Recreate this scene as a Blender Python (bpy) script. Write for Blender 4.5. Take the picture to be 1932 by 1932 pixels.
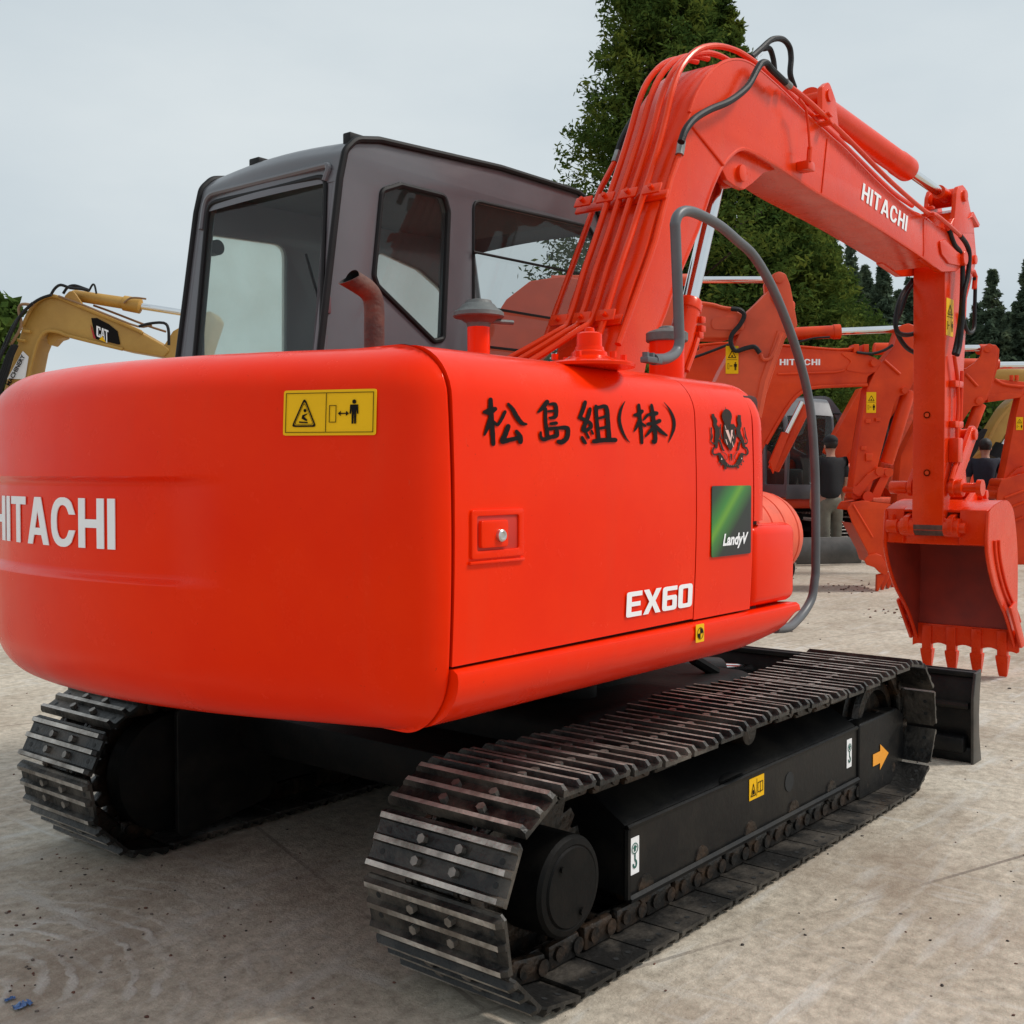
import bpy, bmesh, math, random
import numpy as np
from mathutils import Matrix, Vector
R = math.radians
random.seed(7)
rng = np.random.default_rng(11)
SC = bpy.context.scene
for o in list(bpy.data.objects): bpy.data.objects.remove(o)
COL = SC.collection

# ------------------------------------------------------------------ camera
FOC, TH, PT = 2120.0, R(39.4), math.atan(71/2120.)
CAM = np.array([-3.32, -2.70, 1.31])
cd = bpy.data.cameras.new("camera"); cam = bpy.data.objects.new("camera", cd); COL.objects.link(cam)
cd.sensor_width = 36; cd.lens = FOC/1932*36; cd.clip_end = 2000; cd.clip_start = .05
cam.location = CAM; cam.rotation_euler = (R(90)-PT, 0, TH-R(90))
SC.camera = cam
SC.render.resolution_x = SC.render.resolution_y = 1024

# ------------------------------------------------------------------ world, sun, exposure
SUN_AZ, SUN_EL = R(-48), R(50)
w = bpy.data.worlds.new("World"); SC.world = w; w.use_nodes = True
nt = w.node_tree; nt.nodes.clear()
N = nt.nodes.new; L = nt.links.new
out = N('ShaderNodeOutputWorld'); bg = N('ShaderNodeBackground'); sky = N('ShaderNodeTexSky')
sky.sky_type = 'NISHITA'; sky.sun_disc = False; sky.sun_elevation = SUN_EL
sky.sun_rotation = R(90)-SUN_AZ; sky.air_density = 1.0; sky.dust_density = 3.0
tc = N('ShaderNodeTexCoord'); mp = N('ShaderNodeMapping'); mp.inputs['Scale'].default_value = (1, 1, 2.6); mp.inputs['Location'].default_value = (1.3, .4, 0)
L(tc.outputs['Generated'], mp.inputs['Vector'])
nz = N('ShaderNodeTexNoise'); nz.inputs['Scale'].default_value = 1.7; nz.inputs['Detail'].default_value = 7
nz.inputs['Roughness'].default_value = .5; L(mp.outputs[0], nz.inputs['Vector'])
cr = N('ShaderNodeValToRGB'); cr.color_ramp.elements[0].position = .32; cr.color_ramp.elements[1].position = .68
cr.color_ramp.elements[0].color = (4.7, 5.4, 5.85, 1); cr.color_ramp.elements[1].color = (6.3, 6.8, 6.95, 1)
L(nz.outputs['Fac'], cr.inputs['Fac'])
mx = N('ShaderNodeMixRGB'); mx.inputs['Fac'].default_value = .93
L(sky.outputs[0], mx.inputs['Color1']); L(cr.outputs[0], mx.inputs['Color2'])
L(mx.outputs[0], bg.inputs['Color']); bg.inputs['Strength'].default_value = .118
L(bg.outputs[0], out.inputs['Surface'])
sd = bpy.data.lights.new("sun", 'SUN'); so = bpy.data.objects.new("sun", sd); COL.objects.link(so)
sd.energy = 2.3; sd.angle = R(11); sd.color = (1, .95, .88)
v = Vector((math.cos(SUN_AZ)*math.cos(SUN_EL), math.sin(SUN_AZ)*math.cos(SUN_EL), math.sin(SUN_EL)))
so.rotation_euler = v.to_track_quat('Z', 'Y').to_euler(); so.location = (0, 0, 30)
SC.view_settings.view_transform = 'Standard'; SC.view_settings.look = 'None'
SC.view_settings.exposure = 0; SC.view_settings.gamma = 1

# ------------------------------------------------------------------ measuring helpers (photo measurements -> metres on real planes)
fw = np.array([math.cos(TH)*math.cos(PT), math.sin(TH)*math.cos(PT), -math.sin(PT)])
rt = np.array([math.sin(TH), -math.cos(TH), 0.]); upv = np.cross(rt, fw)
HN = np.array([math.cos(TH), math.sin(TH), 0.])
def P(px, py, **k):
    r = fw+rt*(px-966)/FOC-upv*(py-966)/FOC
    a, val = list(k.items())[0]
    t = val/float(r@HN) if a == 'h' else (val-CAM['xyz'.index(a)])/r['xyz'.index(a)]
    return CAM+r*t
def XZ(pts, y): return [(p[0], p[2]) for p in (P(a, b, y=y) for a, b in pts)]

# ------------------------------------------------------------------ materials
def mat(name): 
    m = bpy.data.materials.new(name); m.use_nodes = True
    return m, m.node_tree, m.node_tree.nodes['Principled BSDF']
def simple(name, c, rough=.5, metal=0, var=.12, scale=6, bump=0, bscale=60, spec=.5, coat=0, c2=None, lo=.35, hi=.7, pos=False):
    m, t, b = mat(name)
    tc = t.nodes.new('ShaderNodeTexCoord'); n = t.nodes.new('ShaderNodeTexNoise'); src = t.nodes.new('ShaderNodeNewGeometry').outputs['Position'] if pos else tc.outputs['Object']
    n.inputs['Scale'].default_value = scale; n.inputs['Detail'].default_value = 6; n.inputs['Roughness'].default_value = .62
    t.links.new(src, n.inputs['Vector'])
    rp = t.nodes.new('ShaderNodeValToRGB'); rp.color_ramp.elements[0].position = lo; rp.color_ramp.elements[1].position = hi
    c = np.array(c); d = np.array(c2) if c2 is not None else np.clip(c*(1+var), 0, 1)
    a = c if c2 is not None else c*(1-var)
    rp.color_ramp.elements[0].color = (*a, 1); rp.color_ramp.elements[1].color = (*d, 1)
    t.links.new(n.outputs['Fac'], rp.inputs['Fac']); t.links.new(rp.outputs[0], b.inputs['Base Color'])
    mr = t.nodes.new('ShaderNodeMapRange'); mr.inputs['To Min'].default_value = max(rough-.08, .02); mr.inputs['To Max'].default_value = rough+.1
    t.links.new(n.outputs['Fac'], mr.inputs['Value']); t.links.new(mr.outputs[0], b.inputs['Roughness'])
    b.inputs['Metallic'].default_value = metal; b.inputs['Specular IOR Level'].default_value = spec
    if coat: b.inputs['Coat Weight'].default_value = coat; b.inputs['Coat Roughness'].default_value = .12
    if bump:
        n2 = t.nodes.new('ShaderNodeTexNoise'); n2.inputs['Scale'].default_value = bscale; n2.inputs['Detail'].default_value = 4
        t.links.new(src, n2.inputs['Vector'])
        bp = t.nodes.new('ShaderNodeBump'); bp.inputs['Strength'].default_value = bump; bp.inputs['Distance'].default_value = .01
        t.links.new(n2.outputs['Fac'], bp.inputs['Height']); t.links.new(bp.outputs[0], b.inputs['Normal'])
    return m
def paint(name, c, fade, rough, spec, wear=.5, scale=2.2):
    m, t, b = mat(name); nn = t.nodes.new; lk = t.links.new; tc = nn('ShaderNodeTexCoord')
    def noise(sc, det, ro, vec=None):
        n = nn('ShaderNodeTexNoise'); n.inputs['Scale'].default_value = sc; n.inputs['Detail'].default_value = det; n.inputs['Roughness'].default_value = ro
        if vec: mp = nn('ShaderNodeMapping'); mp.inputs['Scale'].default_value = vec; lk(tc.outputs['Object'], mp.inputs[0]); lk(mp.outputs[0], n.inputs['Vector'])
        else: lk(tc.outputs['Object'], n.inputs['Vector'])
        return n.outputs['Fac']
    def rng_(src, a, b2, c0, c1):
        r = nn('ShaderNodeMapRange'); r.inputs['From Min'].default_value = a; r.inputs['From Max'].default_value = b2; r.inputs['To Min'].default_value = c0; r.inputs['To Max'].default_value = c1; lk(src, r.inputs['Value']); return r.outputs[0]
    def mix(f, a, b2):
        x = nn('ShaderNodeMixRGB'); lk(f, x.inputs[0])
        for i, q in ((1, a), (2, b2)):
            if isinstance(q, tuple): x.inputs[i].default_value = (*q, 1)
            else: lk(q, x.inputs[i])
        return x.outputs[0]
    f1 = rng_(noise(scale, 7, .65), .35, .7, 0, 1); c1 = mix(f1, tuple(c), tuple(fade))
    st = rng_(noise(1, 6, .7, (9, 9, .8)), .55, .8, 0, .35*wear); c2 = mix(st, c1, (.60, .10, .05))
    sc = rng_(noise(1, 3, .9, (60, 60, 14)), .70, .74, 0, .55*wear); c3 = mix(sc, c2, (.55, .16, .10))
    sp = rng_(noise(95, 3, .7), .70, .73, 0, .8*wear); c4 = mix(sp, c3, (.20, .015, .008))
    lk(c4, b.inputs['Base Color']); lk(rng_(noise(scale*2.3, 8, .7), .3, .75, rough-.07, rough+.16), b.inputs['Roughness'])
    b.inputs['Specular IOR Level'].default_value = spec; b.inputs['Specular Tint'].default_value = (1, .55, .42, 1)
    bp = nn('ShaderNodeBump'); bp.inputs['Strength'].default_value = .12; bp.inputs['Distance'].default_value = .012; lk(noise(7, 5, .55), bp.inputs['Height']); lk(bp.outputs[0], b.inputs['Normal'])
    return m
ORANGE = paint('orange_red_paint', (.87, .020, .0002), (.93, .030, .0004), .19, .24, .35)
ORANGE_B = paint('orange_red_paint_boom', (.73, .029, .0015), (.84, .046, .003), .24, .62, .8, 3)
ORANGE_BG = simple('orange_red_paint_second', (.58, .034, .002), .40, c2=(.80, .065, .005), scale=2.2, bump=.05, bscale=30, spec=.3)
ORANGE_FADE = simple('faded_orange_paint', (.68, .075, .02), .45, var=.14, scale=3, bump=.05, bscale=30)
ORANGE_OLD = simple('dull_orange_paint', (.78, .10, .04), .5, var=.2, scale=9)
BUCKET_IN = simple('shaded_bucket_inside', (.22, .018, .010), .6, c2=(.36, .028, .012), scale=5, bump=.15, bscale=18)  # shade inside the bucket put into a darker base colour
YELLOW = simple('dusty_yellow_paint', (.42, .225, .040), .5, c2=(.52, .30, .065), scale=2.5, bump=.1, bscale=30)
CABGREY = simple('cab_grey_paint', (.108, .108, .120), .30, var=.08, scale=3, bump=.05, bscale=20, coat=.2)
RAILGREY = simple('rail_grey_paint', (.105, .110, .120), .42, var=.15, scale=8)
BLACK = simple('black_paint', (.006, .006, .0065), .42, c2=(.024, .021, .017), scale=6, bump=.12, bscale=45, spec=.22, lo=.45, hi=.8)
BLACKDUST = simple('dusty_black_paint', (.0035, .0035, .0035), .6, c2=(.014, .011, .009), scale=9, bump=.15, bscale=50, lo=.45, hi=.85, spec=.15)
RUBBER = simple('black_rubber', (.008, .008, .009), .55, var=.3, scale=20, spec=.25)
HOSE = simple('black_hose', (.008, .008, .009), .5, c2=(.020, .020, .022), scale=30, bump=.2, bscale=150, spec=.25)
DARKIN = simple('dark_interior', (.012, .013, .014), .7, var=.2)
CABIN_IN = simple('cabin_lining', (.045, .050, .052), .75, var=.2)
SHOE = simple('track_shoe_steel', (.010, .0095, .009), .45, c2=(.135, .115, .095), scale=5, bump=.5, bscale=45, lo=.46, hi=.80, spec=.4, pos=True)
WORN = simple('worn_grouser_steel', (.16, .14, .12), .42, c2=(.62, .58, .53), metal=.45, scale=8, bump=.5, bscale=60, lo=.36, hi=.66, pos=True)
BOLT = simple('bolt_steel', (.22, .20, .18), .45, metal=.6, var=.3, scale=30, pos=True)
CHAIN = simple('greasy_chain_steel', (.006, .0055, .005), .36, c2=(.07, .038, .02), scale=12, bump=.5, bscale=50, lo=.45, hi=.85, spec=.35, pos=True)
CHROME = simple('chrome', (.78, .79, .80), .10, metal=1, var=.04)
RUST = simple('rusty_pipe', (.055, .022, .018), .7, c2=(.15, .065, .045), scale=14, bump=.4, bscale=60)
FITTING = simple('hose_fitting', (.30, .30, .29), .4, metal=.7, var=.3, scale=40)
GREYCAP = simple('grey_cap', (.085, .095, .095), .55, c2=(.15, .16, .155), scale=14, bump=.2)
LOCK = simple('lock_metal', (.6, .6, .6), .25, metal=1)
WHITE = simple('white_vinyl', (.93, .93, .95), .4, var=.02)
INK = simple('black_ink', (.006, .004, .004), .5, spec=.12)
STICKY = simple('yellow_sticker', (.90, .50, .006), .4, var=.04, spec=.15)
STICKO = simple('orange_arrow_vinyl', (.95, .38, .03), .45, var=.03)
GREENINK = simple('green_ink', (.01, .12, .09), .5)
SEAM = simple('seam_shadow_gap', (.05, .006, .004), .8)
SKIN = simple('skin', (.42, .22, .15), .5, var=.08)
HAIR = simple('hair', (.010, .009, .008), .6)
TEEB = simple('black_cotton', (.010, .011, .014), .85, var=.3, scale=12, bump=.4, bscale=14)
TEEN = simple('navy_cotton', (.014, .018, .034), .85, var=.3, scale=12, bump=.4, bscale=14)
KHAKI = simple('grey_khaki', (.17, .165, .13), .85, var=.2, scale=10, bump=.5, bscale=12)
NAVYP = simple('dark_trousers', (.012, .014, .026), .85, var=.2)

def glass(name, tint, dirt=0, dcol=(.6, .65, .6), lo=.4, hi=.6, rough=.03):
    m, t, b = mat(name); t.nodes.clear()
    o = t.nodes.new('ShaderNodeOutputMaterial'); tr = t.nodes.new('ShaderNodeBsdfTransparent'); gl = t.nodes.new('ShaderNodeBsdfGlossy')
    tr.inputs[0].default_value = (*tint, 1); gl.inputs['Roughness'].default_value = rough
    ge = t.nodes.new('ShaderNodeNewGeometry'); dt = t.nodes.new('ShaderNodeVectorMath'); dt.operation = 'DOT_PRODUCT'; t.links.new(ge.outputs['Incoming'], dt.inputs[0]); t.links.new(ge.outputs['Normal'], dt.inputs[1])
    def mth(op, a, b=None):
        q = t.nodes.new('ShaderNodeMath'); q.operation = op
        for i, x in enumerate((a, b)):
            if x is None: continue
            if isinstance(x, (int, float)): q.inputs[i].default_value = x
            else: t.links.new(x, q.inputs[i])
        return q.outputs[0]
    fr_ = mth('ADD', mth('MULTIPLY', mth('POWER', mth('SUBTRACT', 1.0, mth('ABSOLUTE', dt.outputs['Value'])), 5.0), .92), .035)
    mxs = t.nodes.new('ShaderNodeMixShader'); t.links.new(fr_, mxs.inputs[0]); t.links.new(tr.outputs[0], mxs.inputs[1]); t.links.new(gl.outputs[0], mxs.inputs[2])
    last = mxs
    if dirt:
        df = t.nodes.new('ShaderNodeBsdfDiffuse'); df.inputs[0].default_value = (*dcol, 1)
        tl = t.nodes.new('ShaderNodeBsdfTranslucent'); tl.inputs[0].default_value = (*dcol, 1)
        ad = t.nodes.new('ShaderNodeMixShader'); ad.inputs[0].default_value = .6
        t.links.new(df.outputs[0], ad.inputs[1]); t.links.new(tl.outputs[0], ad.inputs[2])
        n = t.nodes.new('ShaderNodeTexNoise'); n.inputs['Scale'].default_value = 7; n.inputs['Detail'].default_value = 8
        tcn = t.nodes.new('ShaderNodeTexCoord'); t.links.new(tcn.outputs['Object'], n.inputs['Vector'])
        mr = t.nodes.new('ShaderNodeMapRange'); mr.inputs['From Min'].default_value = .3; mr.inputs['From Max'].default_value = .75
        mr.inputs['To Min'].default_value = dirt*.8; mr.inputs['To Max'].default_value = min(dirt*1.15, 1)
        t.links.new(n.outputs['Fac'], mr.inputs['Value'])
        m2 = t.nodes.new('ShaderNodeMixShader'); t.links.new(mr.outputs[0], m2.inputs[0]); t.links.new(last.outputs[0], m2.inputs[1]); t.links.new(ad.outputs[0], m2.inputs[2])
        last = m2
    t.links.new(last.outputs[0], o.inputs['Surface'])
    return m
GLASS = glass('tinted_glass', (.62, .66, .66), .05, (.3, .3, .3))
GLASS_REAR = glass('greenish_glass', (.80, .92, .88), .04, (.3, .33, .33))
GLASS_FILM = glass('filmed_glass', (.92, .97, .93), .62, (.88, .92, .87))
GLASS_DARK = simple('dark_far_glass', (.02, .024, .026), .08, var=.2)

# ------------------------------------------------------------------ mesh helpers
class MB:
    def __init__(s): s.v = []; s.f = []; s.m = []
    def add(s, vf, mi=0, M=None):
        vs, fs = vf[0], vf[1]; k = len(s.v)
        if M is not None: vs = [tuple(M @ Vector(a)) for a in vs]
        s.v += [tuple(float(c) for c in a) for a in vs]; s.f += [tuple(i+k for i in f) for f in fs]; s.m += [mi]*len(fs)
        return s
    def mesh(s, name, mats, ang=35):
        me = bpy.data.meshes.new(name); me.from_pydata(s.v, [], s.f); me.validate(); 
        for m in (mats if isinstance(mats, (list, tuple)) else [mats]): me.materials.append(m)
        if len(me.polygons) == len(s.m): me.polygons.foreach_set('material_index', s.m)
        bm = bmesh.new(); bm.from_mesh(me); bmesh.ops.remove_doubles(bm, verts=bm.verts, dist=1e-5) if len(s.v) < 60000 else None
        bmesh.ops.recalc_face_normals(bm, faces=bm.faces); bm.to_mesh(me); bm.free()
        me.polygons.foreach_set('use_smooth', [True]*len(me.polygons)); me.set_sharp_from_angle(angle=R(ang))
        return me
    def build(s, name, mats, parent=None, ang=35, recenter=True):
        me = s.mesh(name, mats, ang)
        return link(name, me, parent)
def link(name, me, parent=None):
    o = bpy.data.objects.new(name, me); COL.objects.link(o)
    if parent is not None: o.parent = parent; o.matrix_parent_inverse = parent_world(parent).inverted()
    return o
def parent_world(p):
    M = p.matrix_basis.copy(); q = p
    while q.parent: M = q.parent.matrix_basis @ q.matrix_parent_inverse @ M if False else (q.parent.matrix_basis @ q.matrix_parent_inverse @ M); q = q.parent
    return M
def thing(name, label, cat, loc=(0, 0, 0), group=None, rz=0):
    o = bpy.data.objects.new(name, None); COL.objects.link(o); o.location = loc; o.rotation_euler = (0, 0, rz); o.empty_display_size = .2
    o['label'] = label; o['category'] = cat
    if group: o['group'] = group
    return o
def tag(o, label=None, cat=None, group=None, kind=None):
    if label: o['label'] = label
    if cat: o['category'] = cat
    if group: o['group'] = group
    if kind: o['kind'] = kind
    return o
def frame(o, u, v):
    u = Vector(u).normalized(); v = Vector(v); n = u.cross(v).normalized(); v = n.cross(u)
    return Matrix(((u.x, v.x, n.x, o[0]), (u.y, v.y, n.y, o[1]), (u.z, v.z, n.z, o[2]), (0, 0, 0, 1)))
def fill2d(polys, thick=.0, bevel=0, M=None, res=2, text=None, size=1, off=0, shear=0):
    """2D outlines (even-odd) -> solid of real thickness, n from -thick/2..thick/2"""
    if text is None:
        cu = bpy.data.curves.new('c', 'CURVE'); cu.dimensions = '2D'; cu.fill_mode = 'BOTH'
        for p in polys:
            sp = cu.splines.new('POLY'); sp.points.add(len(p)-1); sp.use_cyclic_u = True
            for i, a in enumerate(p): sp.points[i].co = (a[0], a[1], 0, 1)
        cu.offset = -bevel
    else:
        cu = bpy.data.curves.new('c', 'FONT'); cu.body = text; cu.size = size; cu.offset = off; cu.shear = shear; cu.fill_mode = 'BOTH'
        cu.resolution_u = 3
    cu.extrude = max(thick/2-bevel, 0); cu.bevel_depth = bevel; cu.bevel_resolution = res if bevel else 0
    ob = bpy.data.objects.new('c', cu); COL.objects.link(ob)
    dg = bpy.context.evaluated_depsgraph_get(); me = bpy.data.meshes.new_from_object(ob.evaluated_get(dg))
    vs = [v.co.copy() for v in me.vertices]; fs = [tuple(p.vertices) for p in me.polygons]
    bpy.data.objects.remove(ob); bpy.data.curves.remove(cu); bpy.data.meshes.remove(me)
    if M is not None: vs = [M @ a for a in vs]
    return [tuple(a) for a in vs], fs
def slab_xz(pts, y0, y1, bevel=.004):
    """side profile given as (x,z), solid between y0 and y1"""
    M = Matrix(((1, 0, 0, 0), (0, 0, -1, (y0+y1)/2), (0, 1, 0, 0), (0, 0, 0, 1)))
    ps = pts if isinstance(pts[0][0], (list, tuple)) else [pts]
    return fill2d(ps, abs(y1-y0), bevel, M)
def rbox(x0, x1, y0, y1, z0, z1, r=.01, seg=2):
    bm = bmesh.new(); bmesh.ops.create_cube(bm, size=1)
    for v in bm.verts: v.co = ((x0+x1)/2+v.co.x*(x1-x0), (y0+y1)/2+v.co.y*(y1-y0), (z0+z1)/2+v.co.z*(z1-z0))
    if r: bmesh.ops.bevel(bm, geom=bm.edges[:], offset=r, segments=seg, profile=.5, affect='EDGES')
    bm.verts.index_update(); out = [tuple(v.co) for v in bm.verts], [tuple(v.index for v in f.verts) for f in bm.faces]; bm.free(); return out
def lathe(p0, p1, prof, n=24):
    """prof: (t along axis in metres, radius)"""
    p0 = Vector(p0); a = (Vector(p1)-p0).normalized(); q = a.to_track_quat('Z', 'Y').to_matrix()
    vs, fs = [], []
    for t, r in prof:
        for k in range(n):
            th = 2*math.pi*k/n; vs.append(tuple(p0+a*t+q @ Vector((r*math.cos(th), r*math.sin(th), 0))))
    for i in range(len(prof)-1):
        for k in range(n): fs.append((i*n+k, i*n+(k+1) % n, (i+1)*n+(k+1) % n, (i+1)*n+k))
    fs.append(tuple(range(n))[::-1]); fs.append(tuple((len(prof)-1)*n+k for k in range(n)))
    return vs, fs
def cyl(p0, p1, r, n=20, b=0, r1=None):
    l = (Vector(p1)-Vector(p0)).length; r1 = r if r1 is None else r1
    if b: return lathe(p0, p1, [(0, r-b), (b*.3, r-b*.3), (b, r), (l-b, r1), (l-b*.3, r1-b*.3), (l, r1-b)], n)
    return lathe(p0, p1, [(0, r), (l, r1)], n)
def crom(pts, n=6, closed=False):
    p = [np.array(a, float) for a in pts]; out = []; m = len(p)
    rngi = range(m) if closed else range(m-1)
    for i in rngi:
        a = p[(i-1) % m] if closed or i > 0 else 2*p[0]-p[1]; b = p[i]; c = p[(i+1) % m]
        d = p[(i+2) % m] if closed or i+2 < m else 2*p[-1]-p[-2]
        for k in range(n):
            t = k/n; out.append(.5*((2*b)+(c-a)*t+(2*a-5*b+4*c-d)*t*t+(3*b-a-3*c+d)*t**3))
    if not closed: out.append(p[-1])
    return out
def tube(pts, r, n=10, smooth=0, caps=True, radii=None):
    p = [Vector(a) for a in (crom(pts, smooth) if smooth else pts)]
    vs, fs = [], []; T0 = None; Nn = None
    for i, a in enumerate(p):
        t = ((p[min(i+1, len(p)-1)]-p[max(i-1, 0)])).normalized()
        if Nn is None: Nn = t.orthogonal().normalized()
        else: Nn = (Nn-t*Nn.dot(t)).normalized()
        B = t.cross(Nn); rr = radii[i] if radii else r
        for k in range(n):
            th = 2*math.pi*k/n; vs.append(tuple(a+Nn*rr*math.cos(th)+B*rr*math.sin(th)))
    for i in range(len(p)-1):
        for k in range(n): fs.append((i*n+k, i*n+(k+1) % n, (i+1)*n+(k+1) % n, (i+1)*n+k))
    if caps: fs.append(tuple(range(n))[::-1]); fs.append(tuple((len(p)-1)*n+k for k in range(n)))
    return vs, fs
def fillet(poly, r, n=4):
    out = []; m = len(poly)
    for i in range(m):
        rr = r[i] if isinstance(r, (list, tuple)) else r
        a, b, c = (np.array(poly[(i+j) % m], float) for j in (-1, 0, 1))
        if rr <= 0: out.append(tuple(b)); continue
        u = (a-b); v2 = (c-b); lu, lv = np.linalg.norm(u), np.linalg.norm(v2); u /= lu; v2 /= lv
        h = math.acos(max(-1, min(1, float(u@v2))))/2; d = min(rr/math.tan(h), lu*.48, lv*.48)
        A, C = b+u*d, b+v2*d
        for k in range(n+1):
            t = k/n; out.append(tuple((1-t)**2*A+2*t*(1-t)*b+t*t*C))
    return out
def loft(rings, closed=False, capends=False):
    n = len(rings[0]); vs = [tuple(a) for r in rings for a in r]; fs = []
    for i in range(len(rings)-1):
        for k in range(n if closed else n-1): fs.append((i*n+k, i*n+(k+1) % n, (i+1)*n+(k+1) % n, (i+1)*n+k))
    if capends: fs.append(tuple(range(n))[::-1]); fs.append(tuple((len(rings)-1)*n+k for k in range(n)))
    return vs, fs

# ------------------------------------------------------------------ letters (drawn by hand as outlines)
def glyphs(word, h=1., st=.17, gap=.10, wid=.60):
    """bold grotesque capitals -> list of polygons"""
    out = []; x = 0
    for c in word:
        W = st if c == 'I' else wid
        if c == 'H': out.append([(x, 0), (x+st, 0), (x+st, .41), (x+W-st, .41), (x+W-st, 0), (x+W, 0), (x+W, 1), (x+W-st, 1), (x+W-st, .58), (x+st, .58), (x+st, 1), (x, 1)])
        elif c == 'I': out.append([(x, 0), (x+st, 0), (x+st, 1), (x, 1)])
        elif c == 'T': W = .56; out.append([(x+W/2-st/2, 0), (x+W/2+st/2, 0), (x+W/2+st/2, .83), (x+W, .83), (x+W, 1), (x, 1), (x, .83), (x+W/2-st/2, .83)])
        elif c == 'A':
            W = .66; out.append([(x, 0), (x+.16, 0), (x+.215, .20), (x+W-.215, .20), (x+W-.16, 0), (x+W, 0), (x+W-.23, 1), (x+.23, 1)])
            out.append([(x+.25, .35), (x+W-.25, .35), (x+W/2, .72)])
        elif c == 'C':
            W = .62; o1, i1 = [], []
            for k in range(25):
                a = R(38+k*(284)/24); o1.append((x+W/2+W/2*math.copysign(abs(math.cos(a))**.85, math.cos(a)), .5+.51*math.copysign(abs(math.sin(a))**.85, math.sin(a))))
                i1.append((x+W/2+(W/2-st)*math.copysign(abs(math.cos(a))**.85, math.cos(a)), .5+.35*math.copysign(abs(math.sin(a))**.85, math.sin(a))))
            o1[0] = (x+W, .66); o1[-1] = (x+W, .34); i1[0] = (x+W-st, .66); i1[-1] = (x+W-st, .34)
            out.append(o1+i1[::-1])
        elif c == 'E': W = .62; out.append(fillet([(x, 0), (x+W, 0), (x+W, .19), (x+.2, .19), (x+.2, .41), (x+W-.06, .41), (x+W-.06, .59), (x+.2, .59), (x+.2, .81), (x+W, .81), (x+W, 1), (x, 1)], [.09]+[0]*10+[.09]))
        elif c == 'X': W = .74; out.append([(x, 0), (x+.22, 0), (x+W/2, .33), (x+W-.22, 0), (x+W, 0), (x+W/2+.13, .5), (x+W, 1), (x+W-.22, 1), (x+W/2, .67), (x+.22, 1), (x, 1), (x+W/2-.13, .5)])
        elif c == '6':
            W = .64; out.append(fillet([(x, 0), (x+W, 0), (x+W, .62), (x+.2, .62), (x+.2, .82), (x+W, .82), (x+W, 1), (x, 1)], [.14, .14, .12, 0, .03, 0, 0, .14]))
            out.append(fillet([(x+.2, .18), (x+W-.2, .18), (x+W-.2, .44), (x+.2, .44)], .04))
        elif c == '0':
            W = .64; out.append(fillet([(x, 0), (x+W, 0), (x+W, 1), (x, 1)], .15)); out.append(fillet([(x+.2, .18), (x+W-.2, .18), (x+W-.2, .82), (x+.2, .82)], .05))
        x += W+gap
    tot = x-gap
    return [[(a*h, b*h) for a, b in p] for p in out], tot*h
def circle(cx, cy, r, n=20, ry=None, a0=0, a1=360):
    ry = r if ry is None else ry
    return [(cx+r*math.cos(R(a0+(a1-a0)*k/n)), cy+ry*math.sin(R(a0+(a1-a0)*k/n))) for k in range(n if a1-a0 == 360 else n+1)]

def sticker(name, parent, M, w, h, base, layers, r=.006, label=None):
    """M: frame with u right, v up, n out of the surface; layers: list of (material, polys)"""
    mb = MB(); mats = [base]
    mb.add(fill2d([fillet([(0, 0), (w, 0), (w, h), (0, h)], r, 3)], .0012, 0, M @ Matrix.Translation((0, 0, .0012))))
    for m, ps, *tx in layers:
        if m not in mats: mats.append(m)
        lift = .0022+.0006*len(mats)
        if tx:
            for (s, size, x, y, off, sh) in tx[0]: mb.add(fill2d(None, .0006, 0, M @ Matrix.Translation((x, y, lift)), text=s, size=size, off=off, shear=sh), mats.index(m))
        if ps: 
            for grp in ps: mb.add(fill2d(grp, .0006, 0, M @ Matrix.Translation((0, 0, lift))), mats.index(m))
    o = mb.build(name, mats, parent, 60)
    if label: o['label'] = label
    return o
def ring(poly, t):
    c = np.mean(np.array(poly), 0); return [poly, [tuple(c+(np.array(a)-c)*(1-t)) for a in poly]]
def man_polys(x, y, h):
    return [[circle(x, y+.90*h, .09*h, 12)], [[(x-.18*h, y+.78*h), (x+.18*h, y+.78*h), (x+.2*h, y+.4*h), (x+.14*h, y+.4*h), (x+.11*h, y+.68*h), (x+.10*h, y), (x+.02*h, y), (x+.01*h, y+.4*h), (x-.01*h, y+.4*h), (x-.02*h, y), (x-.10*h, y), (x-.11*h, y+.68*h), (x-.14*h, y+.4*h), (x-.2*h, y+.4*h)]]]
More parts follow.
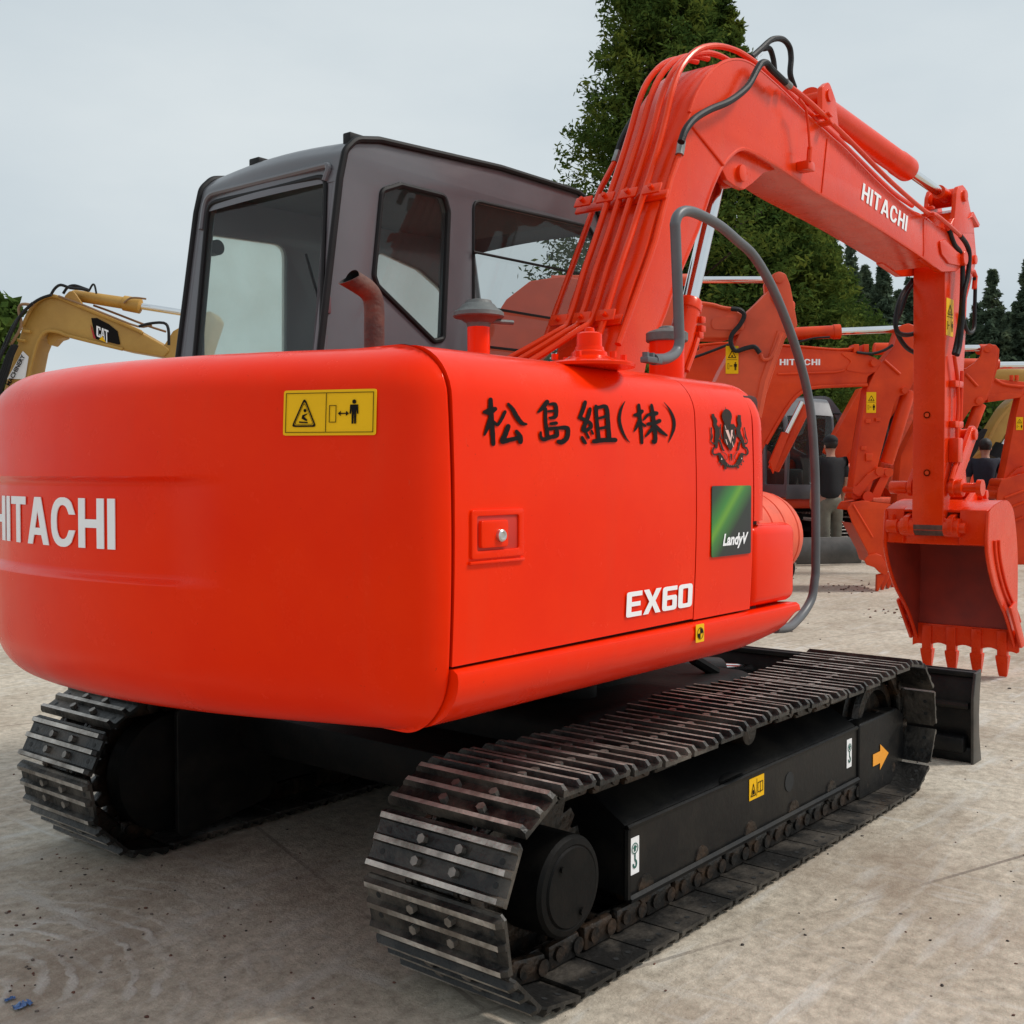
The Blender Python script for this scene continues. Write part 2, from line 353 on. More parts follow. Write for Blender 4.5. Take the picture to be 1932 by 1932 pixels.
def warn_layers(w, h):   # triangle | box <-> man, wide layout
    s = h/.16
    tri = fillet([(.035*s, .03*s), (.135*s, .03*s), (.085*s, .135*s)], .008*s, 3)
    tri2 = [tuple(np.array((.085, .065))*s+(np.array(a)-np.array((.085, .065))*s)*.84) for a in tri]
    tri3 = [tuple(np.array((.085, .065))*s+(np.array(a)-np.array((.085, .065))*s)*.76) for a in tri]
    fr = [[(.010*s, .010*s), (w-.010*s, .010*s), (w-.010*s, h-.010*s), (.010*s, h-.010*s)], [(.012*s, .012*s), (w-.012*s, .012*s), (w-.012*s, h-.012*s), (.012*s, h-.012*s)]]
    x = .172*s
    g = [fr, [[(x-.001*s, .012*s), (x+.001*s, .012*s), (x+.001*s, h-.012*s), (x-.001*s, h-.012*s)]], [tri, tri2], [tri3, [tuple(np.array((.085, .065))*s+(np.array(a)-np.array((.085, .065))*s)*.73) for a in tri]],
         [[(.065*s, .045*s), (.10*s, .043*s), (.10*s, .047*s), (.065*s, .05*s)]], [[(.075*s, .06*s), (.095*s, .050*s), (.098*s, .055*s), (.085*s, .066*s), (.10*s, .078*s), (.078*s, .072*s)]], [circle(.088*s, .088*s, .006*s, 10)],
         [[(.185*s, .045*s), (.213*s, .045*s), (.213*s, .105*s), (.185*s, .105*s)], [(.187*s, .047*s), (.211*s, .047*s), (.211*s, .103*s), (.187*s, .103*s)]],
         [[(.220*s, .076*s), (.231*s, .085*s), (.231*s, .078*s), (.252*s, .078*s), (.252*s, .085*s), (.263*s, .076*s), (.252*s, .067*s), (.252*s, .074*s), (.231*s, .074*s), (.231*s, .067*s)]]]
    g += man_polys(.283*s, .040*s, .085*s)
    return [(INK, g)]
def warn_tall(w, h):
    s = h/.24; tri = fillet([(.018*s, .135*s), (w-.018*s, .135*s), (w/2, .205*s)], .006*s, 3); c = np.array((w/2, .158*s))
    t2 = [tuple(c+(np.array(a)-c)*.74) for a in tri]
    g = [[tri, t2], [circle(w/2, .152*s, .008*s, 8)], [[(.012*s, .12*s), (w-.012*s, .12*s), (w-.012*s, .123*s), (.012*s, .123*s)]],
         [[(.016*s, .04*s), (.030*s, .04*s), (.030*s, .09*s), (.016*s, .09*s)], [(.018*s, .043*s), (.028*s, .043*s), (.028*s, .087*s), (.018*s, .087*s)]],
         [[(.036*s, .064*s), (.058*s, .064*s), (.058*s, .070*s), (.036*s, .070*s)]]]
    return [(INK, g+man_polys(w-.026*s, .03*s, .07*s))]
def project_u(vf, f):   # bend flat (u,v,n) decals on a curved surface
    return [f(*a) for a in vf[0]], vf[1]

# ================================================================== GROUND
def ground():
    n = 90; xs = np.sign(np.linspace(-1, 1, n))*np.abs(np.linspace(-1, 1, n))**3*500
    vs = [(x+2, y+2, 0) for y in xs for x in xs]; fs = [(j*n+i, j*n+i+1, (j+1)*n+i+1, (j+1)*n+i) for j in range(n-1) for i in range(n-1)]
    m, t, b = mat('dusty_concrete'); nn = t.nodes.new; lk = t.links.new
    tc = nn('ShaderNodeTexCoord')
    def noise(s, d=6, r=.6, sc=None, rot=0, dist=0):
        k = nn('ShaderNodeTexNoise'); k.inputs['Scale'].default_value = s; k.inputs['Detail'].default_value = d; k.inputs['Roughness'].default_value = r; k.inputs['Distortion'].default_value = dist
        mp = nn('ShaderNodeMapping'); mp.inputs['Rotation'].default_value = (0, 0, rot)
        if sc: mp.inputs['Scale'].default_value = sc
        lk(tc.outputs['Object'], mp.inputs['Vector']); lk(mp.outputs[0], k.inputs['Vector']); return k
    def ramp(src, a, b2, p0=.3, p1=.7):
        r = nn('ShaderNodeValToRGB'); r.color_ramp.elements[0].position = p0; r.color_ramp.elements[1].position = p1
        r.color_ramp.elements[0].color = (*a, 1); r.color_ramp.elements[1].color = (*b2, 1); lk(src, r.inputs[0]); return r
    def mix(f, a, b2, mode='MIX', fac=1.):
        x = nn('ShaderNodeMixRGB'); x.blend_type = mode
        if f is None: x.inputs[0].default_value = fac
        else: lk(f, x.inputs[0])
        for i, c in ((1, a), (2, b2)):
            if isinstance(c, tuple): x.inputs[i].default_value = (*c, 1)
            else: lk(c, x.inputs[i])
        return x
    base = ramp(noise(.9, 8, .65).outputs['Fac'], (.41, .350, .275), (.63, .560, .465), .3, .72)
    fine = ramp(noise(22, 6, .7).outputs['Fac'], (.60, .59, .58), (1.25, 1.25, 1.25), .3, .7)
    c1 = mix(None, base.outputs[0], fine.outputs[0], 'MULTIPLY')
    # pale lime streaks dragged by tracks, two directions
    s1 = ramp(noise(1.6, 7, .6, (1, 7, 1), R(20), .4).outputs['Fac'], (0, 0, 0), (1, 1, 1), .53, .70)
    s2 = ramp(noise(1.3, 7, .6, (8, 1, 1), R(-14), .6).outputs['Fac'], (0, 0, 0), (1, 1, 1), .58, .74)
    msk = ramp(noise(.35, 3).outputs['Fac'], (.15, .15, .15), (.95, .95, .95), .38, .62)
    sm = mix(None, s1.outputs[0], s2.outputs[0], 'LIGHTEN'); sm2 = mix(None, sm.outputs[0], msk.outputs[0], 'MULTIPLY')
    c2 = mix(sm2.outputs[0], c1.outputs[0], (.62, .60, .56))
    # reddish brown dirt
    d1 = ramp(noise(.55, 9, .72, None, 0, .3).outputs['Fac'], (0, 0, 0), (.8, .8, .8), .50, .68)
    c3 = mix(d1.outputs[0], c2.outputs[0], (.24, .175, .125))
    # tyre arcs near the rear left of the machine
    mp = nn('ShaderNodeMapping'); rc_ = P(-130, 1880, z=0); mp.inputs['Location'].default_value = (-rc_[0], -rc_[1], 0); lk(tc.outputs['Object'], mp.inputs['Vector'])
    wv = nn('ShaderNodeTexWave'); wv.wave_type = 'RINGS'; wv.rings_direction = 'Z'; wv.inputs['Scale'].default_value = 4.2; wv.inputs['Distortion'].default_value = 4.5
    wv.inputs['Detail'].default_value = 4; wv.inputs['Detail Scale'].default_value = 2; lk(mp.outputs[0], wv.inputs['Vector'])
    wr = ramp(wv.outputs['Fac'], (0, 0, 0), (1, 1, 1), .62, .95)
    sep = nn('ShaderNodeVectorMath'); sep.operation = 'LENGTH'; lk(mp.outputs[0], sep.inputs[0])
    mr = nn('ShaderNodeMapRange'); mr.inputs['From Min'].default_value = 1.05; mr.inputs['From Max'].default_value = .5; lk(sep.outputs['Value'], mr.inputs['Value'])
    am = mix(None, wr.outputs[0], mr.outputs[0], 'MULTIPLY'); am2 = mix(None, am.outputs[0], ramp(noise(4, 5).outputs['Fac'], (0, 0, 0), (.7, .7, .7), .42, .62).outputs[0], 'MULTIPLY')
    c4 = mix(am2.outputs[0], c3.outputs[0], (.64, .61, .56))
    # dark specks
    vo = nn('ShaderNodeTexVoronoi'); vo.inputs['Scale'].default_value = 30; lk(tc.outputs['Object'], vo.inputs['Vector'])
    sp = ramp(vo.outputs['Distance'], (1, 1, 1), (0, 0, 0), .05, .12)
    sp2 = mix(None, sp.outputs[0], ramp(noise(2.2, 4).outputs['Fac'], (0, 0, 0), (.8, .8, .8), .5, .6).outputs[0], 'MULTIPLY')
    c5 = mix(sp2.outputs[0], c4.outputs[0], (.10, .07, .055))
    # slab joints
    mpj = nn('ShaderNodeMapping'); mpj.inputs['Rotation'].default_value = (0, 0, R(19)); mpj.inputs['Location'].default_value = (.9, 1.3, 0); lk(tc.outputs['Object'], mpj.inputs['Vector'])
    br = nn('ShaderNodeTexBrick'); br.offset = 0; br.inputs['Scale'].default_value = 1; br.inputs['Brick Width'].default_value = 5; br.inputs['Row Height'].default_value = 4; br.inputs['Mortar Size'].default_value = .008
    br.inputs['Color1'].default_value = br.inputs['Color2'].default_value = (0, 0, 0, 1); br.inputs['Mortar'].default_value = (.6, .6, .6, 1); lk(mpj.outputs[0], br.inputs['Vector'])
    jm = mix(None, br.outputs['Color'], ramp(noise(1.7, 4).outputs['Fac'], (.1, .1, .1), (1, 1, 1), .4, .6).outputs[0], 'MULTIPLY')
    c6 = mix(jm.outputs[0], c5.outputs[0], (.13, .10, .085))
    lk(c6.outputs[0], b.inputs['Base Color']); b.inputs['Roughness'].default_value = .82; b.inputs['Specular IOR Level'].default_value = .3
    hh = mix(None, noise(14, 9, .7).outputs['Fac'], noise(90, 4, .6).outputs['Fac'], 'ADD', .5)
    h2 = mix(None, hh.outputs[0], am2.outputs[0], 'ADD', .5)
    bp = nn('ShaderNodeBump'); bp.inputs['Strength'].default_value = .55; bp.inputs['Distance'].default_value = .012
    lk(h2.outputs[0], bp.inputs['Height']); lk(bp.outputs[0], b.inputs['Normal'])
    me = bpy.data.meshes.new('ground'); me.from_pydata(vs, [], fs); me.materials.append(m)
    o = link('ground', me); o['kind'] = 'structure'
ground()
def debris():
    mb = MB(); bm = bmesh.new(); bmesh.ops.create_icosphere(bm, subdivisions=1, radius=1); V0 = np.array([v.co[:] for v in bm.verts]); F0 = [tuple(v.index for v in f.verts) for f in bm.faces]; bm.free()
    def stone(x, y, s, mi): 
        V = V0*(1+rng.uniform(-.3, .3, (len(V0), 1)))*s*np.array([1, rng.uniform(.6, 1), rng.uniform(.4, .7)]); a = rng.uniform(0, 6.28)
        V = V@np.array([[math.cos(a), math.sin(a), 0], [-math.sin(a), math.cos(a), 0], [0, 0, 1]]); V += (x, y, s*.25); mb.add((V, F0), mi)
    for k in range(420):
        px, py = rng.uniform(0, 1932), 920+1000*rng.uniform(0, 1)**1.3; p = P(px, py, z=0)
        stone(p[0], p[1], rng.uniform(.002, .0065)*(1 if py > 1300 else 2.0), int(rng.integers(0, 3)))
    for cx, cy, sx, n in ((1600, 1112, 50, 26), (1790, 1152, 45, 40), (1700, 1160, 60, 26), (150, 1640, 60, 22), (60, 1800, 120, 26), (330, 1720, 150, 16), (1640, 1100, 60, 14)):
        for k in range(n):
            p = P(cx+rng.normal()*sx*.5, cy+rng.normal()*abs(sx)*(.12 if cy < 1300 else .4), z=0); stone(p[0], p[1], rng.uniform(.003, .009)*(2.0 if cy < 1300 else .8), 1 if cy < 1300 else int(rng.integers(0, 3)))
    o = mb.build('gravel_crumbs', [simple('pebble_grey', (.16, .13, .11), .9), simple('clay_crumb', (.13, .060, .042), .9, var=.3), simple('dark_crumb', (.05, .04, .035), .9)], None, 60)
    tag(o, kind='stuff'); o['label'] = 'scattered small stones and red clay crumbs on the concrete'
    # crumpled blue scrap and small scraps
    def scrap(name, px, py, s, m, label, cat):
        p = P(px, py, z=0); n = 9; vs = []; 
        for j in range(n):
            for i in range(n): vs.append((p[0]+(i-4)*s/9+rng.normal()*s*.03, p[1]+(j-4)*s/14+rng.normal()*s*.03, .004+abs(rng.normal())*s*.06))
        fs = [(j*n+i, j*n+i+1, (j+1)*n+i+1, (j+1)*n+i) for j in range(n-1) for i in range(n-1) if rng.uniform() > .12]
        mb = MB(); mb.v = vs; mb.f = fs; mb.m = [0]*len(fs); o = mb.build(name, m, None, 20); tag(o, label, cat)
    scrap('plastic_scrap', 42, 1900, .05, simple('blue_plastic', (.10, .20, .42), .35), 'crumpled pale blue plastic scrap on the concrete in the bottom left corner', 'litter')
    scrap('plastic_scrap', 18, 1888, .03, simple('blue_plastic_deep', (.04, .12, .32), .35), 'small dark blue plastic shred beside the larger pale blue scrap', 'litter')
    scrap('paper_scrap', 1612, 1255, .05, simple('pale_paper', (.5, .47, .33), .6), 'tiny crumpled cream paper scrap on the ground beyond the front skirt corner', 'litter')
debris()

# ================================================================== MAIN EXCAVATOR
EX = thing('excavator', 'large orange red tracked excavator filling the foreground with grey cab and black tracks', 'excavator', (0, 0, 0))
YS = -1.07
# ---- counterweight
RC = 1.87
def cw_plan(o):
    """outline (x,y) list from front right edge round the tail to front left edge"""
    pts = []
    y0 = -.70; A = np.array((-math.sqrt(RC*RC-y0*y0), y0)); C = np.array((-1.50, YS)); sa = -y0/RC; tA = np.array((sa, -math.sqrt(1-sa*sa)))
    for k in range(0, 60):
        u = k/59; q = (1-u)**3*C+3*(1-u)**2*u*(C+np.array((-.14, 0)))+3*(1-u)*u*u*(A+tA*.22)+u**3*A; pts.append((q[0], q[1]))
    pts = [p for p in pts if p[0] < -1.536]; pts = [(-1.5345, pts[0][1]+.0005)]+pts
    a_r = math.atan2(y0, A[0]); r = .60; yl = .22; cxl = -math.sqrt((RC-r)**2-yl**2); al = math.atan2(yl, cxl)-2*math.pi
    for k in range(1, 72): a = a_r+(al-a_r)*k/72; pts.append((RC*math.cos(a), RC*math.sin(a)))
    for k in range(20): a = al+(R(-270)-al)*k/19; pts.append((cxl+r*math.cos(a), yl+r*math.sin(a)))
    p = np.array(pts); t = np.gradient(p, axis=0); t /= np.linalg.norm(t, axis=1)[:, None]
    n = np.stack([t[:, 1], -t[:, 0]], 1); c = np.array([-1.2, 0]); s = np.sign(np.sum(n*(p-c), 1)); n *= s[:, None]; n[0] = n[1]
    return p, n
PL, PN = cw_plan(0)
Z0, Z1 = .730, 1.600
def sst(a, b, x): t = np.clip((x-a)/(b-a), 0, 1); return t*t*(3-2*t)
def cw_off(z, y):
    o = 0.
    rt_, rb = .12, .15
    if z > Z1-rt_: q = (z-(Z1-rt_))/rt_; o += .15*(1-math.sqrt(max(0, 1-q*q)))
    if z < Z0+rb: q = ((Z0+rb)-z)/rb; o += .13*(1-math.sqrt(max(0, 1-q*q)))
    o += .02*((z-1.17)/.43)**2
    # recess band with lettering
    f = 1-sst(.40, .60, abs(y+.0))
    o += .026*f*sst(1.050, 1.068, z)*(1-sst(1.288, 1.306, z))
    return o
def bevelz():
    a = [Z1-.12*(1-math.cos(t)) if False else Z1-.12+.12*math.sin(t) for t in np.linspace(math.pi/2, 0, 14)]
    b = list(np.linspace(Z1-.12, 1.33, 5)[1:])+list(np.linspace(1.325, 1.03, 46))+list(np.linspace(1.02, Z0+.15, 5))
    c = [Z0+.15-.15*math.sin(t) for t in np.linspace(0, math.pi/2, 16)][1:]
    return a+b+c
rings = []
for z in bevelz():
    rings.append([(min(p[0]-n[0]*cw_off(z, p[1]), -1.5345 if i_ in (0, len(PL)-1) else -1.536), p[1]-n[1]*cw_off(z, p[1]), z) for i_, (p, n) in enumerate(zip(PL, PN))])
mb = MB(); mb.add(loft(rings))
mb.f.append(tuple(range(len(PL)))); mb.m.append(0); k0 = (len(rings)-1)*len(PL); mb.f.append(tuple(k0+i for i in range(len(PL)))); mb.m.append(0)
nr = len(PL); side = [i*nr for i in range(len(rings))]; side2 = [i*nr+nr-1 for i in range(len(rings))]
mb.f.append(tuple(side+side2[::-1])); mb.m.append(0)
CW = mb.build('counterweight', ORANGE, EX, 40)
mb = MB(); mb.add(rbox(-1.45, -1.35, .30, .60, 1.590, 1.622, .008)); mb.build('lifting_lug', ORANGE, CW)
def on_cw(u, v, n):   # u metres along the arc to the right (towards -y), v = height
    y = -u; pass
    a = u/RC*-1; y = RC*math.sin(a)
    o = cw_off(v, y); rr = RC-o+.003+n
    return (-rr*math.cos(a), rr*math.sin(a), v)
gl, tw = glyphs('HITACHI', .122, .165, .075, .56)
mb = MB(); u0 = .352-tw*.96; gl = [[(a*.96, b) for a, b in p] for p in gl]
for pgroup in [[p] for p in gl]:
    pass
r_ = None
PCUM = np.concatenate([[0], np.cumsum(np.linalg.norm(np.diff(PL, axis=0), axis=1))])
def cwpt(px, py):  # hit of the sight line with the tail surface
    r = fw+rt*(px-966)/FOC-upv*(py-966)/FOC
    for t in np.linspace(1.6, 4.5, 2400):
        p = CAM+r*t
        if p[0] > -2.1 and p[1] > -1.2:
            i = int(np.argmin((PL[:, 0]-p[0])**2+(PL[:, 1]-p[1])**2))
            if float(PN[i]@(p[:2]-PL[i])) <= -cw_off(p[2], p[1]): return p
    return p
def arc_of(p): i = int(np.argmin((PL[:, 0]-p[0])**2+(PL[:, 1]-p[1])**2)); return PCUM[i]+float((p[:2]-PL[i])@np.array((PN[i][1], -PN[i][0]))) *(-1 if float(np.dot(PL[min(i+1, len(PL)-1)]-PL[i], np.array((PN[i][1], -PN[i][0])))) < 0 else 1)
def on_plan(sv, z, n):  # sv = arc length from the front right edge
    x = np.interp(sv, PCUM, PL[:, 0]); y = np.interp(sv, PCUM, PL[:, 1]); nx = np.interp(sv, PCUM, PN[:, 0]); ny = np.interp(sv, PCUM, PN[:, 1]); o = cw_off(z, y)-.0025-n
    return (x-nx*o, y-ny*o, z)
e1 = cwpt(221, 990); ztop, zbot = cwpt(221, 941)[2], cwpt(221, 1037)[2]
gl, tw = glyphs('HITACHI', 1, .150, .075, .56); Hh_ = ztop-zbot; gl = [[(a*Hh_*1.52, b*Hh_) for a, b in p] for p in gl]
u0 = math.asin(-e1[1]/RC)*RC-tw*Hh_*1.52
vf = fill2d(gl, .002); vf = ([(a[0]+u0, a[1]+zbot, a[2]) for a in vf[0]], vf[1])
mb.add(project_u(vf, on_cw)); mb.build('lettering', WHITE, CW, 60)
p = P(535, 733, x=-1.80); q = P(713, 735, x=-1.76); 
a, b, c, d_ = cwpt(536, 822), cwpt(711, 821), cwpt(539, 736), cwpt(712, 735)
Sa, Sb = arc_of(a), arc_of(b); Wst = abs(Sa-Sb); zlo, zhi = (a[2]+b[2])/2, (c[2]+d_[2])/2; Hst = zhi-zlo
sk_ = sticker('warning_sticker', CW, Matrix.Identity(4), Wst, Hst, STICKY, warn_layers(Wst, Hst), .006, 'yellow warning sticker with black triangle and standing man')
bm = bmesh.new(); bm.from_mesh(sk_.data)
for k in range(1, 16): bmesh.ops.bisect_plane(bm, geom=bm.verts[:]+bm.edges[:]+bm.faces[:], plane_co=(Wst*k/16, 0, 0), plane_no=(1, 0, 0))
for v_ in bm.verts:
    q = on_plan(Sa-v_.co.x if Sa > Sb else Sa+v_.co.x, zlo+v_.co.y+(a[2]-b[2])*(.5-v_.co.x/Wst)*1.0, v_.co.z); v_.co = q
bm.to_mesh(sk_.data); bm.free()

# ---- side body cross-section (y,z)
def yz_prof(r=.13, zb=.892, zt=1.60, yin=-.15, bulge=.012, off=0):
    pts = []
    for z in np.linspace(zb, zt-r, 9): pts.append((YS+off+bulge*((z-1.2)/.35)**2, z))
    y0 = pts[-1][0]
    for k in range(1, 10): a = R(90*k/9); pts.append((y0+r*(1-math.cos(a)), zt-off-r+r*math.sin(a)))
    pts.append((yin, zt-off)); return pts
def side_panel(name, x0, x1, mat_, r=.13, zb=.892, zt=1.60, n=6, off=None, yin=-.15, parent=EX, taper=0):
    rings = []
    for x in np.linspace(x0, x1, n):
        o = off(x) if off else 0
        rings.append([(x, y+o, z-o*.7*(1 if z > zt-r else 0)+taper*(x-x0)) for y, z in yz_prof(r, zb, zt, yin)])
    # returns at both ends and bottom
    def inset(rg, dx): return [(a[0]+dx, a[1]+.015, a[2]-(.015 if a[2] > zt-r*.6 else 0)) for a in rg]
    rings = [inset(rings[0], .003)]+rings+[inset(rings[-1], -.003)]
    mb = MB(); mb.add(loft(rings)); k = (len(rings)-1)*len(rings[0])
    if off: mb.f.append(tuple(range(k, k+len(rings[0])))); mb.m.append(0)
    return mb.build(name, mat_, parent, 40)
DOOR = side_panel('engine_door', -1.529, -.508, ORANGE, zt=1.597, taper=.004)
PAN = side_panel('access_panel', -.502, -.160, ORANGE, r=.13, zt=1.60)
def roundoff(x0, x1, r): 
    return lambda x: r-math.sqrt(max(0, r*r-(max(0, x-x0)*r/(x1-x0))**2))
COV = side_panel('front_cover', -.152, -.035, ORANGE, r=.14, zb=1.165, zt=1.60, n=9, off=roundoff(-.12, -.035, .07), yin=-.3)
COV['label'] = 'rounded front cover ahead of the emblem panel'
mb = MB(); mb.add(rbox(-.037, -.02, -.99, -.35, 1.17, 1.52, .006)); mb.build('cover_end_plate', ORANGE, EX)
mb = MB(); mb.add(rbox(-1.50, -.05, -1.035, -.2, .80, 1.56, .02)); mb.add(rbox(-1.46, -.80, -.2, .74, .80, 1.57, .02)); mb.build('light_block_box', SEAM, EX)  # dark boxes added inside the panels to block light and darken the seams
mb = MB(); mb.add(rbox(-.158, .155, -1.068, -.62, .893, 1.152, .035, 4)); TB = mb.build('tool_box', ORANGE, EX)
# skirt
def skirt():
    rings = []
    for x in np.concatenate([np.linspace(-1.531, -.1, 12), np.linspace(-.05, .158, 10)]):
        t = sst(-.15, .158, x); zb = .742+.030*t+.075*sst(.075, .158, x); pr = [(-1.03, .884), (-1.066, .886), (-1.078, .878), (-1.081, .862)]
        if x < -1.49: pass
        for k in range(1, 10): a = R(90*k/9); pr.append((-1.081+.15*(1-math.cos(a)), zb+(.862-zb)*(1-math.sin(a))))
        pr.append((-.6, zb+.002)); rings.append([(x, y, min(z, .886)) for y, z in pr])
    rings = [[(rings[0][0][0]+.001, y+.008, z) for _, y, z in rings[0]]]+rings+[[(.15, y+.03, z) for _, y, z in rings[-1]]]
    mb = MB(); mb.add(loft(rings, capends=True)); return mb.build('side_skirt', ORANGE, EX, 40)
SK = skirt()
# left side body, deck, base frame
mb = MB()
rings = [[(x, -y, z) for y, z in [(yy+.27, zz) for yy, zz in yz_prof(.13, .80, 1.60, -.50)]] for x in np.linspace(-1.53, -.82, 4)]
mb.add(loft(rings)); mb.add(rbox(-1.528, -.80, -.16, .32, 1.57, 1.597, .004)); mb.build('engine_hood', ORANGE, EX)
mb = MB(); mb.add(rbox(-1.40, .10, -.95, .74, .80, .93, .02)); mb.add(rbox(-.75, .95, -.40, 1.0, .805, .935, .02)); mb.add(rbox(-.15, .10, -.90, -.35, .93, 1.53, .03)); mb.add(rbox(-.02, .22, -.72, -.45, .93, 1.55, .03)); mb.add(rbox(.15, 1.0, -.42, -.37, .85, 1.25, .01)); mb.add(rbox(.15, 1.0, -.03, .02, .85, 1.25, .01)); mb.build('upper_frame', ORANGE, EX)
# drum
mb = MB(); prof = [(0, .02), (.0, .14), (.015, .155)]
for q in (.10, .19, .28): prof += [(q-.006, .157), (q-.003, .153), (q+.003, .153), (q+.006, .157)]
prof += [(.30, .155), (.335, .146), (.365, .125), (.38, .09), (.385, .02)]
mb.add(lathe((-.03, -.875, 1.095), (.30, -.875, 1.095), prof, 40)); mb.build('ribbed_drum', ORANGE_OLD, EX)
# latch
mb = MB(); M_ = frame((0, YS-.0, 0), (1, 0, 0), (0, 0, 1))
def sidepoly(pts, t, lift, mi=0, hole=None): 
    ps = [pts]+([hole] if hole else []); mb.add(fill2d(ps, t, min(.002, t*.3), Matrix(((1, 0, 0, 0), (0, 0, -1, YS-lift+.0), (0, 1, 0, 0), (0, 0, 0, 1)))), mi)
lx0, lz0 = P(887, 1058, y=YS)[0], 0
a = [P(*q, y=YS) for q in ((887, 1058), (985, 1046), (988, 958), (888, 963))]
x0, x1, zA, zB = a[0][0], a[1][0], (a[0][2]+a[1][2])/2, (a[2][2]+a[3][2])/2
sidepoly(fillet([(x0, zA), (x1, zA), (x1, zB), (x0, zB)], .008), .010, .001, 0, fillet([(x0+.018, zA+.018), (x1-.018, zA+.018), (x1-.018, zB-.014), (x0+.018, zB-.014)], .006))
sidepoly([(x0+.016, zA+.016), (x1-.016, zA+.016), (x1-.016, zB-.012), (x0+.016, zB-.012)], .002, .0005, 1)
sidepoly(fillet([(x0+.026, zA+.024), (x1-.062, zA+.024), (x1-.062, zB-.024), (x0+.026, zB-.024)], .008), .014, .004, 0)
mb.add(rbox(x0-.006, x1+.004, YS-.007, YS+.004, zA-.012, zA-.004, .003))
LT = mb.build('door_latch', [ORANGE, simple('latch_recess', (.55, .02, .008), .5)], DOOR)
mb = MB(); c = P(937, 1010, y=YS); mb.add(lathe((c[0], YS-.008, c[2]), (c[0], YS-.05, c[2]), [(0, .015), (.010, .014), (.013, .011), (.013, .008), (.010, .006)], 24)); mb.build('lock_button', LOCK, DOOR)
# lettering on door
def side_text(name, parent, text, px0, px1, pyb, pyt, m, off=.0, shear=0, lift=.004, glyph=None):
    a = P(px0, pyb[0], y=YS); b = P(px1, pyb[1], y=YS); t = P(px0, pyt, y=YS); Wd = b[0]-a[0]; H = t[2]-a[2]
    if glyph: ps, tw = glyphs(text, 1, *glyph); vf = fill2d(ps, .0)
    else: vf = fill2d(None, .0, text=text, size=1, off=off, shear=shear)
    A = np.array(vf[0]); mn, mxx = A.min(0), A.max(0); sx, sz = Wd/(mxx[0]-mn[0]), H/(mxx[1]-mn[1])
    def surf(z): return YS+.012*((z-1.2)/.35)**2-lift
    vs = []
    for q in A:
        z = a[2]+(q[1]-mn[1])*sz; vs.append((a[0]+(q[0]-mn[0])*sx, surf(z), z))
    mb = MB(); mb.add((vs, vf[1])); return mb.build(name, m, parent, 60)
side_text('model_lettering', DOOR, 'EX60', 1183, 1307, (1166, 1141), 1118, WHITE, glyph=(.2, .06))
# company name, one glyph at a time at the measured positions
def brush(name, ox, strokes):
    mb = MB(); li = 0
    for st in strokes:
        p = np.array(st, float); c = np.array(crom(p, 5)); xy, wd = c[:, :2], np.maximum(c[:, 2], 3)
        t = np.gradient(xy, axis=0); t /= np.maximum(np.linalg.norm(t, axis=1), 1e-6)[:, None]; n = np.stack([-t[:, 1], t[:, 0]], 1)
        wob = 1+.05*np.sin(np.arange(len(xy))*2.1+ox)
        Lf = [xy[i]+n[i]*wd[i]*wob[i] for i in range(len(xy))]; Rt = [xy[i]-n[i]*wd[i]*wob[i] for i in range(len(xy))]
        a0 = math.atan2(n[-1][1], n[-1][0]); e1 = [xy[-1]+wd[-1]*np.array((math.cos(a0-R(g)), math.sin(a0-R(g)))) for g in (40, 70, 100, 130)]
        a1 = math.atan2(-n[0][1], -n[0][0]); e0 = [xy[0]+wd[0]*np.array((math.cos(a1-R(g)), math.sin(a1-R(g)))) for g in (40, 70, 100, 130)]
        li += 1
        def to3(q):
            r = P(ox+.10657*q[0], 738.4+.10657*q[1], y=YS); z = r[2]; return (r[0], YS+.012*((z-1.2)/.35)**2-.0025-.00012*li, z)
        m = len(Lf); vs = [to3(q) for q in Lf+Rt]; fs = [(i, i+1, m+i+1, m+i) for i in range(m-1)]
        k = len(vs); vs += [to3(q) for q in e1]; fs.append(tuple([m-1]+list(range(k, k+4))+[2*m-1]))
        k = len(vs); vs += [to3(q) for q in e0]; fs.append(tuple([m]+list(range(k, k+4))+[0]))
        mb.add((vs, fs))
    mb.build(name, INK, DOOR, 60)
brush('lettering', 901.7, [[(255, 145, 40), (255, 400, 45), (270, 700, 42), (277, 930, 38)], [(140, 365, 35), (220, 355, 62), (325, 310, 42)], [(240, 480, 40), (190, 620, 38), (125, 770, 18)], [(300, 540, 25), (360, 590, 28), (440, 480, 30), (500, 360, 30)], [(565, 225, 28), (640, 320, 38), (700, 440, 42), (790, 560, 38), (870, 580, 20)], [(545, 620, 45), (500, 740, 44), (440, 870, 50)], [(440, 890, 45), (600, 850, 38), (740, 820, 38)], [(690, 710, 34), (750, 800, 44), (755, 890, 44)]])
brush('lettering', 901.7, [[(1255, 185, 42), (1170, 290, 38), (1090, 365, 18)], [(1225, 310, 30), (1215, 500, 32), (1230, 680, 35), (1245, 800, 35)], [(1290, 228, 22), (1390, 225, 34), (1413, 320, 35), (1395, 440, 35), (1320, 468, 28), (1285, 465, 18)], [(1270, 350, 22), (1400, 345, 24)], [(1305, 572, 28), (1400, 560, 32)], [(1240, 670, 35), (1400, 650, 30), (1580, 645, 40), (1605, 720, 38), (1575, 830, 42), (1490, 895, 44), (1430, 890, 38)], [(1118, 725, 22), (1122, 800, 26), (1165, 850, 36), (1290, 810, 36), (1400, 780, 40), (1405, 690, 35)]])
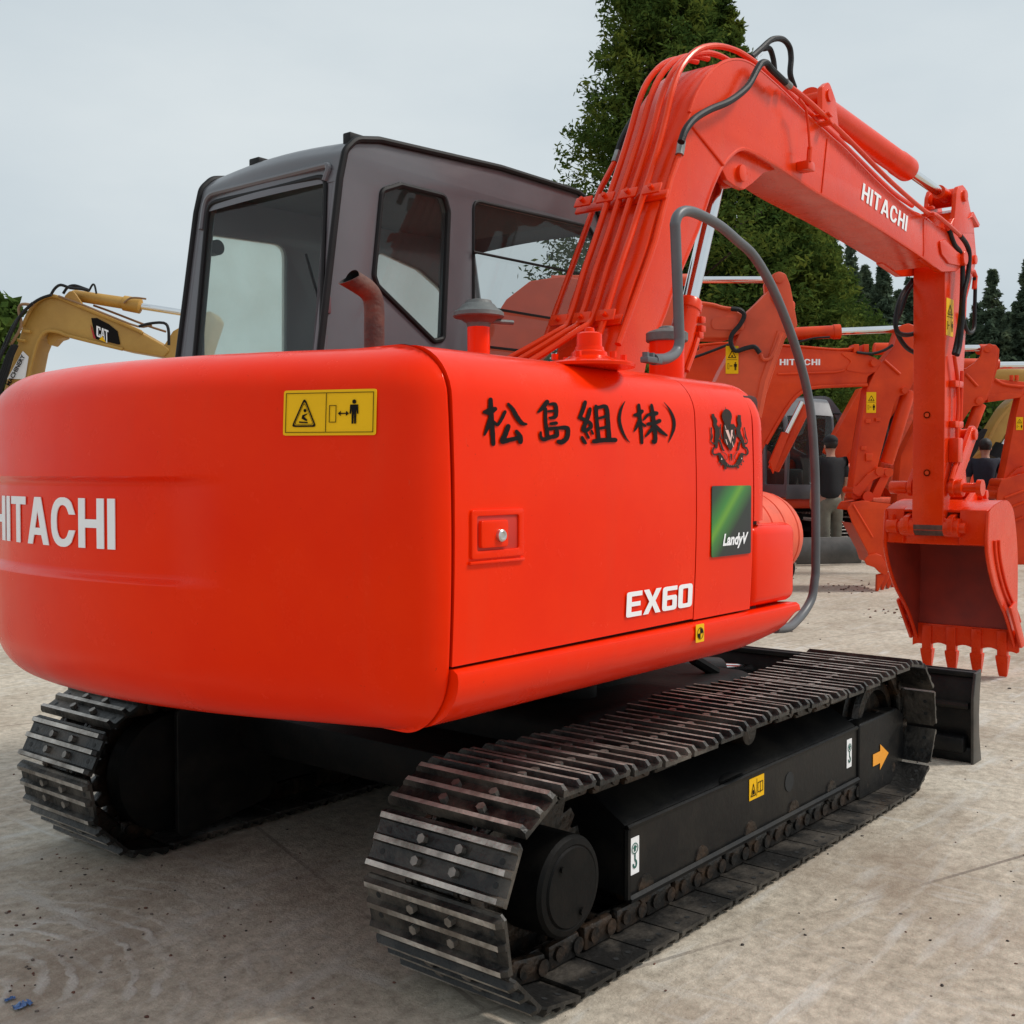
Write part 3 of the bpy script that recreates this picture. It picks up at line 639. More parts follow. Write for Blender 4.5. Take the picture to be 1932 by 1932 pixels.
brush('lettering', 1086.3, [[(200, 190, 34), (165, 300, 35), (110, 430, 34)], [(90, 460, 32), (220, 525, 34), (285, 575, 32), (290, 640, 28)], [(280, 310, 32), (250, 420, 36), (200, 540, 36), (150, 670, 40), (190, 695, 36), (270, 640, 30)], [(120, 815, 28), (160, 890, 32), (180, 915, 24)], [(200, 740, 22), (235, 820, 22)], [(290, 695, 20), (312, 750, 20)], [(385, 265, 34), (390, 500, 32), (412, 820, 34)], [(400, 290, 28), (540, 262, 36), (578, 330, 38), (585, 500, 38), (597, 820, 40)], [(430, 475, 22), (550, 440, 28)], [(440, 655, 24), (560, 630, 28)], [(325, 885, 40), (500, 862, 40), (700, 860, 40)]])
brush('lettering', 1086.3, [[(905, 175, 6), (830, 320, 22), (795, 500, 27), (830, 680, 26), (900, 830, 17), (965, 905, 5)]])
brush('lettering', 1086.3, [[(1150, 240, 28), (1160, 480, 33), (1175, 700, 30), (1180, 910, 26)], [(1065, 420, 25), (1130, 408, 42), (1200, 350, 34)], [(1140, 520, 28), (1090, 640, 24), (1045, 710, 8)], [(1190, 565, 22), (1240, 608, 24)], [(1290, 420, 26), (1250, 470, 22), (1215, 510, 10)], [(1290, 415, 20), (1400, 395, 44), (1455, 385, 36)], [(1372, 240, 26), (1390, 400, 34), (1400, 600, 38), (1420, 800, 34), (1400, 895, 38), (1365, 880, 22)], [(1290, 580, 30), (1400, 562, 35), (1500, 520, 36)], [(1400, 610, 30), (1310, 720, 28), (1240, 800, 12)], [(1430, 620, 35), (1520, 710, 36), (1615, 778, 20)]])
brush('lettering', 1086.3, [[(1600, 190, 4), (1700, 330, 18), (1760, 500, 27), (1755, 650, 26), (1700, 800, 16), (1650, 905, 5)]])
# emblem: crown, shield, two supporters, ribbon
def emblem():
    K = .0698; ox, oy = 1327.8, 759.8
    def to3(q, lift=.003): r = P(ox+K*q[0], oy+K*q[1], y=YS); z = r[2]; return (r[0], YS+.012*((z-1.2)/.35)**2-lift, z)
    CREST = simple('crest_ink', (.022, .020, .018), .55, c2=(.05, .03, .022), scale=60, spec=.15)
    st = [[(640, 110, 4), (640, 180, 10)], [(490, 575, 14), (478, 700, 14), (485, 850, 16), (510, 980, 20)], [(820, 575, 16), (880, 670, 18), (925, 790, 16), (895, 940, 18)],
        [(285, 300, 34), (300, 390, 42), (345, 480, 55), (335, 600, 46), (385, 700, 60), (390, 850, 66), (365, 980, 56), (345, 1080, 44), (350, 1180, 36), (325, 1230, 26)], [(390, 690, 26), (470, 690, 22)], [(230, 665, 18), (226, 800, 15), (240, 920, 22), (208, 1040, 12), (260, 1100, 22), (310, 1110, 20)], [(425, 990, 34), (470, 1110, 22), (515, 1260, 26), (560, 1300, 14)],
        [(1000, 330, 40), (990, 480, 52), (1005, 600, 48), (960, 720, 55), (975, 860, 58), (1030, 960, 48), (1075, 1080, 38), (1090, 1180, 34), (1150, 1235, 26)], [(940, 690, 24), (880, 700, 18)], [(985, 1050, 36), (960, 1160, 20), (930, 1260, 28), (900, 1290, 14)], [(1118, 665, 16), (1138, 800, 13), (1152, 930, 20), (1190, 1020, 10), (1165, 1100, 18), (1110, 1100, 20)],
        [(270, 1200, 20), (240, 1320, 22), (268, 1400, 22), (360, 1395, 26), (420, 1380, 40)], [(1150, 1200, 20), (1192, 1320, 22), (1160, 1400, 22), (1080, 1400, 22), (1030, 1375, 40)],
        [(410, 1360, 34), (470, 1500, 62), (540, 1620, 60), (640, 1700, 44), (740, 1722, 34), (840, 1700, 44), (930, 1620, 60), (990, 1500, 62), (1030, 1360, 34)], [(430, 1590, 40), (395, 1600, 16)], [(480, 1660, 30), (440, 1690, 12)], [(560, 1680, 16), (575, 1800, 28)], [(900, 1680, 16), (915, 1775, 26)], [(1040, 1590, 28), (1075, 1570, 12)], [(980, 1660, 26), (1020, 1690, 10)],
        [(520, 1340, 9), (610, 1410, 10), (620, 1520, 8), (570, 1560, 7)], [(900, 1340, 9), (840, 1410, 10), (830, 1520, 8), (880, 1560, 7)], [(730, 1380, 28), (735, 1470, 22), (735, 1570, 10)]]
    mb = MB(); li = 0
    for q0 in st:
        c = np.array(crom(q0, 4) if len(q0) > 2 else q0, float); xy, wd = c[:, :2], c[:, 2]; t = np.gradient(xy, axis=0); t /= np.linalg.norm(t, axis=1)[:, None]; n = np.stack([-t[:, 1], t[:, 0]], 1); li += 1; m = len(xy)
        w_ = wd*(1+.10*np.sin(np.arange(m)*2.3)); pts = [xy[i]+n[i]*w_[i] for i in range(m)]+[xy[i]-n[i]*w_[i] for i in range(m)]
        mb.add(([to3(q, .003+.00005*li) for q in pts], [(i, i+1, m+i+1, m+i) for i in range(m-1)]))
    def poly(p, lift, mi): vf = fill2d([p], 0); mb.add(([to3(q, lift) for q in vf[0]], vf[1]), mi)
    poly([tuple(a) for a in crom([(640, 165), (705, 188), (762, 245), (790, 330), (782, 430), (752, 520), (742, 575), (592, 575), (568, 520), (530, 430), (526, 310), (570, 212)], 2, True)], .0045, 0)
    poly([(560, 575), (790, 575), (850, 640), (846, 800), (872, 960), (860, 1060), (722, 1315), (600, 1135), (540, 1055), (540, 900), (550, 640)], .0048, 0)
    for p in ([(588, 735), (665, 735), (722, 955), (740, 735), (792, 735), (715, 1105)], [(574, 615), (588, 615), (614, 720), (600, 720)], [(752, 840), (768, 830), (806, 960), (792, 965)], [(578, 990), (600, 990), (638, 1130), (620, 1135)], [(745, 1050), (762, 1050), (796, 1190), (780, 1195)]): poly(p, .0055, 1)
    for p in ([(455, 1480), (480, 1535), (440, 1545)], [(1000, 1475), (1020, 1520), (982, 1525)]): poly(p, .0055, 1)
    for k in range(6): x = 620+k*50; y = 1680+12*(1-abs(k-2.5)/2.5)*1.5; poly([(x-9, y-16), (x+9, y-16), (x+5, y+14), (x-9, y+14)], .0055, 2)
    mb.build('crest_emblem', [CREST, simple('pale_pink_ink', (.80, .52, .46), .5), simple('faded_red_ink', (.30, .09, .07), .5)], PAN, 60)
emblem()
def green_label():
    a = P(1341, 1052, y=YS); b = P(1415, 1045, y=YS); t = P(1341, 917, y=YS); Wd, H = b[0]-a[0], t[2]-a[2]
    m, tt, bb = mat('green_gloss_label'); tc = tt.nodes.new('ShaderNodeTexCoord'); mp = tt.nodes.new('ShaderNodeMapping'); mp.inputs['Rotation'].default_value = (0, R(35), 0)
    gr = tt.nodes.new('ShaderNodeSeparateXYZ'); tt.links.new(tc.outputs['Generated'], mp.inputs[0]); tt.links.new(mp.outputs[0], gr.inputs[0])
    rp = tt.nodes.new('ShaderNodeValToRGB'); e = rp.color_ramp.elements; e[0].position = .0; e[0].color = (.008, .02, .016, 1); e[1].position = 1; e[1].color = (.012, .012, .018, 1)
    for pz, c in ((.14, (.01, .05, .02)), (.34, (.03, .22, .03)), (.44, (.13, .34, .02)), (.52, (.04, .20, .03)), (.72, (.010, .02, .015))): x = e.new(pz); x.color = (*c, 1)
    # diagonal band of the printed picture: coordinate across the band
    ma = tt.nodes.new('ShaderNodeMath'); ma.operation = 'MULTIPLY_ADD'; sp = tt.nodes.new('ShaderNodeSeparateXYZ'); tt.links.new(tc.outputs['Generated'], sp.inputs[0])
    tt.links.new(sp.outputs['X'], ma.inputs[0]); ma.inputs[1].default_value = .62
    m2 = tt.nodes.new('ShaderNodeMath'); m2.operation = 'MULTIPLY_ADD'; tt.links.new(sp.outputs['Z'], m2.inputs[0]); m2.inputs[1].default_value = -.62; m2.inputs[2].default_value = .60
    tt.links.new(m2.outputs[0], ma.inputs[2]); tt.links.new(ma.outputs[0], rp.inputs[0]); tt.links.new(rp.outputs[0], bb.inputs['Base Color']); bb.inputs['Roughness'].default_value = .3
    M = Matrix(((1, 0, 0, a[0]), (0, 0, -1, YS+.0), (0, 1, 0, a[2]), (0, 0, 0, 1)))
    mb = MB(); mb.add(fill2d([fillet([(0, 0), (Wd, 0), (Wd, H), (0, H)], .008, 3)], .002, 0, M @ Matrix.Translation((0, 0, .002))))
    o = mb.build('oil_label', m, PAN, 60)
    mb = MB(); vf = fill2d(None, 0, text='LandyV', size=1, off=.035, shear=.3); A = np.array(vf[0]); s = .66*Wd/np.ptp(A[:, 0]); A = (A-A.min(0))*s
    mb.add(([(a[0]+.26*Wd+q[0], YS-.0045, a[2]+.020+q[1]*.95) for q in A], vf[1])); mb.build('lettering', WHITE, o, 60)
green_label()
p = P(1312, 1213, y=-1.083); s = .046; cxm = s/2
pies = [[(cxm, s*.55)]+circle(cxm, s*.55, .0145, 8, a0=a_, a1=a_+90) for a_ in (0, 180)]
sticker('balance_sticker', SK, Matrix(((1, 0, 0, p[0]), (0, 0, -1, -1.083), (0, 1, 0, p[2]), (0, 0, 0, 1))), s, s*1.12, STICKY, [(INK, [[circle(cxm, s*.55, .017, 20), circle(cxm, s*.55, .0155, 20)]]+[[q] for q in pies])], .003)

# ---- handrail
q = [P(1232.6, 678.5, y=-.957), P(1257, 676.5, y=-.93), P(1275, 665, y=-.90), P(1282, 646, y=-.90), P(1281, 620, y=-.9), P(1279, 557, y=-.9), P(1274.5, 440, y=-.9), P(1274, 422, y=-.9), P(1280, 405, y=-.9), P(1295, 398, y=-.9), P(1320, 405, y=-.9), P(1358, 426, y=-.9), P(1389, 452, y=-.9), P(1425, 487, y=-.9), P(1465, 560, y=-.9), P(1504, 665, y=-.9), P(1528, 765, y=-.9), P(1537, 875, y=-.9), P(1539, 966, y=-.9), P(1539, 1070, y=-.9), P(1537, 1095, y=-.9), P(1532, 1127, y=-.9), P(1519, 1152, y=-.9), P(1502, 1172, y=-.91), P(1487, 1184, y=-.95), P(1462, 1186, y=-1.0)]
mb = MB(); mb.add(tube(q, .0165, 14, 4)); q0 = q[0]; mb.add(rbox(q0[0]-.05, q0[0]+.03, q0[1]-.014, q0[1]+.014, q0[2]-.012, q0[2]+.006, .004))
for dx in (-.04, -.01): mb.add(cyl((q0[0]+dx, q0[1], q0[2]), (q0[0]+dx, q0[1], q0[2]+.018), .010, 6))
mb.build('handrail', RAILGREY, EX)
# ---- top fittings
zt = 1.60
mb = MB(); cx_, cy_ = -.40, -.62
c = P(1112, 676, z=1.615); cx_, cy_ = c[0], c[1]
mb.add(lathe((cx_, cy_, 1.590), (cx_, cy_, 2), [(0, .120), (.008, .121), (.013, .112), (.018, .072), (.028, .055), (.03, .048), (.040, .046), (.044, .040), (.054, .037), (.054, .034), (.088, .033), (.092, .028), (.094, .014), (.104, .012), (.106, .007)], 36))
for k in range(6): an = k*1.047+.3; mb.add(cyl((cx_+.092*math.cos(an), cy_+.092*math.sin(an), 1.610), (cx_+.092*math.cos(an), cy_+.092*math.sin(an), 1.625), .009, 6))
mb.build('fuel_filler', ORANGE, EX)
mb = MB(); c = P(1258, 690, y=-.60); fx = c[0]
mb.add(lathe((fx, -.6, 1.52), (fx, -.6, 2), [(0, .062), (.255, .062)], 28)); FT = mb.build('filler_neck', ORANGE, EX)
mb = MB(); mb.add(lathe((fx, -.6, 1.775), (fx, -.6, 2), [(0, .070), (.004, .074), (.03, .074), (.036, .066), (.048, .03), (.052, .028), (.056, .02)], 28)); mb.build('filler_cap', GREYCAP, FT)
mb = MB(); bx, by = P(903, 640, y=-.35)[0], -.35
mb.add(cyl((bx, by, 1.58), (bx, by, 1.80), .036, 24)); BR = mb.build('air_intake', ORANGE, EX)
mb = MB(); mb.add(lathe((bx, by, 1.775), (bx, by, 2), [(0, .036), (.012, .038), (.028, .062), (.030, .078), (.034, .082), (.046, .080), (.062, .058), (.072, .050), (.074, .045), (.084, .04), (.088, .02)], 32)); mb.build('rain_cap', GREYCAP, BR)
mb = MB(); mb.add(cyl((bx+.01, by-.02, 1.795), (bx+.11, by-.05, 1.797), .008, 8)); mb.add(lathe((bx, by, 1.785), (bx, by, 1.81), [(0, .039), (.02, .039)], 24)); mb.build('clamp_band', GREYCAP, BR)
# exhaust
e = [P(706, 690, y=-.35), P(706, 620, y=-.35), P(706, 585, y=-.35), P(703, 562, y=-.35), P(693, 547, y=-.35), P(678, 536, y=-.35), P(660, 525, y=-.35)]
pts = crom([e[0], e[1], e[2], e[3], e[4], e[5], e[6]], 5)
vs, fs = tube(pts, .029, 24, 0, False); dirv = Vector(pts[-1]-pts[-2]).normalized()
for k in range(24):   # slash-cut mouth
    i = (len(pts)-1)*24+k; v_ = Vector(vs[i]); rel = v_-Vector(pts[-1]); vs[i] = tuple(v_-dirv*rel.z*1.0)
mb = MB(); mb.add((vs, fs)); 
vs2, fs2 = tube(pts, .0265, 24, 0, False)
for k in range(24):
    i = (len(pts)-1)*24+k; v_ = Vector(vs2[i]); rel = v_-Vector(pts[-1]); vs2[i] = tuple(v_-dirv*rel.z*1.0)
mb2 = MB(); mb2.add((vs2, fs2)); n1 = len(vs)
mb.add((vs2, [f[::-1] for f in fs2]), 1); base = (len(pts)-1)*24
for k in range(24): mb.f.append((base+k, base+(k+1) % 24, n1+base+(k+1) % 24, n1+base+k)); mb.m.append(0)
o = mb.build('exhaust_pipe', [RUST, DARKIN], EX)

# ---- cab
CB = None
def cab():
    global CB
    y0, y1 = .25, 1.075
    xr = lambda z: -.757+.155*(z-1.771)      # rear wall lean
    prof = [(-.85+.0, 1.0), (xr(1.6), 1.6), (xr(2.0), 2.0), (xr(2.33), 2.33), (-.645, 2.43), (-.595, 2.478), (-.48, 2.502), (.2, 2.545), (.72, 2.55), (.86, 2.51), (.93, 2.42), (1.02, 2.0), (1.06, 1.6), (1.03, 1.0)]
    def side(y, s, holes):
        mb = MB(); out = fillet(prof, [0, 0, 0, .08, .06, .08, .1, .2, .1, .06, .06, .1, .1, 0], 4)
        mb.add(slab_xz([out]+holes, y, y+s*.035, .006)); return mb
    W1 = fillet(XZ([(720, 360), (755, 349), (838, 370), (846, 400), (836, 640), (818, 644), (712, 540), (705, 520)], y0), [.03, .03, .03, .03, .02, .02, .03, .02], 4)
    W2 = fillet([tuple(a) for a in XZ([(893, 378), (1112, 428)], y0)]+[(.93, 2.30), (.97, 1.85), (.90, 1.50), (.05, 1.50), XZ([(893, 640)], y0)[0]], [.04, .04, .05, .03, .03, .03, .03], 4)
    mb = side(y0, 1, [W1, W2]); CB = mb.build('cab', CABGREY, EX)
    # raised window surround strips
    def surround(name, poly, y, r, m, parent, dy=0):
        pts = [(a[0], y+dy, a[1]) for a in poly]; pts.append(pts[0]); pts.append(pts[1]); mb = MB(); mb.add(tube(pts, r, 8)); return mb.build(name, m, parent)
    W1f = MB(); W1f.add(slab_xz([W1], y0+.012, y0+.012, 0)); g1 = W1f.build('window', GLASS, CB); surround('window_seal', W1, y0, .011, RUBBER, g1, .0)
    W2f = MB(); W2f.add(slab_xz([W2], y0+.012, y0+.012, 0)); g2 = W2f.build('window', GLASS, CB); surround('window_seal', W2, y0, .007, RUBBER, g2)
    mb = MB()
    for py0, py1 in (((893, 475), (1110, 520)), ((893, 576), (1110, 612)), ((925, 655), (1005, 664))):
        a = P(*py0, y=y0-.012); b = P(*py1, y=y0-.012); d = b-a; mb.add(tube([a, a+d*1.0], .0055, 8))
    mb.build('guard_bar', RUBBER, g2)
    # left wall with filmed windows
    WL1 = fillet([(-.665, 1.50), (-.262, 1.50), (-.255, 2.27), (-.66, 2.25)], .05, 4)
    WL2 = fillet([(.27, 1.45), (.78, 1.45), (.80, 1.9), (.72, 2.20), (.55, 2.28), (.27, 2.33)], [.05, .05, .06, .1, .1, .05], 4)
    mb = side(y1, -1, [WL1, WL2]); LW = mb.build('left_wall', CABGREY, CB)
    for Wp in (WL1, WL2): mb = MB(); mb.add(slab_xz([Wp], y1-.02, y1-.02, 0)); mb.build('side_window', GLASS_FILM, CB)
    # rear wall plate: local u = y (left), v = along slope
    zb_, zt_ = 1.0, 2.34; pr = lambda y, z: (xr(z), y, z)
    wy = [(P(612, 640, x=xr(1.77))), (P(378, 640, x=xr(1.77))), (P(396, 386, x=xr(2.3))), (P(607, 336, x=xr(2.3)))]
    Wr = [(wy[0][1]-.012, 1.55), (wy[1][1]+.022, 1.55), (wy[2][1]+.022, wy[2][2]+.008), (wy[3][1]-.014, wy[3][2]+.008)]
    sl = math.hypot(1, .155); M = frame((xr(0), 0, 0), (0, 1, 0), (.155, 0, 1))
    tol = lambda P_: [(a, b*sl) for a, b in P_]
    out_ = tol([(y0+.004, 1.0), (y1-.004, 1.0), (y1-.02, 2.37), (y0+.004, 2.37)])
    Wrf = fillet(tol(Wr), [.05, .05, .05, .05], 4)
    mb = MB(); mb.add(fill2d([out_, Wrf], .03, .004, M @ Matrix.Translation((0, 0, .016))))
    RW = mb.build('rear_wall', CABGREY, CB)
    mb = MB(); mb.add(fill2d([Wrf], 0, 0, M @ Matrix.Translation((0, 0, .010)))); g3 = mb.build('rear_window', GLASS_REAR, CB)
    pts = [M @ Vector((a[0], a[1], -.0)) for a in Wrf]; pts += [pts[0], pts[1]]; mb = MB(); mb.add(tube(pts, .010, 8)); mb.build('window_seal', RUBBER, g3)
    # pressed brow above the rear window
    br = [M @ Vector(a) for a in [(Wrf[0][0], 0, 0)]] 
    bw = fillet([(Wr[3][0]-.0, (Wr[3][1]-.02)*sl), (Wr[3][0]-.02, (Wr[3][1]+.035)*sl), (Wr[2][0]+.02, (Wr[2][1]+.035)*sl), (Wr[2][0]+.02, (Wr[2][1]-.10)*sl)], [0, .03, .06, 0], 5)
    mb = MB(); mb.add(tube([M @ Vector((a[0], a[1], -.003)) for a in bw], .012, 8)); mb.build('window_brow', CABGREY, RW)
    # roof strip with crowned section
    rp_ = fillet(prof, [0, 0, 0, .08, .06, .08, .1, .2, .1, .06, .06, .1, .1, 0], 4)
    top = [q for q in rp_ if q[1] > 2.3]
    rings = []
    for q in top:
        rings.append([(q[0]+(.01 if q[0] < -.5 else 0)*math.sin(math.pi*t)*-1, y0+.003+(y1-y0-.006)*t, q[1]+.020*math.sin(math.pi*t)*min(1, max(0, (q[1]-2.3)/.15))) for t in np.linspace(0, 1, 12)])
    mb = MB(); mb.add(loft(rings)); RF = mb.build('roof', CABGREY, CB, 50)
    mb = MB()
    for yy, s_ in ((y0-.004, -1), (y1+.004, 1)):
        ed = [(q[0], yy, q[1]+.004) for q in rp_ if q[1] > 1.3]; mb.add(tube(ed, .013, 8))
    mb.build('roof_gutter', RUBBER, CB)
    mb = MB(); mb.add(rbox(-.585, -.50, .80, .86, 2.49, 2.525, .006)); mb.build('roof_bracket', RUBBER, RF); mb = MB(); mb.add(rbox(-.60, -.50, .27, .31, 2.47, 2.515, .006)); mb.build('roof_bracket', RUBBER, RF)
    # interior
    mb = MB(); mb.add(rbox(-.80, 1.0, y0+.04, y1-.04, .96, 1.02, .005)); mb.build('cabin_floor', CABIN_IN, CB); mb = MB(); mb.add(slab_xz([[(-.60, 2.44), (.82, 2.49), (.82, 2.45), (-.59, 2.40)]], y0+.04, y1-.04, 0)); mb.build('headlining', CABIN_IN, CB)
    mb = MB(); mb.add(rbox(-.35, .15, .45, .88, 1.02, 1.45, .05, 3)); mb.add(rbox(-.42, -.28, .47, .86, 1.40, 1.74, .05, 3)); mb.build('seat', DARKIN, CB)
    a = P(500, 478, x=-.70); b = P(527, 600, x=-.70)
    mb = MB(); A0 = M @ Vector((P(580, 480, x=-.69)[1], P(580, 480, x=-.69)[2]*sl, .012)); A1 = M @ Vector((P(597, 560, x=-.73)[1], P(597, 560, x=-.73)[2]*sl, .012)); mb.add(tube([A0, A1], .0055, 8)); mb.build('wiper', RUBBER, g3)
    # front frame
    mb = MB(); mb.add(tube([(.92, y0+.02, 2.44), (1.01, y0+.02, 2.0), (1.05, y0+.02, 1.6), (1.02, y0+.02, 1.0)], .022, 8)); mb.add(tube([(.92, y1-.02, 2.44), (1.01, y1-.02, 2.0), (1.05, y1-.02, 1.6), (1.02, y1-.02, 1.0)], .022, 8)); mb.add(rbox(.98, 1.02, y0, y1, 1.0, 1.3, .01)); mb.build('front_frame', CABGREY, CB)
    mb = MB(); c = P(619, 575, y=y0-.003); mb.add(rbox(c[0]-.012, c[0]+.012, y0-.007, y0+.002, c[2]-.03, c[2]+.03, .004)); mb.build('door_stop', simple('stop_paint', (.12, .06, .07), .5), CB)
    mb = MB(); c = P(400, 469, y=y1-.02); mb.add(cyl((c[0], y1-.06, c[2]), (c[0], y1-.015, c[2]), .030, 20)); mb.build('window_knob', simple('knob_dark', (.03, .04, .04), .6), CB)
cab()
mb = MB(); mb.add(rbox(-.80, .98, .24, 1.08, .93, 1.0, .01)); mb.build('cab_base', ORANGE, EX)

# ---- boom
YC = -.30; YB0, YB1 = YC-.135, YC+.135
top_px = [(1164, 654), (1188, 557), (1216.4, 476), (1235, 411.6), (1262, 330), (1283, 268), (1303, 211.7), (1316, 176), (1338, 141), (1363, 119), (1391, 112), (1416, 119), (1439.6, 136.6), (1480, 173), (1520.5, 213.5), (1571, 260), (1597, 283), (1663, 350), (1713, 393), (1744, 409), (1766, 427)]
bot_px = [(1763, 502), (1733, 480), (1643, 421), (1541, 362), (1504, 337), (1460, 308.5), (1419, 286), (1399, 281), (1381, 292), (1364, 312.5), (1350, 340), (1338, 370), (1317.5, 432), (1287, 504.6), (1269, 549), (1253, 596), (1226.5, 658)]
topl, botl = XZ(top_px, YB0), XZ(bot_px, YB0)
dirt_ = np.array(topl[0])-np.array(topl[1]); dirt_ /= np.linalg.norm(dirt_)
ft = tuple(np.array(topl[0])+dirt_*.62); fb = (ft[0]+.22, ft[1]-.06)
mid = [(ft[0]+.05, ft[1]-.10), (ft[0]+.14, ft[1]-.12)]
outl = [ft]+[tuple(a) for a in crom(topl, 3)]+[tuple(a) for a in crom(botl, 3)]+[fb]+mid[::-1]
mb = MB(); mb.add(slab_xz([outl], YB0, YB1, .006)); BOOM = mb.build('boom', ORANGE_B, EX, 30)
# edge flanges (weld lips) on the right side
mb = MB()
def strip_on(poly, y, w_, t):  # tube-like lip along the edge
    mb.add(tube([(a[0], y, a[1]) for a in poly], w_, 6))
strip_on(crom(botl, 3), YB0+.004, .009, 0); mb.build('edge_lip', ORANGE_B, BOOM); mb = MB(); strip_on(crom(topl[6:], 3), YB0+.006, .008, 0); mb.build('edge_lip', ORANGE_B, BOOM)
# stiffener seam
for c_, r_ in ((((1301, 232), (1365, 312)), .006), (((1561, 262), (1550, 368)), .003), (((1749, 412), (1742, 487)), .003)):
    mb = MB(); mb.add(tube([P(*c_[0], y=YB0-.002), P(*c_[1], y=YB0-.002)], r_, 6)); mb.build('weld_seam', ORANGE_B, BOOM)
# cylinder ears under the bend
ear = fillet(XZ([(1362, 318), (1372, 340), (1388, 352), (1404, 358), (1420, 346), (1442, 326), (1470, 318), (1440, 296), (1400, 284), (1376, 296)], YB0+.03), [0, .02, .02, .03, .03, .03, 0, 0, 0, 0], 3)
mb = MB(); mb.add(slab_xz([ear], YB0+.030, YB0+.055, .004)); mb.add(slab_xz([ear], YB1-.055, YB1-.030, .004)); pc = P(1396, 328, y=YB0+.03); mb.add(cyl((pc[0], YB0+.012, pc[2]), (pc[0], YB1-.012, pc[2]), .036, 24, .003)); mb.build('cylinder_bracket', ORANGE_B, BOOM)
# lettering on boom
def boom_text():
    ps, tw = glyphs('HITACHI', 1, .165, .09, .56)
    a = P(1624, 376, y=YB0); b = P(1709, 437, y=YB0); t = P(1628, 345, y=YB0)
    u = (b-a); Lg = np.linalg.norm(u); u /= Lg; vv = np.array([0, 0, 1.]); hv = (t-a); H = float(np.linalg.norm(hv)); vdir = hv/H
    vf = fill2d(ps, .0); vs = [tuple(a+u*q[0]/tw*Lg+vdir*q[1]*H+np.array([0, -.003, 0])) for q in vf[0]]
    mb = MB(); mb.add((vs, vf[1])); mb.build('lettering', WHITE, BOOM, 60)
boom_text()
# boom nose plates
nose = fillet(XZ([(1742, 412), (1766, 424), (1784, 434), (1813, 477), (1817, 489), (1812, 504), (1804, 512), (1776, 513), (1762, 503), (1742, 488)], YB0), [0, .02, .03, .04, .03, .04, .03, .03, 0, 0], 3)
mb = MB(); mb.add(slab_xz([nose], YB0-.004, YB0+.035, .004)); mb.add(slab_xz([nose], YB1-.035, YB1+.004, .004)); 
tear = fillet(XZ([(1768, 455), (1778, 452), (1800, 474), (1810, 480), (1814, 490), (1806, 502), (1786, 498), (1772, 480)], YB0), .03, 3); mb.add(slab_xz([tear], YB0-.016, YB0-.002, .004))
pn = P(1811.5, 488, y=YB0); mb.add(lathe((pn[0], YB0-.036, pn[2]), (pn[0], YB1+.03, pn[2]), [(0, .012), (.0, .04), (.004, .045), (.30, .045), (.30, .01)], 24)); mb.build('boom_nose', ORANGE_B, BOOM)
# boom cylinder
A = P(1396, 328, y=YB0+.03); A[1] = YC; B = P(1302, 566, y=YC); d = (B-A)/np.linalg.norm(B-A); T = P(1300, 566, y=YC); Lr = float((T-A)@d)
mb = MB(); mb.add(cyl(A+d*.05, A+d*(Lr+.1), .034, 28)); BCY = MB(); BCY.add(lathe(A+d*Lr, A+d*2, [(0, .034), (0, .050), (.012, .056), (.045, .056), (.05, .052), (.95, .052)], 28)); BCY.add(lathe(A+d*(Lr+.95), A+d*3, [(0, .03), (.05, .03)], 12)); BC = BCY.build('boom_cylinder', ORANGE_B, EX); mb.build('piston_rod', CHROME, BC)
mb = MB(); mb.add(cyl((A[0], YC-.06, A[2]), (A[0], YC+.06, A[2]), .050, 24, .003)); mb.build('rod_eye', ORANGE_B, BC)
mb = MB()
for px, py in ((1322, 603), (1322, 620), (1318, 632)): c = P(px, py, y=YC-.05); mb.add(rbox(c[0]-.018, c[0]+.018, c[1]-.015, c[1]+.015, c[2]-.016, c[2]+.012, .004))
c1, c2, c3 = P(1318, 632, y=YC-.05), P(1308, 665, y=YC-.06), P(1295, 700, y=YC-.06); mb.add(tube([c1, c2, c3], .012, 8)); mb.build('cylinder_port', ORANGE_B, BC)
# pipes on the back of the boom
tl = np.array([ft]+[tuple(a) for a in crom(topl, 4)])
tn = np.gradient(tl, axis=0); tn /= np.linalg.norm(tn, axis=1)[:, None]; nrm2 = np.stack([-tn[:, 1], tn[:, 0]], 1)
def offp(i, o): return tl[i]+nrm2[i]*o
n_ = len(tl); cum = np.concatenate([[0], np.cumsum(np.linalg.norm(np.diff(tl, axis=0), axis=1))])
def idx(px): # index nearest photo column
    return int(np.argmin([abs(a[0]-P(px[0], px[1], y=YB0)[0])+abs(a[1]-P(px[0], px[1], y=YB0)[2]) for a in tl]))
i_top = idx((1391, 112)); i_end = idx((1744, 409)); i_foot = idx((1176, 606)); 
PIPES = []
for k, (y, extra) in enumerate(((-.378, .030), (-.322, 0), (-.268, 0), (-.215, 0))):
    pts = []
    last = i_end if k in (0,) else (idx((1500, 190)) if k == 1 else idx((1420, 122)))
    for i in range(i_foot, last+1, 4):
        s = cum[i]; o = .036; b = math.exp(-((cum[i]-cum[idx((1330, 152))])/.30)**2)*(.055 if k == 0 else .035)
        ff = sst(cum[i_top]-.25, cum[i_top]+.45, cum[i]) if k == 0 else 0
        q = offp(i, o+.009*ff+b); pts.append((q[0], y-.03*ff, q[1]))
    c0 = pts[0]
    if k == 0: pts = [(c0[0]-.10, y+.01, c0[2]-.26), (c0[0]-.06, y+.01, c0[2]-.14)]+pts
    else: pts = [(c0[0]-.26, y+.16+.03*k, c0[2]-.22), (c0[0]-.06, y+.02, c0[2]-.05)]+pts
    mb = MB(); mb.add(tube(pts, .0125, 10, 3)); PIPES.append(mb.build('hydraulic_pipe', ORANGE_B, BOOM))
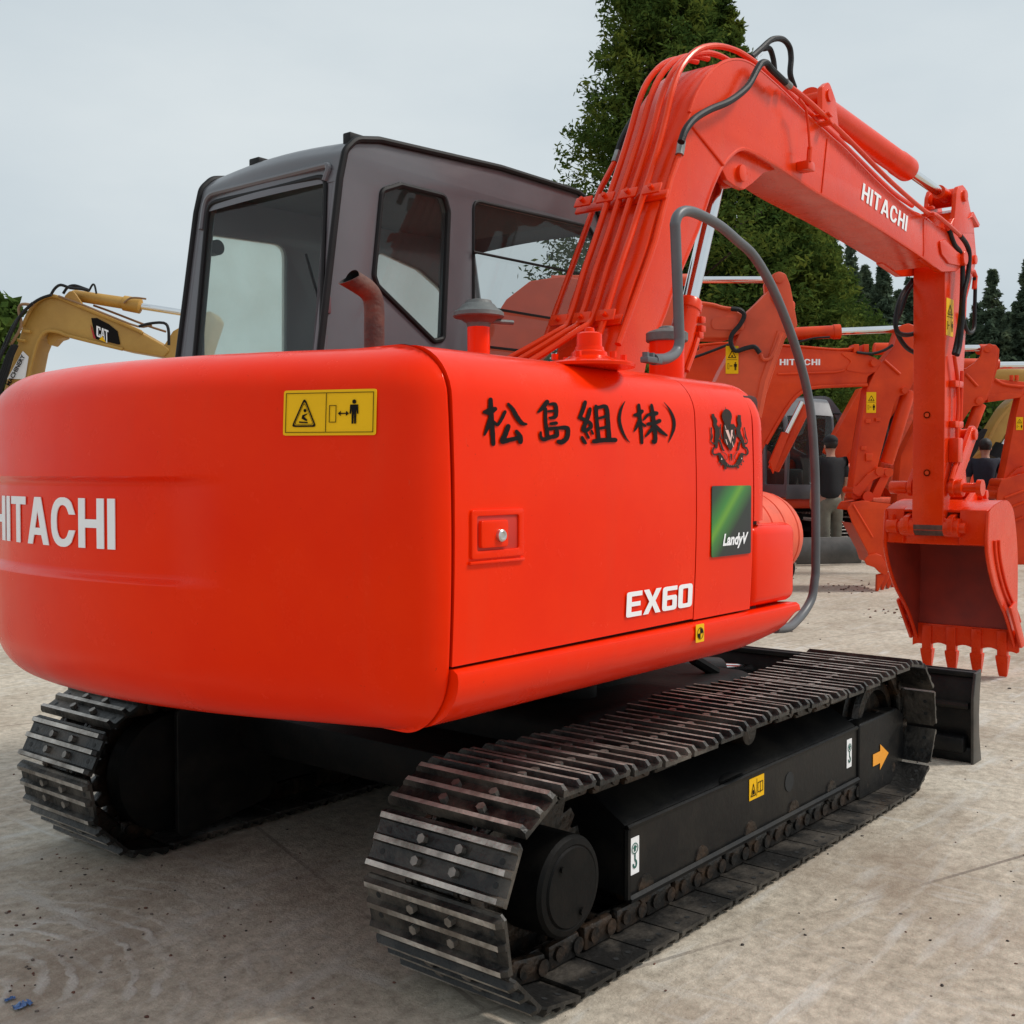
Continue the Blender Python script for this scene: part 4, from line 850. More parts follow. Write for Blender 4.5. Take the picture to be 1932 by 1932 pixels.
# outer left pipe with hose
def hosepath(pts, y): return [P(a, b, y=y) for a, b in pts]
mb = MB(); mb.add(tube(hosepath([(1018, 672), (1056, 568), (1095, 462), (1132, 359), (1160, 306)], -.03), .0125, 10)); mb.build('hydraulic_pipe', ORANGE_B, BOOM)
mb = MB(); mb.add(tube(hosepath([(1159, 307), (1163, 296), (1166, 286)], -.03), .015, 10)); mb.build('hose_fitting', FITTING, BOOM)
mb = MB(); mb.add(tube(hosepath([(1166, 286), (1174, 262), (1190, 232), (1208, 208), (1222, 192), (1245, 165)], -.03), .0145, 10, 4)); mb.build('hydraulic_hose', HOSE, BOOM)
# right pipe
mb = MB(); mb.add(tube(hosepath([(1166, 650), (1205, 545), (1236, 455), (1265, 340), (1283, 290)], YB0-.016), .0125, 10)); mb.build('hydraulic_pipe', ORANGE_B, BOOM)
mb = MB(); mb.add(tube(hosepath([(1282, 292), (1284.5, 278), (1286, 266)], YB0-.02), .0165, 10)); mb.build('hose_fitting', FITTING, BOOM)
mb = MB(); mb.add(tube(hosepath([(1285, 268), (1294, 244), (1312, 223), (1341, 206), (1376, 191), (1409, 165), (1427, 134), (1436, 120), (1446, 119), (1455, 130), (1482, 156)], YB0-.05), .0145, 10, 5)); mb.build('hydraulic_hose', HOSE, BOOM)
mb = MB(); mb.add(tube(hosepath([(1482, 155), (1490, 163)], YB0-.04), .017, 10)); mb.build('hose_fitting', FITTING, BOOM)
mb = MB(); mb.add(tube(hosepath([(1490, 163), (1530, 195), (1600, 262), (1680, 342), (1745, 398), (1765, 405), (1790, 425), (1812, 445)], YB0-.03), .0125, 10, 3)); mb.build('hydraulic_pipe', ORANGE_B, BOOM)
mb = MB(); mb.add(tube(hosepath([(1418, 108), (1436, 92), (1456, 75), (1476, 74), (1489, 88), (1492.5, 110), (1491, 140), (1499, 166)], -.14), .0145, 10, 5)); mb.build('hydraulic_hose', HOSE, BOOM); mb = MB(); mb.add(tube(hosepath([(1440, 92), (1452, 92), (1459, 112), (1462, 138)], -.10), .0135, 10, 5)); mb.build('hydraulic_hose', HOSE, BOOM)
# grease line on side
mb = MB(); mb.add(tube(hosepath([(1508, 187), (1520, 205), (1525, 240), (1527, 270), (1528, 280)], YB0-.06), .006, 8, 4)); mb.add(tube(hosepath([(1528, 278), (1527, 290), (1526, 305)], YB0-.055), .012, 8)); c = P(1521, 315, y=YB0-.03); mb.add(rbox(c[0]-.04, c[0]+.03, YB0-.06, YB0, c[2]-.02, c[2]+.02, .004)); mb.build('grease_line', ORANGE_B, BOOM)
# clamps across the pipes
def clamp(px, y0, y1, par=BOOM):
    i = idx(px); mb = MB(); c = offp(i, .030); t = tn[i]; n2 = nrm2[i]
    Mx = Matrix(((t[0], 0, n2[0], c[0]), (0, 1, 0, 0), (t[1], 0, n2[1], c[1]), (0, 0, 0, 1)))
    mb.add(rbox(-.020, .020, y0, y1, -.028, -.016, .003), 0, Mx)
    yy = y0
    while yy < y1-.05: mb.add(rbox(-.022, .022, yy+.008, yy+.085, .012, .022, .003), 0, Mx); mb.add(cyl((0, yy+.046, .018), (0, yy+.046, .040), .010, 6), 0, Mx); yy += .105
    mb.build('pipe_clamp', ORANGE_B, par)
clamp((1246, 378), YB0-.03, YB1+.12); clamp((1176, 606), YB0, YB1+.05); clamp((1545, 236), YB0-.06, YB0+.12); clamp((1744, 409), YB0-.06, YB0+.08)
# arm cylinder
A = P(1512, 184, y=YC); T = P(1712, 320, y=YC); E_ = P(1816, 370, y=YC-.09); E_[1] = YC; d = (E_-T)/np.linalg.norm(E_-T); A = T-d*1.32; Lb = 1.32
mb = MB(); mb.add(lathe(A, T, [(0, .045), (0, .062), (Lb-.16, .066), (Lb-.15, .070), (Lb-.01, .070), (Lb, .062), (Lb, .03)], 30)); AC = mb.build('arm_cylinder', ORANGE_B, EX)
mb = MB(); mb.add(cyl(T-d*.05, E_-d*.04, .030, 28)); mb.build('piston_rod', CHROME, AC)
mb = MB(); mb.add(cyl((E_[0], YC-.075, E_[2]), (E_[0], YC+.075, E_[2]), .055, 24, .003)); mb.add(cyl(E_-d*.17, E_-d*.02, .042, 20)); mb.build('rod_eye', ORANGE_B, AC)
lug = fillet([(A[0]-.07, A[2]-.22), (A[0]-.08, A[2]+.02), (A[0], A[2]+.07), (A[0]+.08, A[2]), (A[0]+.16, A[2]-.26)], [0, .03, .04, .03, 0], 3)
mb = MB(); mb.add(slab_xz([lug], YC-.10, YC-.075, .003)); mb.add(slab_xz([lug], YC+.075, YC+.10, .003)); mb.add(cyl((A[0], YC-.11, A[2]), (A[0], YC+.11, A[2]), .03, 16)); mb.build('cylinder_lug', ORANGE_B, BOOM)

# ---- stick (arm)
S0, S1 = YC-.096, YC+.096
sR = XZ([(1783, 505), (1783, 700), (1781, 900), (1779.5, 1000), (1779.5, 1002), (1786, 985), (1793, 942), (1799, 900), (1812, 830), (1817, 740), (1821, 640), (1824, 567), (1840, 503), (1843, 490), (1838, 430), (1833, 408), (1826, 396), (1822, 392), (1806, 400), (1790, 430)], S0)
sR = fillet(sR, [.01, 0, 0, .03, .03, 0, 0, .05, .06, 0, 0, .05, .03, .03, 0, .03, .03, 0, .1, .1], 3)
mb = MB(); mb.add(slab_xz([sR], S0, S1, .006)); ST = mb.build('arm', ORANGE_B, EX, 30)
earp = fillet(XZ([(1797, 440), (1802, 395), (1804, 365), (1808, 352), (1816, 349), (1822, 356), (1833, 408), (1838, 440)], S0), [0, .03, .03, .03, .03, .03, .02, 0], 3)
mb = MB()
for a, b in ((S0-.002, S0+.024), (S1-.024, S1+.002)): mb.add(slab_xz([earp], a, b, .003))
pe = P(1816.5, 370, y=S0); mb.add(cyl((E_[0], S0-.018, E_[2]), (E_[0], S1+.018, E_[2]), .036, 20, .003))
tabp = XZ([(1826, 412), (1834, 400), (1846, 424), (1844, 429), (1833, 410)], S0); mb.add(slab_xz([tabp], S0-.01, S1+.01, .002)); mb.build('arm_ear', ORANGE_B, ST)
mb = MB()
p_ = P(1838.5, 490, y=S0); mb.add(cyl((p_[0], S0-.012, p_[2]), (p_[0], S1+.01, p_[2]), .03, 16, .003))
for z_ in (.55+.9, .30+.9): pass
mb.build('pivot_pin', ORANGE_B, ST)
for px, py in ((1749, 783), (1749, 892)):
    mb = MB(); c = P(px, py, x=P(1782, 800, y=S0)[0]-.004); mb.add(lathe((c[0]-.003, c[1], c[2]), (c[0]+.02, c[1], c[2]), [(0, .02), (0, .014), (.004, .012), (.004, .001)], 16)); mb.build('threaded_boss', ORANGE_BG, ST)
a = P(1784, 632, y=S0); 
sticker('warning_sticker', ST, Matrix(((1, 0, 0, a[0]), (0, 0, -1, S0-.001), (0, 1, 0, a[2]), (0, 0, 0, 1))), .13, .225, STICKY, warn_tall(.13, .225), .005)
# pipes on arm side
mb = MB(); mb.add(tube(hosepath([(1800, 670), (1803, 690), (1807, 720), (1808, 770), (1806, 800), (1806, 830)], S0-.03), .012, 8, 3)); mb.add(tube(hosepath([(1815, 700), (1814, 740), (1812, 800)], S0-.02), .012, 8, 3))
for py in (725, 801): c = P(1805, py, y=S0-.02); mb.add(rbox(c[0]-.08, c[0]+.07, c[1]-.02, S0, c[2]-.02, c[2]+.02, .004))
c = P(1804, 845, y=S0-.03); mb.add(rbox(c[0]-.05, c[0]+.04, S0-.06, S0, c[2]-.09, c[2]+.06, .008)); mb.add(tube(hosepath([(1805, 860), (1804, 875), (1800, 886), (1795, 905)], S0-.04), .014, 8, 3)); mb.build('arm_pipe', ORANGE_B, ST)
mb = MB(); mb.add(tube(hosepath([(1790, 432), (1800, 460), (1811, 475), (1816, 500), (1815, 560), (1812, 600), (1806, 640), (1800, 668)], S0-.05), .0145, 10, 4)); mb.build('hydraulic_hose', HOSE, ST); mb = MB(); mb.add(tube(hosepath([(1812, 445), (1823, 460), (1829, 480), (1826, 520), (1818, 560), (1816, 600), (1811, 650), (1806, 670)], S0-.07), .0145, 10, 4)); mb.build('hydraulic_hose', HOSE, ST); mb = MB(); mb.add(tube(hosepath([(1816, 590), (1822, 618), (1830, 628), (1838, 618), (1839, 580), (1840, 535), (1838, 525)], S0-.02), .012, 10, 4)); mb.build('hydraulic_hose', HOSE, ST)
mb = MB(); mb.add(tube(hosepath([(1838, 545), (1840, 522), (1836, 512), (1828, 510)], S0-.02), .016, 8)); mb.build('hose_fitting', ORANGE_B, ST); mb = MB(); mb.add(tube(hosepath([(1785, 422), (1789, 432)], S0-.05), .016, 8)); mb.build('hose_fitting', ORANGE_B, ST)
mb = MB(); mb.add(tube(hosepath([(1722, 528), (1700, 560), (1690, 600), (1693, 625), (1710, 632), (1735, 627)], S1+.02), .0145, 10, 5)); mb.build('hydraulic_hose', HOSE, BOOM); mb = MB(); mb.add(tube(hosepath([(1730, 528), (1712, 552), (1698, 590), (1690, 612), (1696, 635), (1712, 657), (1735, 670)], S1+.05), .0145, 10, 5)); mb.build('hydraulic_hose', HOSE, BOOM)
# bucket cylinder (front of the arm), link arms
L0 = P(1788.5, 920, y=S0); Lu = P(1824, 820, y=S0); Bk = P(1832.7, 933, y=S0)
BP = np.array([P(1780, 998, y=S0)[0]-.0, YC, P(1780, 990, y=S0)[2]])
mb = MB(); c0 = np.array([Lu[0]+.02, YC, Lu[2]+.0]); c1 = np.array([P(1840, 490, y=S0)[0]+.01, YC, P(1840, 490, y=S0)[2]])
dv = (c0-c1)/np.linalg.norm(c0-c1); LL = np.linalg.norm(c0-c1); mb.add(lathe(c1, c0, [(0, .03), (0.02, .05), (LL*.62, .05), (LL*.62+.01, .04)], 24)); BCU = mb.build('bucket_cylinder', ORANGE_B, EX)
mb = MB(); mb.add(cyl(c1+dv*LL*.6, c0, .026, 20)); mb.build('piston_rod', CHROME, BCU)
def bar(a, b, r0, r1, y0, y1, mb):
    a = np.array([a[0], a[2]]); b = np.array([b[0], b[2]]); d = (b-a)/np.linalg.norm(b-a); n = np.array([-d[1], d[0]])
    an = math.atan2(d[1], d[0]); pts = [tuple(a+r0*np.array((math.cos(an+R(t)), math.sin(an+R(t))))) for t in range(90, 271, 20)]+[tuple(b+r1*np.array((math.cos(an+R(t)), math.sin(an+R(t))))) for t in range(-90, 91, 20)]
    mb.add(slab_xz([pts], y0, y1, .003))
mb = MB(); bar(L0, Lu, .055, .055, S0-.045, S0-.015, mb); bar(L0, Lu, .055, .055, S1+.015, S1+.045, mb)
for c in (L0, Lu): mb.add(cyl((c[0], S0-.06, c[2]), (c[0], S1+.06, c[2]), .036, 20, .003))
mb.add(cyl((L0[0]-.01, S1+.05, L0[2]), (L0[0]-.01, S1+.16, L0[2]), .04, 20, .004)); mb.add(lathe((L0[0]+.02, S0-.20, L0[2]), (L0[0]+.02, S0-.03, L0[2]), [(0, .01), (0, .05), (.03, .05), (.035, .03), (.11, .03), (.115, .055), (.16, .055)], 20)); LK = mb.build('link_arm', ORANGE_B, EX)
mb = MB(); bar(Lu, Bk, .05, .055, YC-.055, YC+.055, mb); mb.build('link_rod', ORANGE_B, LK)
# ---- bucket
def bucket():
    yb0, yb1 = YC-.335, YC+.285
    G = lambda px, py: XZ([(px, py)], yb0)[0]
    lip = np.array(G(1914, 1224)); 
    prof_front = [G(1864, 967), G(1862, 1040), G(1876, 1110), G(1898, 1165), tuple(lip)]      # mouth edge, top to lip
    prof_back = [G(1864, 964), G(1880, 950), G(1898, 944), G(1909, 958), G(1914, 985), G(1918, 1040), G(1918, 1110), G(1916, 1180), tuple(lip)]
    prof_back = [tuple(a) for a in crom(prof_back, 4)]
    th = .014
    mb = MB()
    # wrapper sheet
    def sheet(poly, yl, yr, th, mi0, mi1, taper=0.):
        A = np.array(poly); t = np.gradient(A, axis=0); t /= np.linalg.norm(t, axis=1)[:, None]; n = np.stack([-t[:, 1], t[:, 0]], 1)
        c = A.mean(0)+np.array([-.15, 0]); s = np.sign(np.sum(n*(A-c), 1)); s = np.where(s == 0, 1, s); n *= s[:, None]; B = A-n*th
        m = len(A); f = np.linspace(0, 1, m)
        yl_ = yl-taper*f; yr_ = yr+taper*f
        vs = [(A[i][0], yl_[i], A[i][1]) for i in range(m)]+[(A[i][0], yr_[i], A[i][1]) for i in range(m)]+[(B[i][0], yl_[i], B[i][1]) for i in range(m)]+[(B[i][0], yr_[i], B[i][1]) for i in range(m)]
        fo = [(i, i+1, m+i+1, m+i) for i in range(m-1)]; fi = [(2*m+i, 3*m+i, 3*m+i+1, 2*m+i+1) for i in range(m-1)]
        sd = [(i, 2*m+i, 2*m+i+1, i+1) for i in range(m-1)]+[(m+i, m+i+1, 3*m+i+1, 3*m+i) for i in range(m-1)]+[(0, m, 3*m, 2*m), (m-1, 3*m-1, 4*m-1, 2*m-1)]
        mb.add((vs, fo+sd), mi0); mb.add((vs, fi), mi1)
    sheet(prof_back, yb1, yb0, .014, 0, 1, 0)
    # top box section behind pins
    topz = prof_back[0][1]; 
    bxp = fillet([G(1864, 963), G(1862, 1030), (G(1862, 1030)[0]+.09, G(1862, 1030)[1]-.01), (G(1862, 1030)[0]+.30, topz-.05), (G(1880, 950)[0], G(1880, 950)[1])], .01, 2)
    mb.add(slab_xz([bxp], S0-.075, yb0+.004, .004)); mb.add(slab_xz([bxp], yb1-.004, S1+.075, .004)); mb.add(rbox(G(1862, 1030)[0]+.10, G(1862, 1030)[0]+.34, S0-.08, S1+.08, G(1862, 1030)[1], topz-.06, .005)); mb.add(rbox(G(1862, 1030)[0]+.02, G(1862, 1030)[0]+.05, S0-.08, S1+.08, G(1862, 1030)[1]-.005, G(1862, 1030)[1]+.08, .005))
    # side plates: right plate leaning outwards to the lip; mouth edge to back
    def side(y, s):
        fr = [tuple(a) for a in crom(prof_front, 4)]; poly = fr+prof_back[::-1][1:-1]
        L_ = len(prof_back)
        vf = fill2d([poly], .0)
        zmax = max(a[1] for a in poly); zmin = lip[1]
        vs0 = [(a[0], y-s*(.004+.005*(zmax-a[1])/(zmax-zmin)), a[1]) for a in vf[0]]; vs1 = [(a[0], b[1]+s*.016, a[1]) for a, b in zip(vf[0], vs0)]
        mb.add((vs0, vf[1]), 0); mb.add((vs1, [f[::-1] for f in vf[1]]), 1)
        # mouth lip reinforcing bar
        pts = [(a[0], y-s*(.004+.005*(zmax-a[1])/(zmax-zmin))+s*.006, a[1]) for a in fr]; mb.add(tube(pts, .012, 6))
        # wear strips on the outside
        for fx in (.45, .75): 
            pts = [(a[0]+fx*.28, y-s*(.010+.005*(zmax-a[1])/(zmax-zmin)), a[1]) for a in fr[3:-3]]; mb.add(tube(pts, .008, 6))
        # side cutter
        b = fr[-6]; e_ = fr[-1]
        mb.add(slab_xz([fillet([(b[0]+.10, b[1]+.05), (b[0]-.02, b[1]+.02), (e_[0]-.02, e_[1]+.01), (e_[0]+.07, e_[1]+.02), (b[0]+.16, b[1]-.05)], .01, 2)], y-s*.034, y-s*.050, .003))
    side(yb0, 1); side(yb1, -1)
    # left side hooked cutter
    c = (prof_front[-1][0]-.03, prof_front[-1][1]+.09)
    mb.add(slab_xz([[(c[0]+.10, c[1]+.16), (c[0]-.03, c[1]+.10), (c[0]-.05, c[1]), (c[0]+.0, c[1]-.07), (c[0]+.07, c[1]-.05), (c[0]+.13, c[1]-.02)]], yb1+.03, yb1+.05, .003))
    # scalloped lip
    n = 4; ys = [yb1+.0-(yb1-yb0)*(k+.42)/(n-.15) for k in range(n)]
    mb2 = MB(); pts = []
    ytop = yb1+.03; ybot = yb0-.03
    arr = [ytop]+ys+[ybot]
    for i in range(len(arr)-1):
        for t in np.linspace(0, 1, 8)[:-1]: yy = arr[i]+(arr[i+1]-arr[i])*t; pts.append((yy, -.035+.03*math.sin(math.pi*t)*(1 if 0 < i < 4 else .5)))
    pts.append((ybot, -.02)); poly = [(ytop, .12)]+pts+[(ybot, .12)]
    M = Matrix(((0, 0, 1, lip[0]-.005), (1, 0, 0, 0), (0, 1, 0, lip[1]), (0, 0, 0, 1))); mb.add(fill2d([poly], .022, .003, M))
    BK = mb.build('bucket', [ORANGE_B, BUCKET_IN], EX, 35)
    for y in ys:
        mb = MB(); zl = lip[1]; x = lip[0]-.005
        mb.add(slab_xz([fillet([(x-.030, zl+.12), (x+.03, zl+.06), (x+.026, zl-.075), (x-.026, zl-.075)], .010, 2)], y-.030, y+.030, .005)); 
        zt_ = zl-.050; tip = .003
        rings = []
        for z_, hw, hx in ((zt_, .038, .030), (zt_-.015, .038, .030), (zt_-.06, .034, .022), (tip+.01, .026, .009), (tip, .021, .005)):
            rings.append([(x+dx*hx+.004*(zt_-z_)/.05, y+dy*hw, z_) for dx, dy in ((-1, -1), (1, -1), (1, 1), (-1, 1))])
        mb.add(loft(rings, True, True)); mb.build('tooth', ORANGE_B, BK, 25)
    # ears
    mb = MB()
    bp = (P(1780, 998, y=S0)[0]+.045, P(1780, 996, y=S0)[2])
    for s, ya in ((-1, S0-.055), (1, S1+.02)):
        er = fillet([(bp[0]-.075, bp[1]-.03), (bp[0]-.06, bp[1]+.06), (bp[0]+.16, bp[1]+.12), (Bk[0]-.085, Bk[2]+.02), (Bk[0], Bk[2]+.07), (Bk[0]+.07, Bk[2]+.02), (Bk[0]+.26, topz+.02), (Bk[0]+.2, topz-.1), (bp[0]+.12, bp[1]-.07)], [.04, .04, .1, .04, .05, .04, .05, 0, .02], 3)
        mb.add(slab_xz([er], ya, ya+.035, .004))
        mb.add(cyl((bp[0], ya-.03, bp[1]), (bp[0], ya+.06, bp[1]), .058, 24, .006)); mb.add(cyl((Bk[0], ya-.025, Bk[2]), (Bk[0], ya+.055, Bk[2]), .048, 24, .006))
    mb.add(cyl((bp[0], S0-.12, bp[1]), (bp[0], S1+.12, bp[1]), .034, 20, .004)); mb.add(cyl((Bk[0], S0-.10, Bk[2]), (Bk[0], S1+.1, Bk[2]), .030, 20, .004))
    mb.add(cyl((bp[0], S1+.1, bp[1]), (bp[0], S1+.17, bp[1]), .045, 20, .006)); mb.add(cyl((bp[0], S1+.14, bp[1]+.03), (bp[0], S1+.14, bp[1]+.075), .014, 10)); mb.build('bucket_ear', ORANGE_B, BK)
    mb = MB(); mb.add(cyl((bp[0], S0, bp[1]), (bp[0], S1, bp[1]), .052, 24)); mb.build('pin_bushing', RUST, BK)
bucket()

# ================================================================== UNDERCARRIAGE
XF, XRr, RT = 1.175, -1.135, .250
def track(ysign):
    yo, yi = (1.10, .65)
    y0, y1 = (-yo, -yi) if ysign < 0 else (yi, yo)
    T = MB(); fr_y0, fr_y1 = (-.975, -.72) if ysign < 0 else (.72, .975)
    s = ysign
    lab = 'right track with dusty steel shoes nearest the camera' if s < 0 else 'left track in the shade beyond the tail'
    # frame: root mesh of the track part
    sec = [(s*.975, .128), (s*.975, .318), (s*.965, .330), (s*.86, .395), (s*.70, .43), (s*.66, .42), (s*.66, .15), (s*.95, .128)]
    rings = [[(x, y, z) for y, z in sec] for x in (-.715, .90)]
    T.add(loft(rings, True, True))
    T.add(tube([(-.712, s*.980, .118), (.90, s*.980, .118)], .012, 6)); T.add(tube([(-.715, s*.978, .318), (-.715, s*.978, .122)], .010, 6)); T.add(tube([(-.715, s*.975, .322), (.90, s*.975, .322)], .008, 6))
    sec2 = [(s*.985, .03), (s*.985, .31), (s*.97, .335), (s*.86, .37), (s*.80, .34), (s*.80, .05)]
    gp = fillet([(.905, .035), (.905, .335), (1.30, .335), (1.375, .30), (1.39, .115), (1.27, .025)], [.02, .02, .04, .03, .05, .06], 4)
    T.add(slab_xz([gp], s*.985, s*.90, .008)); T.add(slab_xz([gp], s*.66, s*.72, .008)); T.add(rbox(.905, 1.05, min(s*.7, s*.93), max(s*.7, s*.93), .05, .34, .01))
    TR = T.build('track', BLACK, EX, 35); TR['label'] = lab
    if s < 0:
        mb = MB()
        a = P(1490, 1475, y=-.978); mb.add(lathe((a[0], -.9775, a[2]), (a[0], -.97, a[2]), [(0, .001), (0, .034), (.006, .034)], 24)); mb.build('hole_shade_disc', DARKIN, TR); mb = MB()  # dark discs laid on the frame, shade of its holes as colour
        a2 = P(1385, 1443, z=.375); 
        mb.add(([(a2[0]+.075*math.cos(t)*1.1, a2[1]+.03*math.sin(t), .330+(abs(a2[1]+.03*math.sin(t)+.965)*-1+0)*-.62+.002) for t in np.linspace(0, 6.283, 20)[:-1]], [tuple(range(19))])); mb.build('hole_shade_disc', DARKIN, TR)
        def fst(px, py, w_, h_): a = P(px, py, y=-.976); return Matrix(((1, 0, 0, a[0]), (0, 0, -1, -.9755), (0, 1, 0, a[2]), (0, 0, 0, 1))), w_, h_
        def hook(w_, h_): 
            c = w_/2; pts = [(c+math.cos(R(t))*.011, h_*.28+math.sin(R(t))*.013) for t in range(90, -200, -20)]; inn = [(c+math.cos(R(t))*.005, h_*.28+math.sin(R(t))*.007) for t in range(90, -200, -20)]
            return [(GREENINK, [[circle(c, h_*.70, .016, 18), circle(c, h_*.70, .0135, 18)], [[(c-.004, h_*.62), (c+.004, h_*.62), (c+.004, h_*.71), (c+.010, h_*.71), (c, h_*.80), (c-.010, h_*.71), (c-.004, h_*.71)]], [[(c-.002, h_*.38), (c+.003, h_*.38), (c+.003, h_*.58), (c-.002, h_*.58)]], [pts+inn[::-1]]])]
        M_, w_, h_ = fst(1188, 1653, .046, .105); sticker('hook_sticker', TR, M_, w_, h_, WHITE, hook(w_, h_), .002)
        M_, w_, h_ = fst(1597, 1450, .046, .110); sticker('hook_sticker', TR, M_, w_, h_, WHITE, hook(w_, h_), .002)
        M_, w_, h_ = fst(1413, 1512, .105, .072); tri = [(.008, .012), (.045, .012), (.0265, .055)]
        sticker('manual_sticker', TR, M_, w_, h_, STICKY, [(INK, [ring(tri, .2), [[(.020, .018), (.034, .018), (.032, .03), (.024, .034)]], [[(.050, .006), (.0515, .006), (.0515, .066), (.050, .066)]], ring([(.058, .018), (.095, .018), (.095, .052), (.058, .052)], .12), [[(.0755, .014), (.0775, .014), (.0775, .05), (.0755, .05)]]])], .002)
        a = P(1646, 1443, y=-.986); mb = MB(); s_ = .165
        pg = [(0, .028), (.075, .028), (.075, .0), (s_, .052), (.075, .104), (.075, .076), (0, .076)]
        mb.add(fill2d([pg], .001, 0, Matrix(((1, 0, 0, a[0]), (0, 0, -1, -.988), (0, 1, 0, a[2]-.035), (0, 0, 0, 1))))); mb.build('arrow_sticker', STICKO, TR, 60)
    # travel motor hub
    yc_ = s*1.03
    mb = MB(); c = (XRr+.0, 0, .285); cx_, cz_ = -1.045, .262
    mb.add(lathe((cx_, s*.70, cz_), (cx_, s*1.2, cz_), [(0, .15), (.02, .205), (.10, .205), (.115, .18), (.155, .175), (.16, .138), (.175, .132), (.315, .130), (.325, .122), (.328, .108), (.326, .104), (.332, .100), (.334, .02)], 48))
    for k in range(14): an = k*2*math.pi/14; mb.add(cyl((cx_+.160*math.cos(an), s*.855, cz_+.160*math.sin(an)), (cx_+.160*math.cos(an), s*.875, cz_+.160*math.sin(an)), .011, 6))
    mb.add(cyl((cx_+.035, s*1.033, cz_-.07), (cx_+.035, s*1.040, cz_-.07), .010, 8)); mb.add(cyl((cx_-.05, s*1.033, cz_+.06), (cx_-.05, s*1.040, cz_+.06), .008, 8))
    mb.build('travel_motor', BLACKDUST, TR)
    # sprocket
    mb = MB(); nt_ = 21; pts = []
    for k in range(nt_):
        a = 2*math.pi*k/nt_
        for da, rr in ((-.35, .195), (-.18, .225), (.18, .225), (.35, .195)): pts.append((cx_+rr*math.cos(a+da*2*math.pi/nt_*1.3), cz_+rr*math.sin(a+da*2*math.pi/nt_*1.3)))
    mb.add(slab_xz([pts], s*.86, s*.895, .002)); mb.build('sprocket', CHAIN, TR)
    mb = MB(); mb.add(lathe((XF, s*.79, .275), (XF, s*.95, .275), [(0, .06), (0, .19), (.02, .205), (.04, .20), (.05, .225), (.10, .225), (.11, .20), (.13, .205), (.15, .19), (.152, .15), (.12, .14), (.12, .07), (.16, .065), (.16, .02)], 40)); mb.build('idler_wheel', CHAIN, TR)
    mb = MB(); mb.add(slab_xz([fillet([(cx_-.02, .50), (-.66, .47), (-.66, .10), (cx_-.02, .04)], .03)], s*.655, s*.675, .003)); mb.build('dark_fill_plate', BLACK, TR)  # dark plate added to close the bright gap between sprocket and frame
    # rollers
    for x in (-.62, -.30, .02, .34, .66):
        mb = MB(); mb.add(lathe((x, s*.745, .125), (x, s*.98, .125), [(0, .04), (0, .062), (.03, .062), (.035, .05), (.17, .05), (.175, .066), (.215, .066), (.22, .045), (.235, .04), (.235, .01)], 20)); mb.build('track_roller', CHAIN, TR)
    mb = MB(); mb.add(cyl((.0+.1, s*.74, .445), (.1, s*.93, .445), .05, 20, .004)); mb.add(rbox(.07, .13, s*.80-.02, s*.80+.02, .40, .45, .005)); mb.build('carrier_roller', CHAIN, TR)
    # shoes
    pitch = .1542; hw = pitch/2
    prof = [(-hw+.004, 0), (-hw+.004, .010), (-hw+.007, .029), (-hw+.020, .029), (-hw+.026, .010), (-.011, .010), (-.007, .028), (.007, .028), (.011, .010), (hw-.033, .010), (hw-.029, .028), (hw-.015, .028), (hw-.011, .010), (hw-.003, .007), (hw-.003, 0)]
    wornidx = {2, 6, 10}
    vs = []; fs = []; ms = []
    m = len(prof)
    for j, yy in enumerate((-.225, -.213, .213, .225)):
        for (u, z) in prof:
            zz = z
            if j in (0, 3): zz = min(z, .016) if z > .011 else z
            if j in (0, 3) and u > hw-.005: u -= .012
            vs.append((u, yy, zz))
    for j in range(3):
        for i in range(m): fs.append((j*m+i, j*m+(i+1) % m, (j+1)*m+(i+1) % m, (j+1)*m+i)); ms.append(1 if (i in wornidx and j == 1) else 0)
    fs.append(tuple(range(m))[::-1]); ms.append(0); fs.append(tuple(3*m+i for i in range(m))); ms.append(0)
    sb = MB(); sb.v = vs; sb.f = fs; sb.m = ms
    for uu in (-.030, .024):
        for yy in (-.062, .062): sb.add(cyl((uu, yy, .008), (uu, yy, .026), .0125, 6), 2)
        for yy in (-.185, .185): sb.add(lathe((uu, yy, .0105), (uu, yy, .012), [(0, .008), (.0003, .008)], 10), 3); sb.add(lathe((uu, yy, -.0012), (uu, yy, 0), [(0, .008), (.0003, .008)], 10), 3)  # flat dark discs give the shade inside the plate holes as colour
    sb.add(rbox(-.012, .012, -.022, .022, .0095, .0108, 0), 3)
    # chain links on the inner side
    for yy in (-.088, .088): sb.add(rbox(-.085, .050, yy-.014, yy+.014, -.070, -.002, .012), 4); sb.add(cyl((.012, yy-.022, -.040), (.012, yy+.022, -.040), .020, 10), 4)
    for yy in (-.066, .066): sb.add(rbox(.0, .100, yy-.008, yy+.008, -.062, -.004, .006), 4)
    sb.add(cyl((-.070, -.108, -.036), (-.070, .108, -.036), .022, 12), 4)
    me = sb.mesh('track_shoe', [SHOE, WORN, BOLT, DARKIN, CHAIN], 30)
    # path
    zb = .034; r = RT+.0; zc = zb+r; top_z = zb+2*r
    segs = []; Lst = XF-XRr; per = 2*Lst+2*math.pi*r; N_ = round(per/pitch); step = per/N_
    for k in range(N_):
        d = k*step+.03
        if d < Lst: x, z, a = XF-d, zb, 180  # bottom run, travelling to the rear (outer normal down)
        elif d < Lst+math.pi*r: t = (d-Lst)/r; x, z, a = XRr-r*math.sin(t), zc-r*math.cos(t), 180-math.degrees(t)
        elif d < 2*Lst+math.pi*r: q = d-Lst-math.pi*r; x, z, a = XRr+q, top_z, 0; z -= .022*math.sin(math.pi*q/Lst*2)**2*(1)
        else: t = (d-2*Lst-math.pi*r)/r; x, z, a = XF+r*math.sin(t), zc+r*math.cos(t), -math.degrees(t)
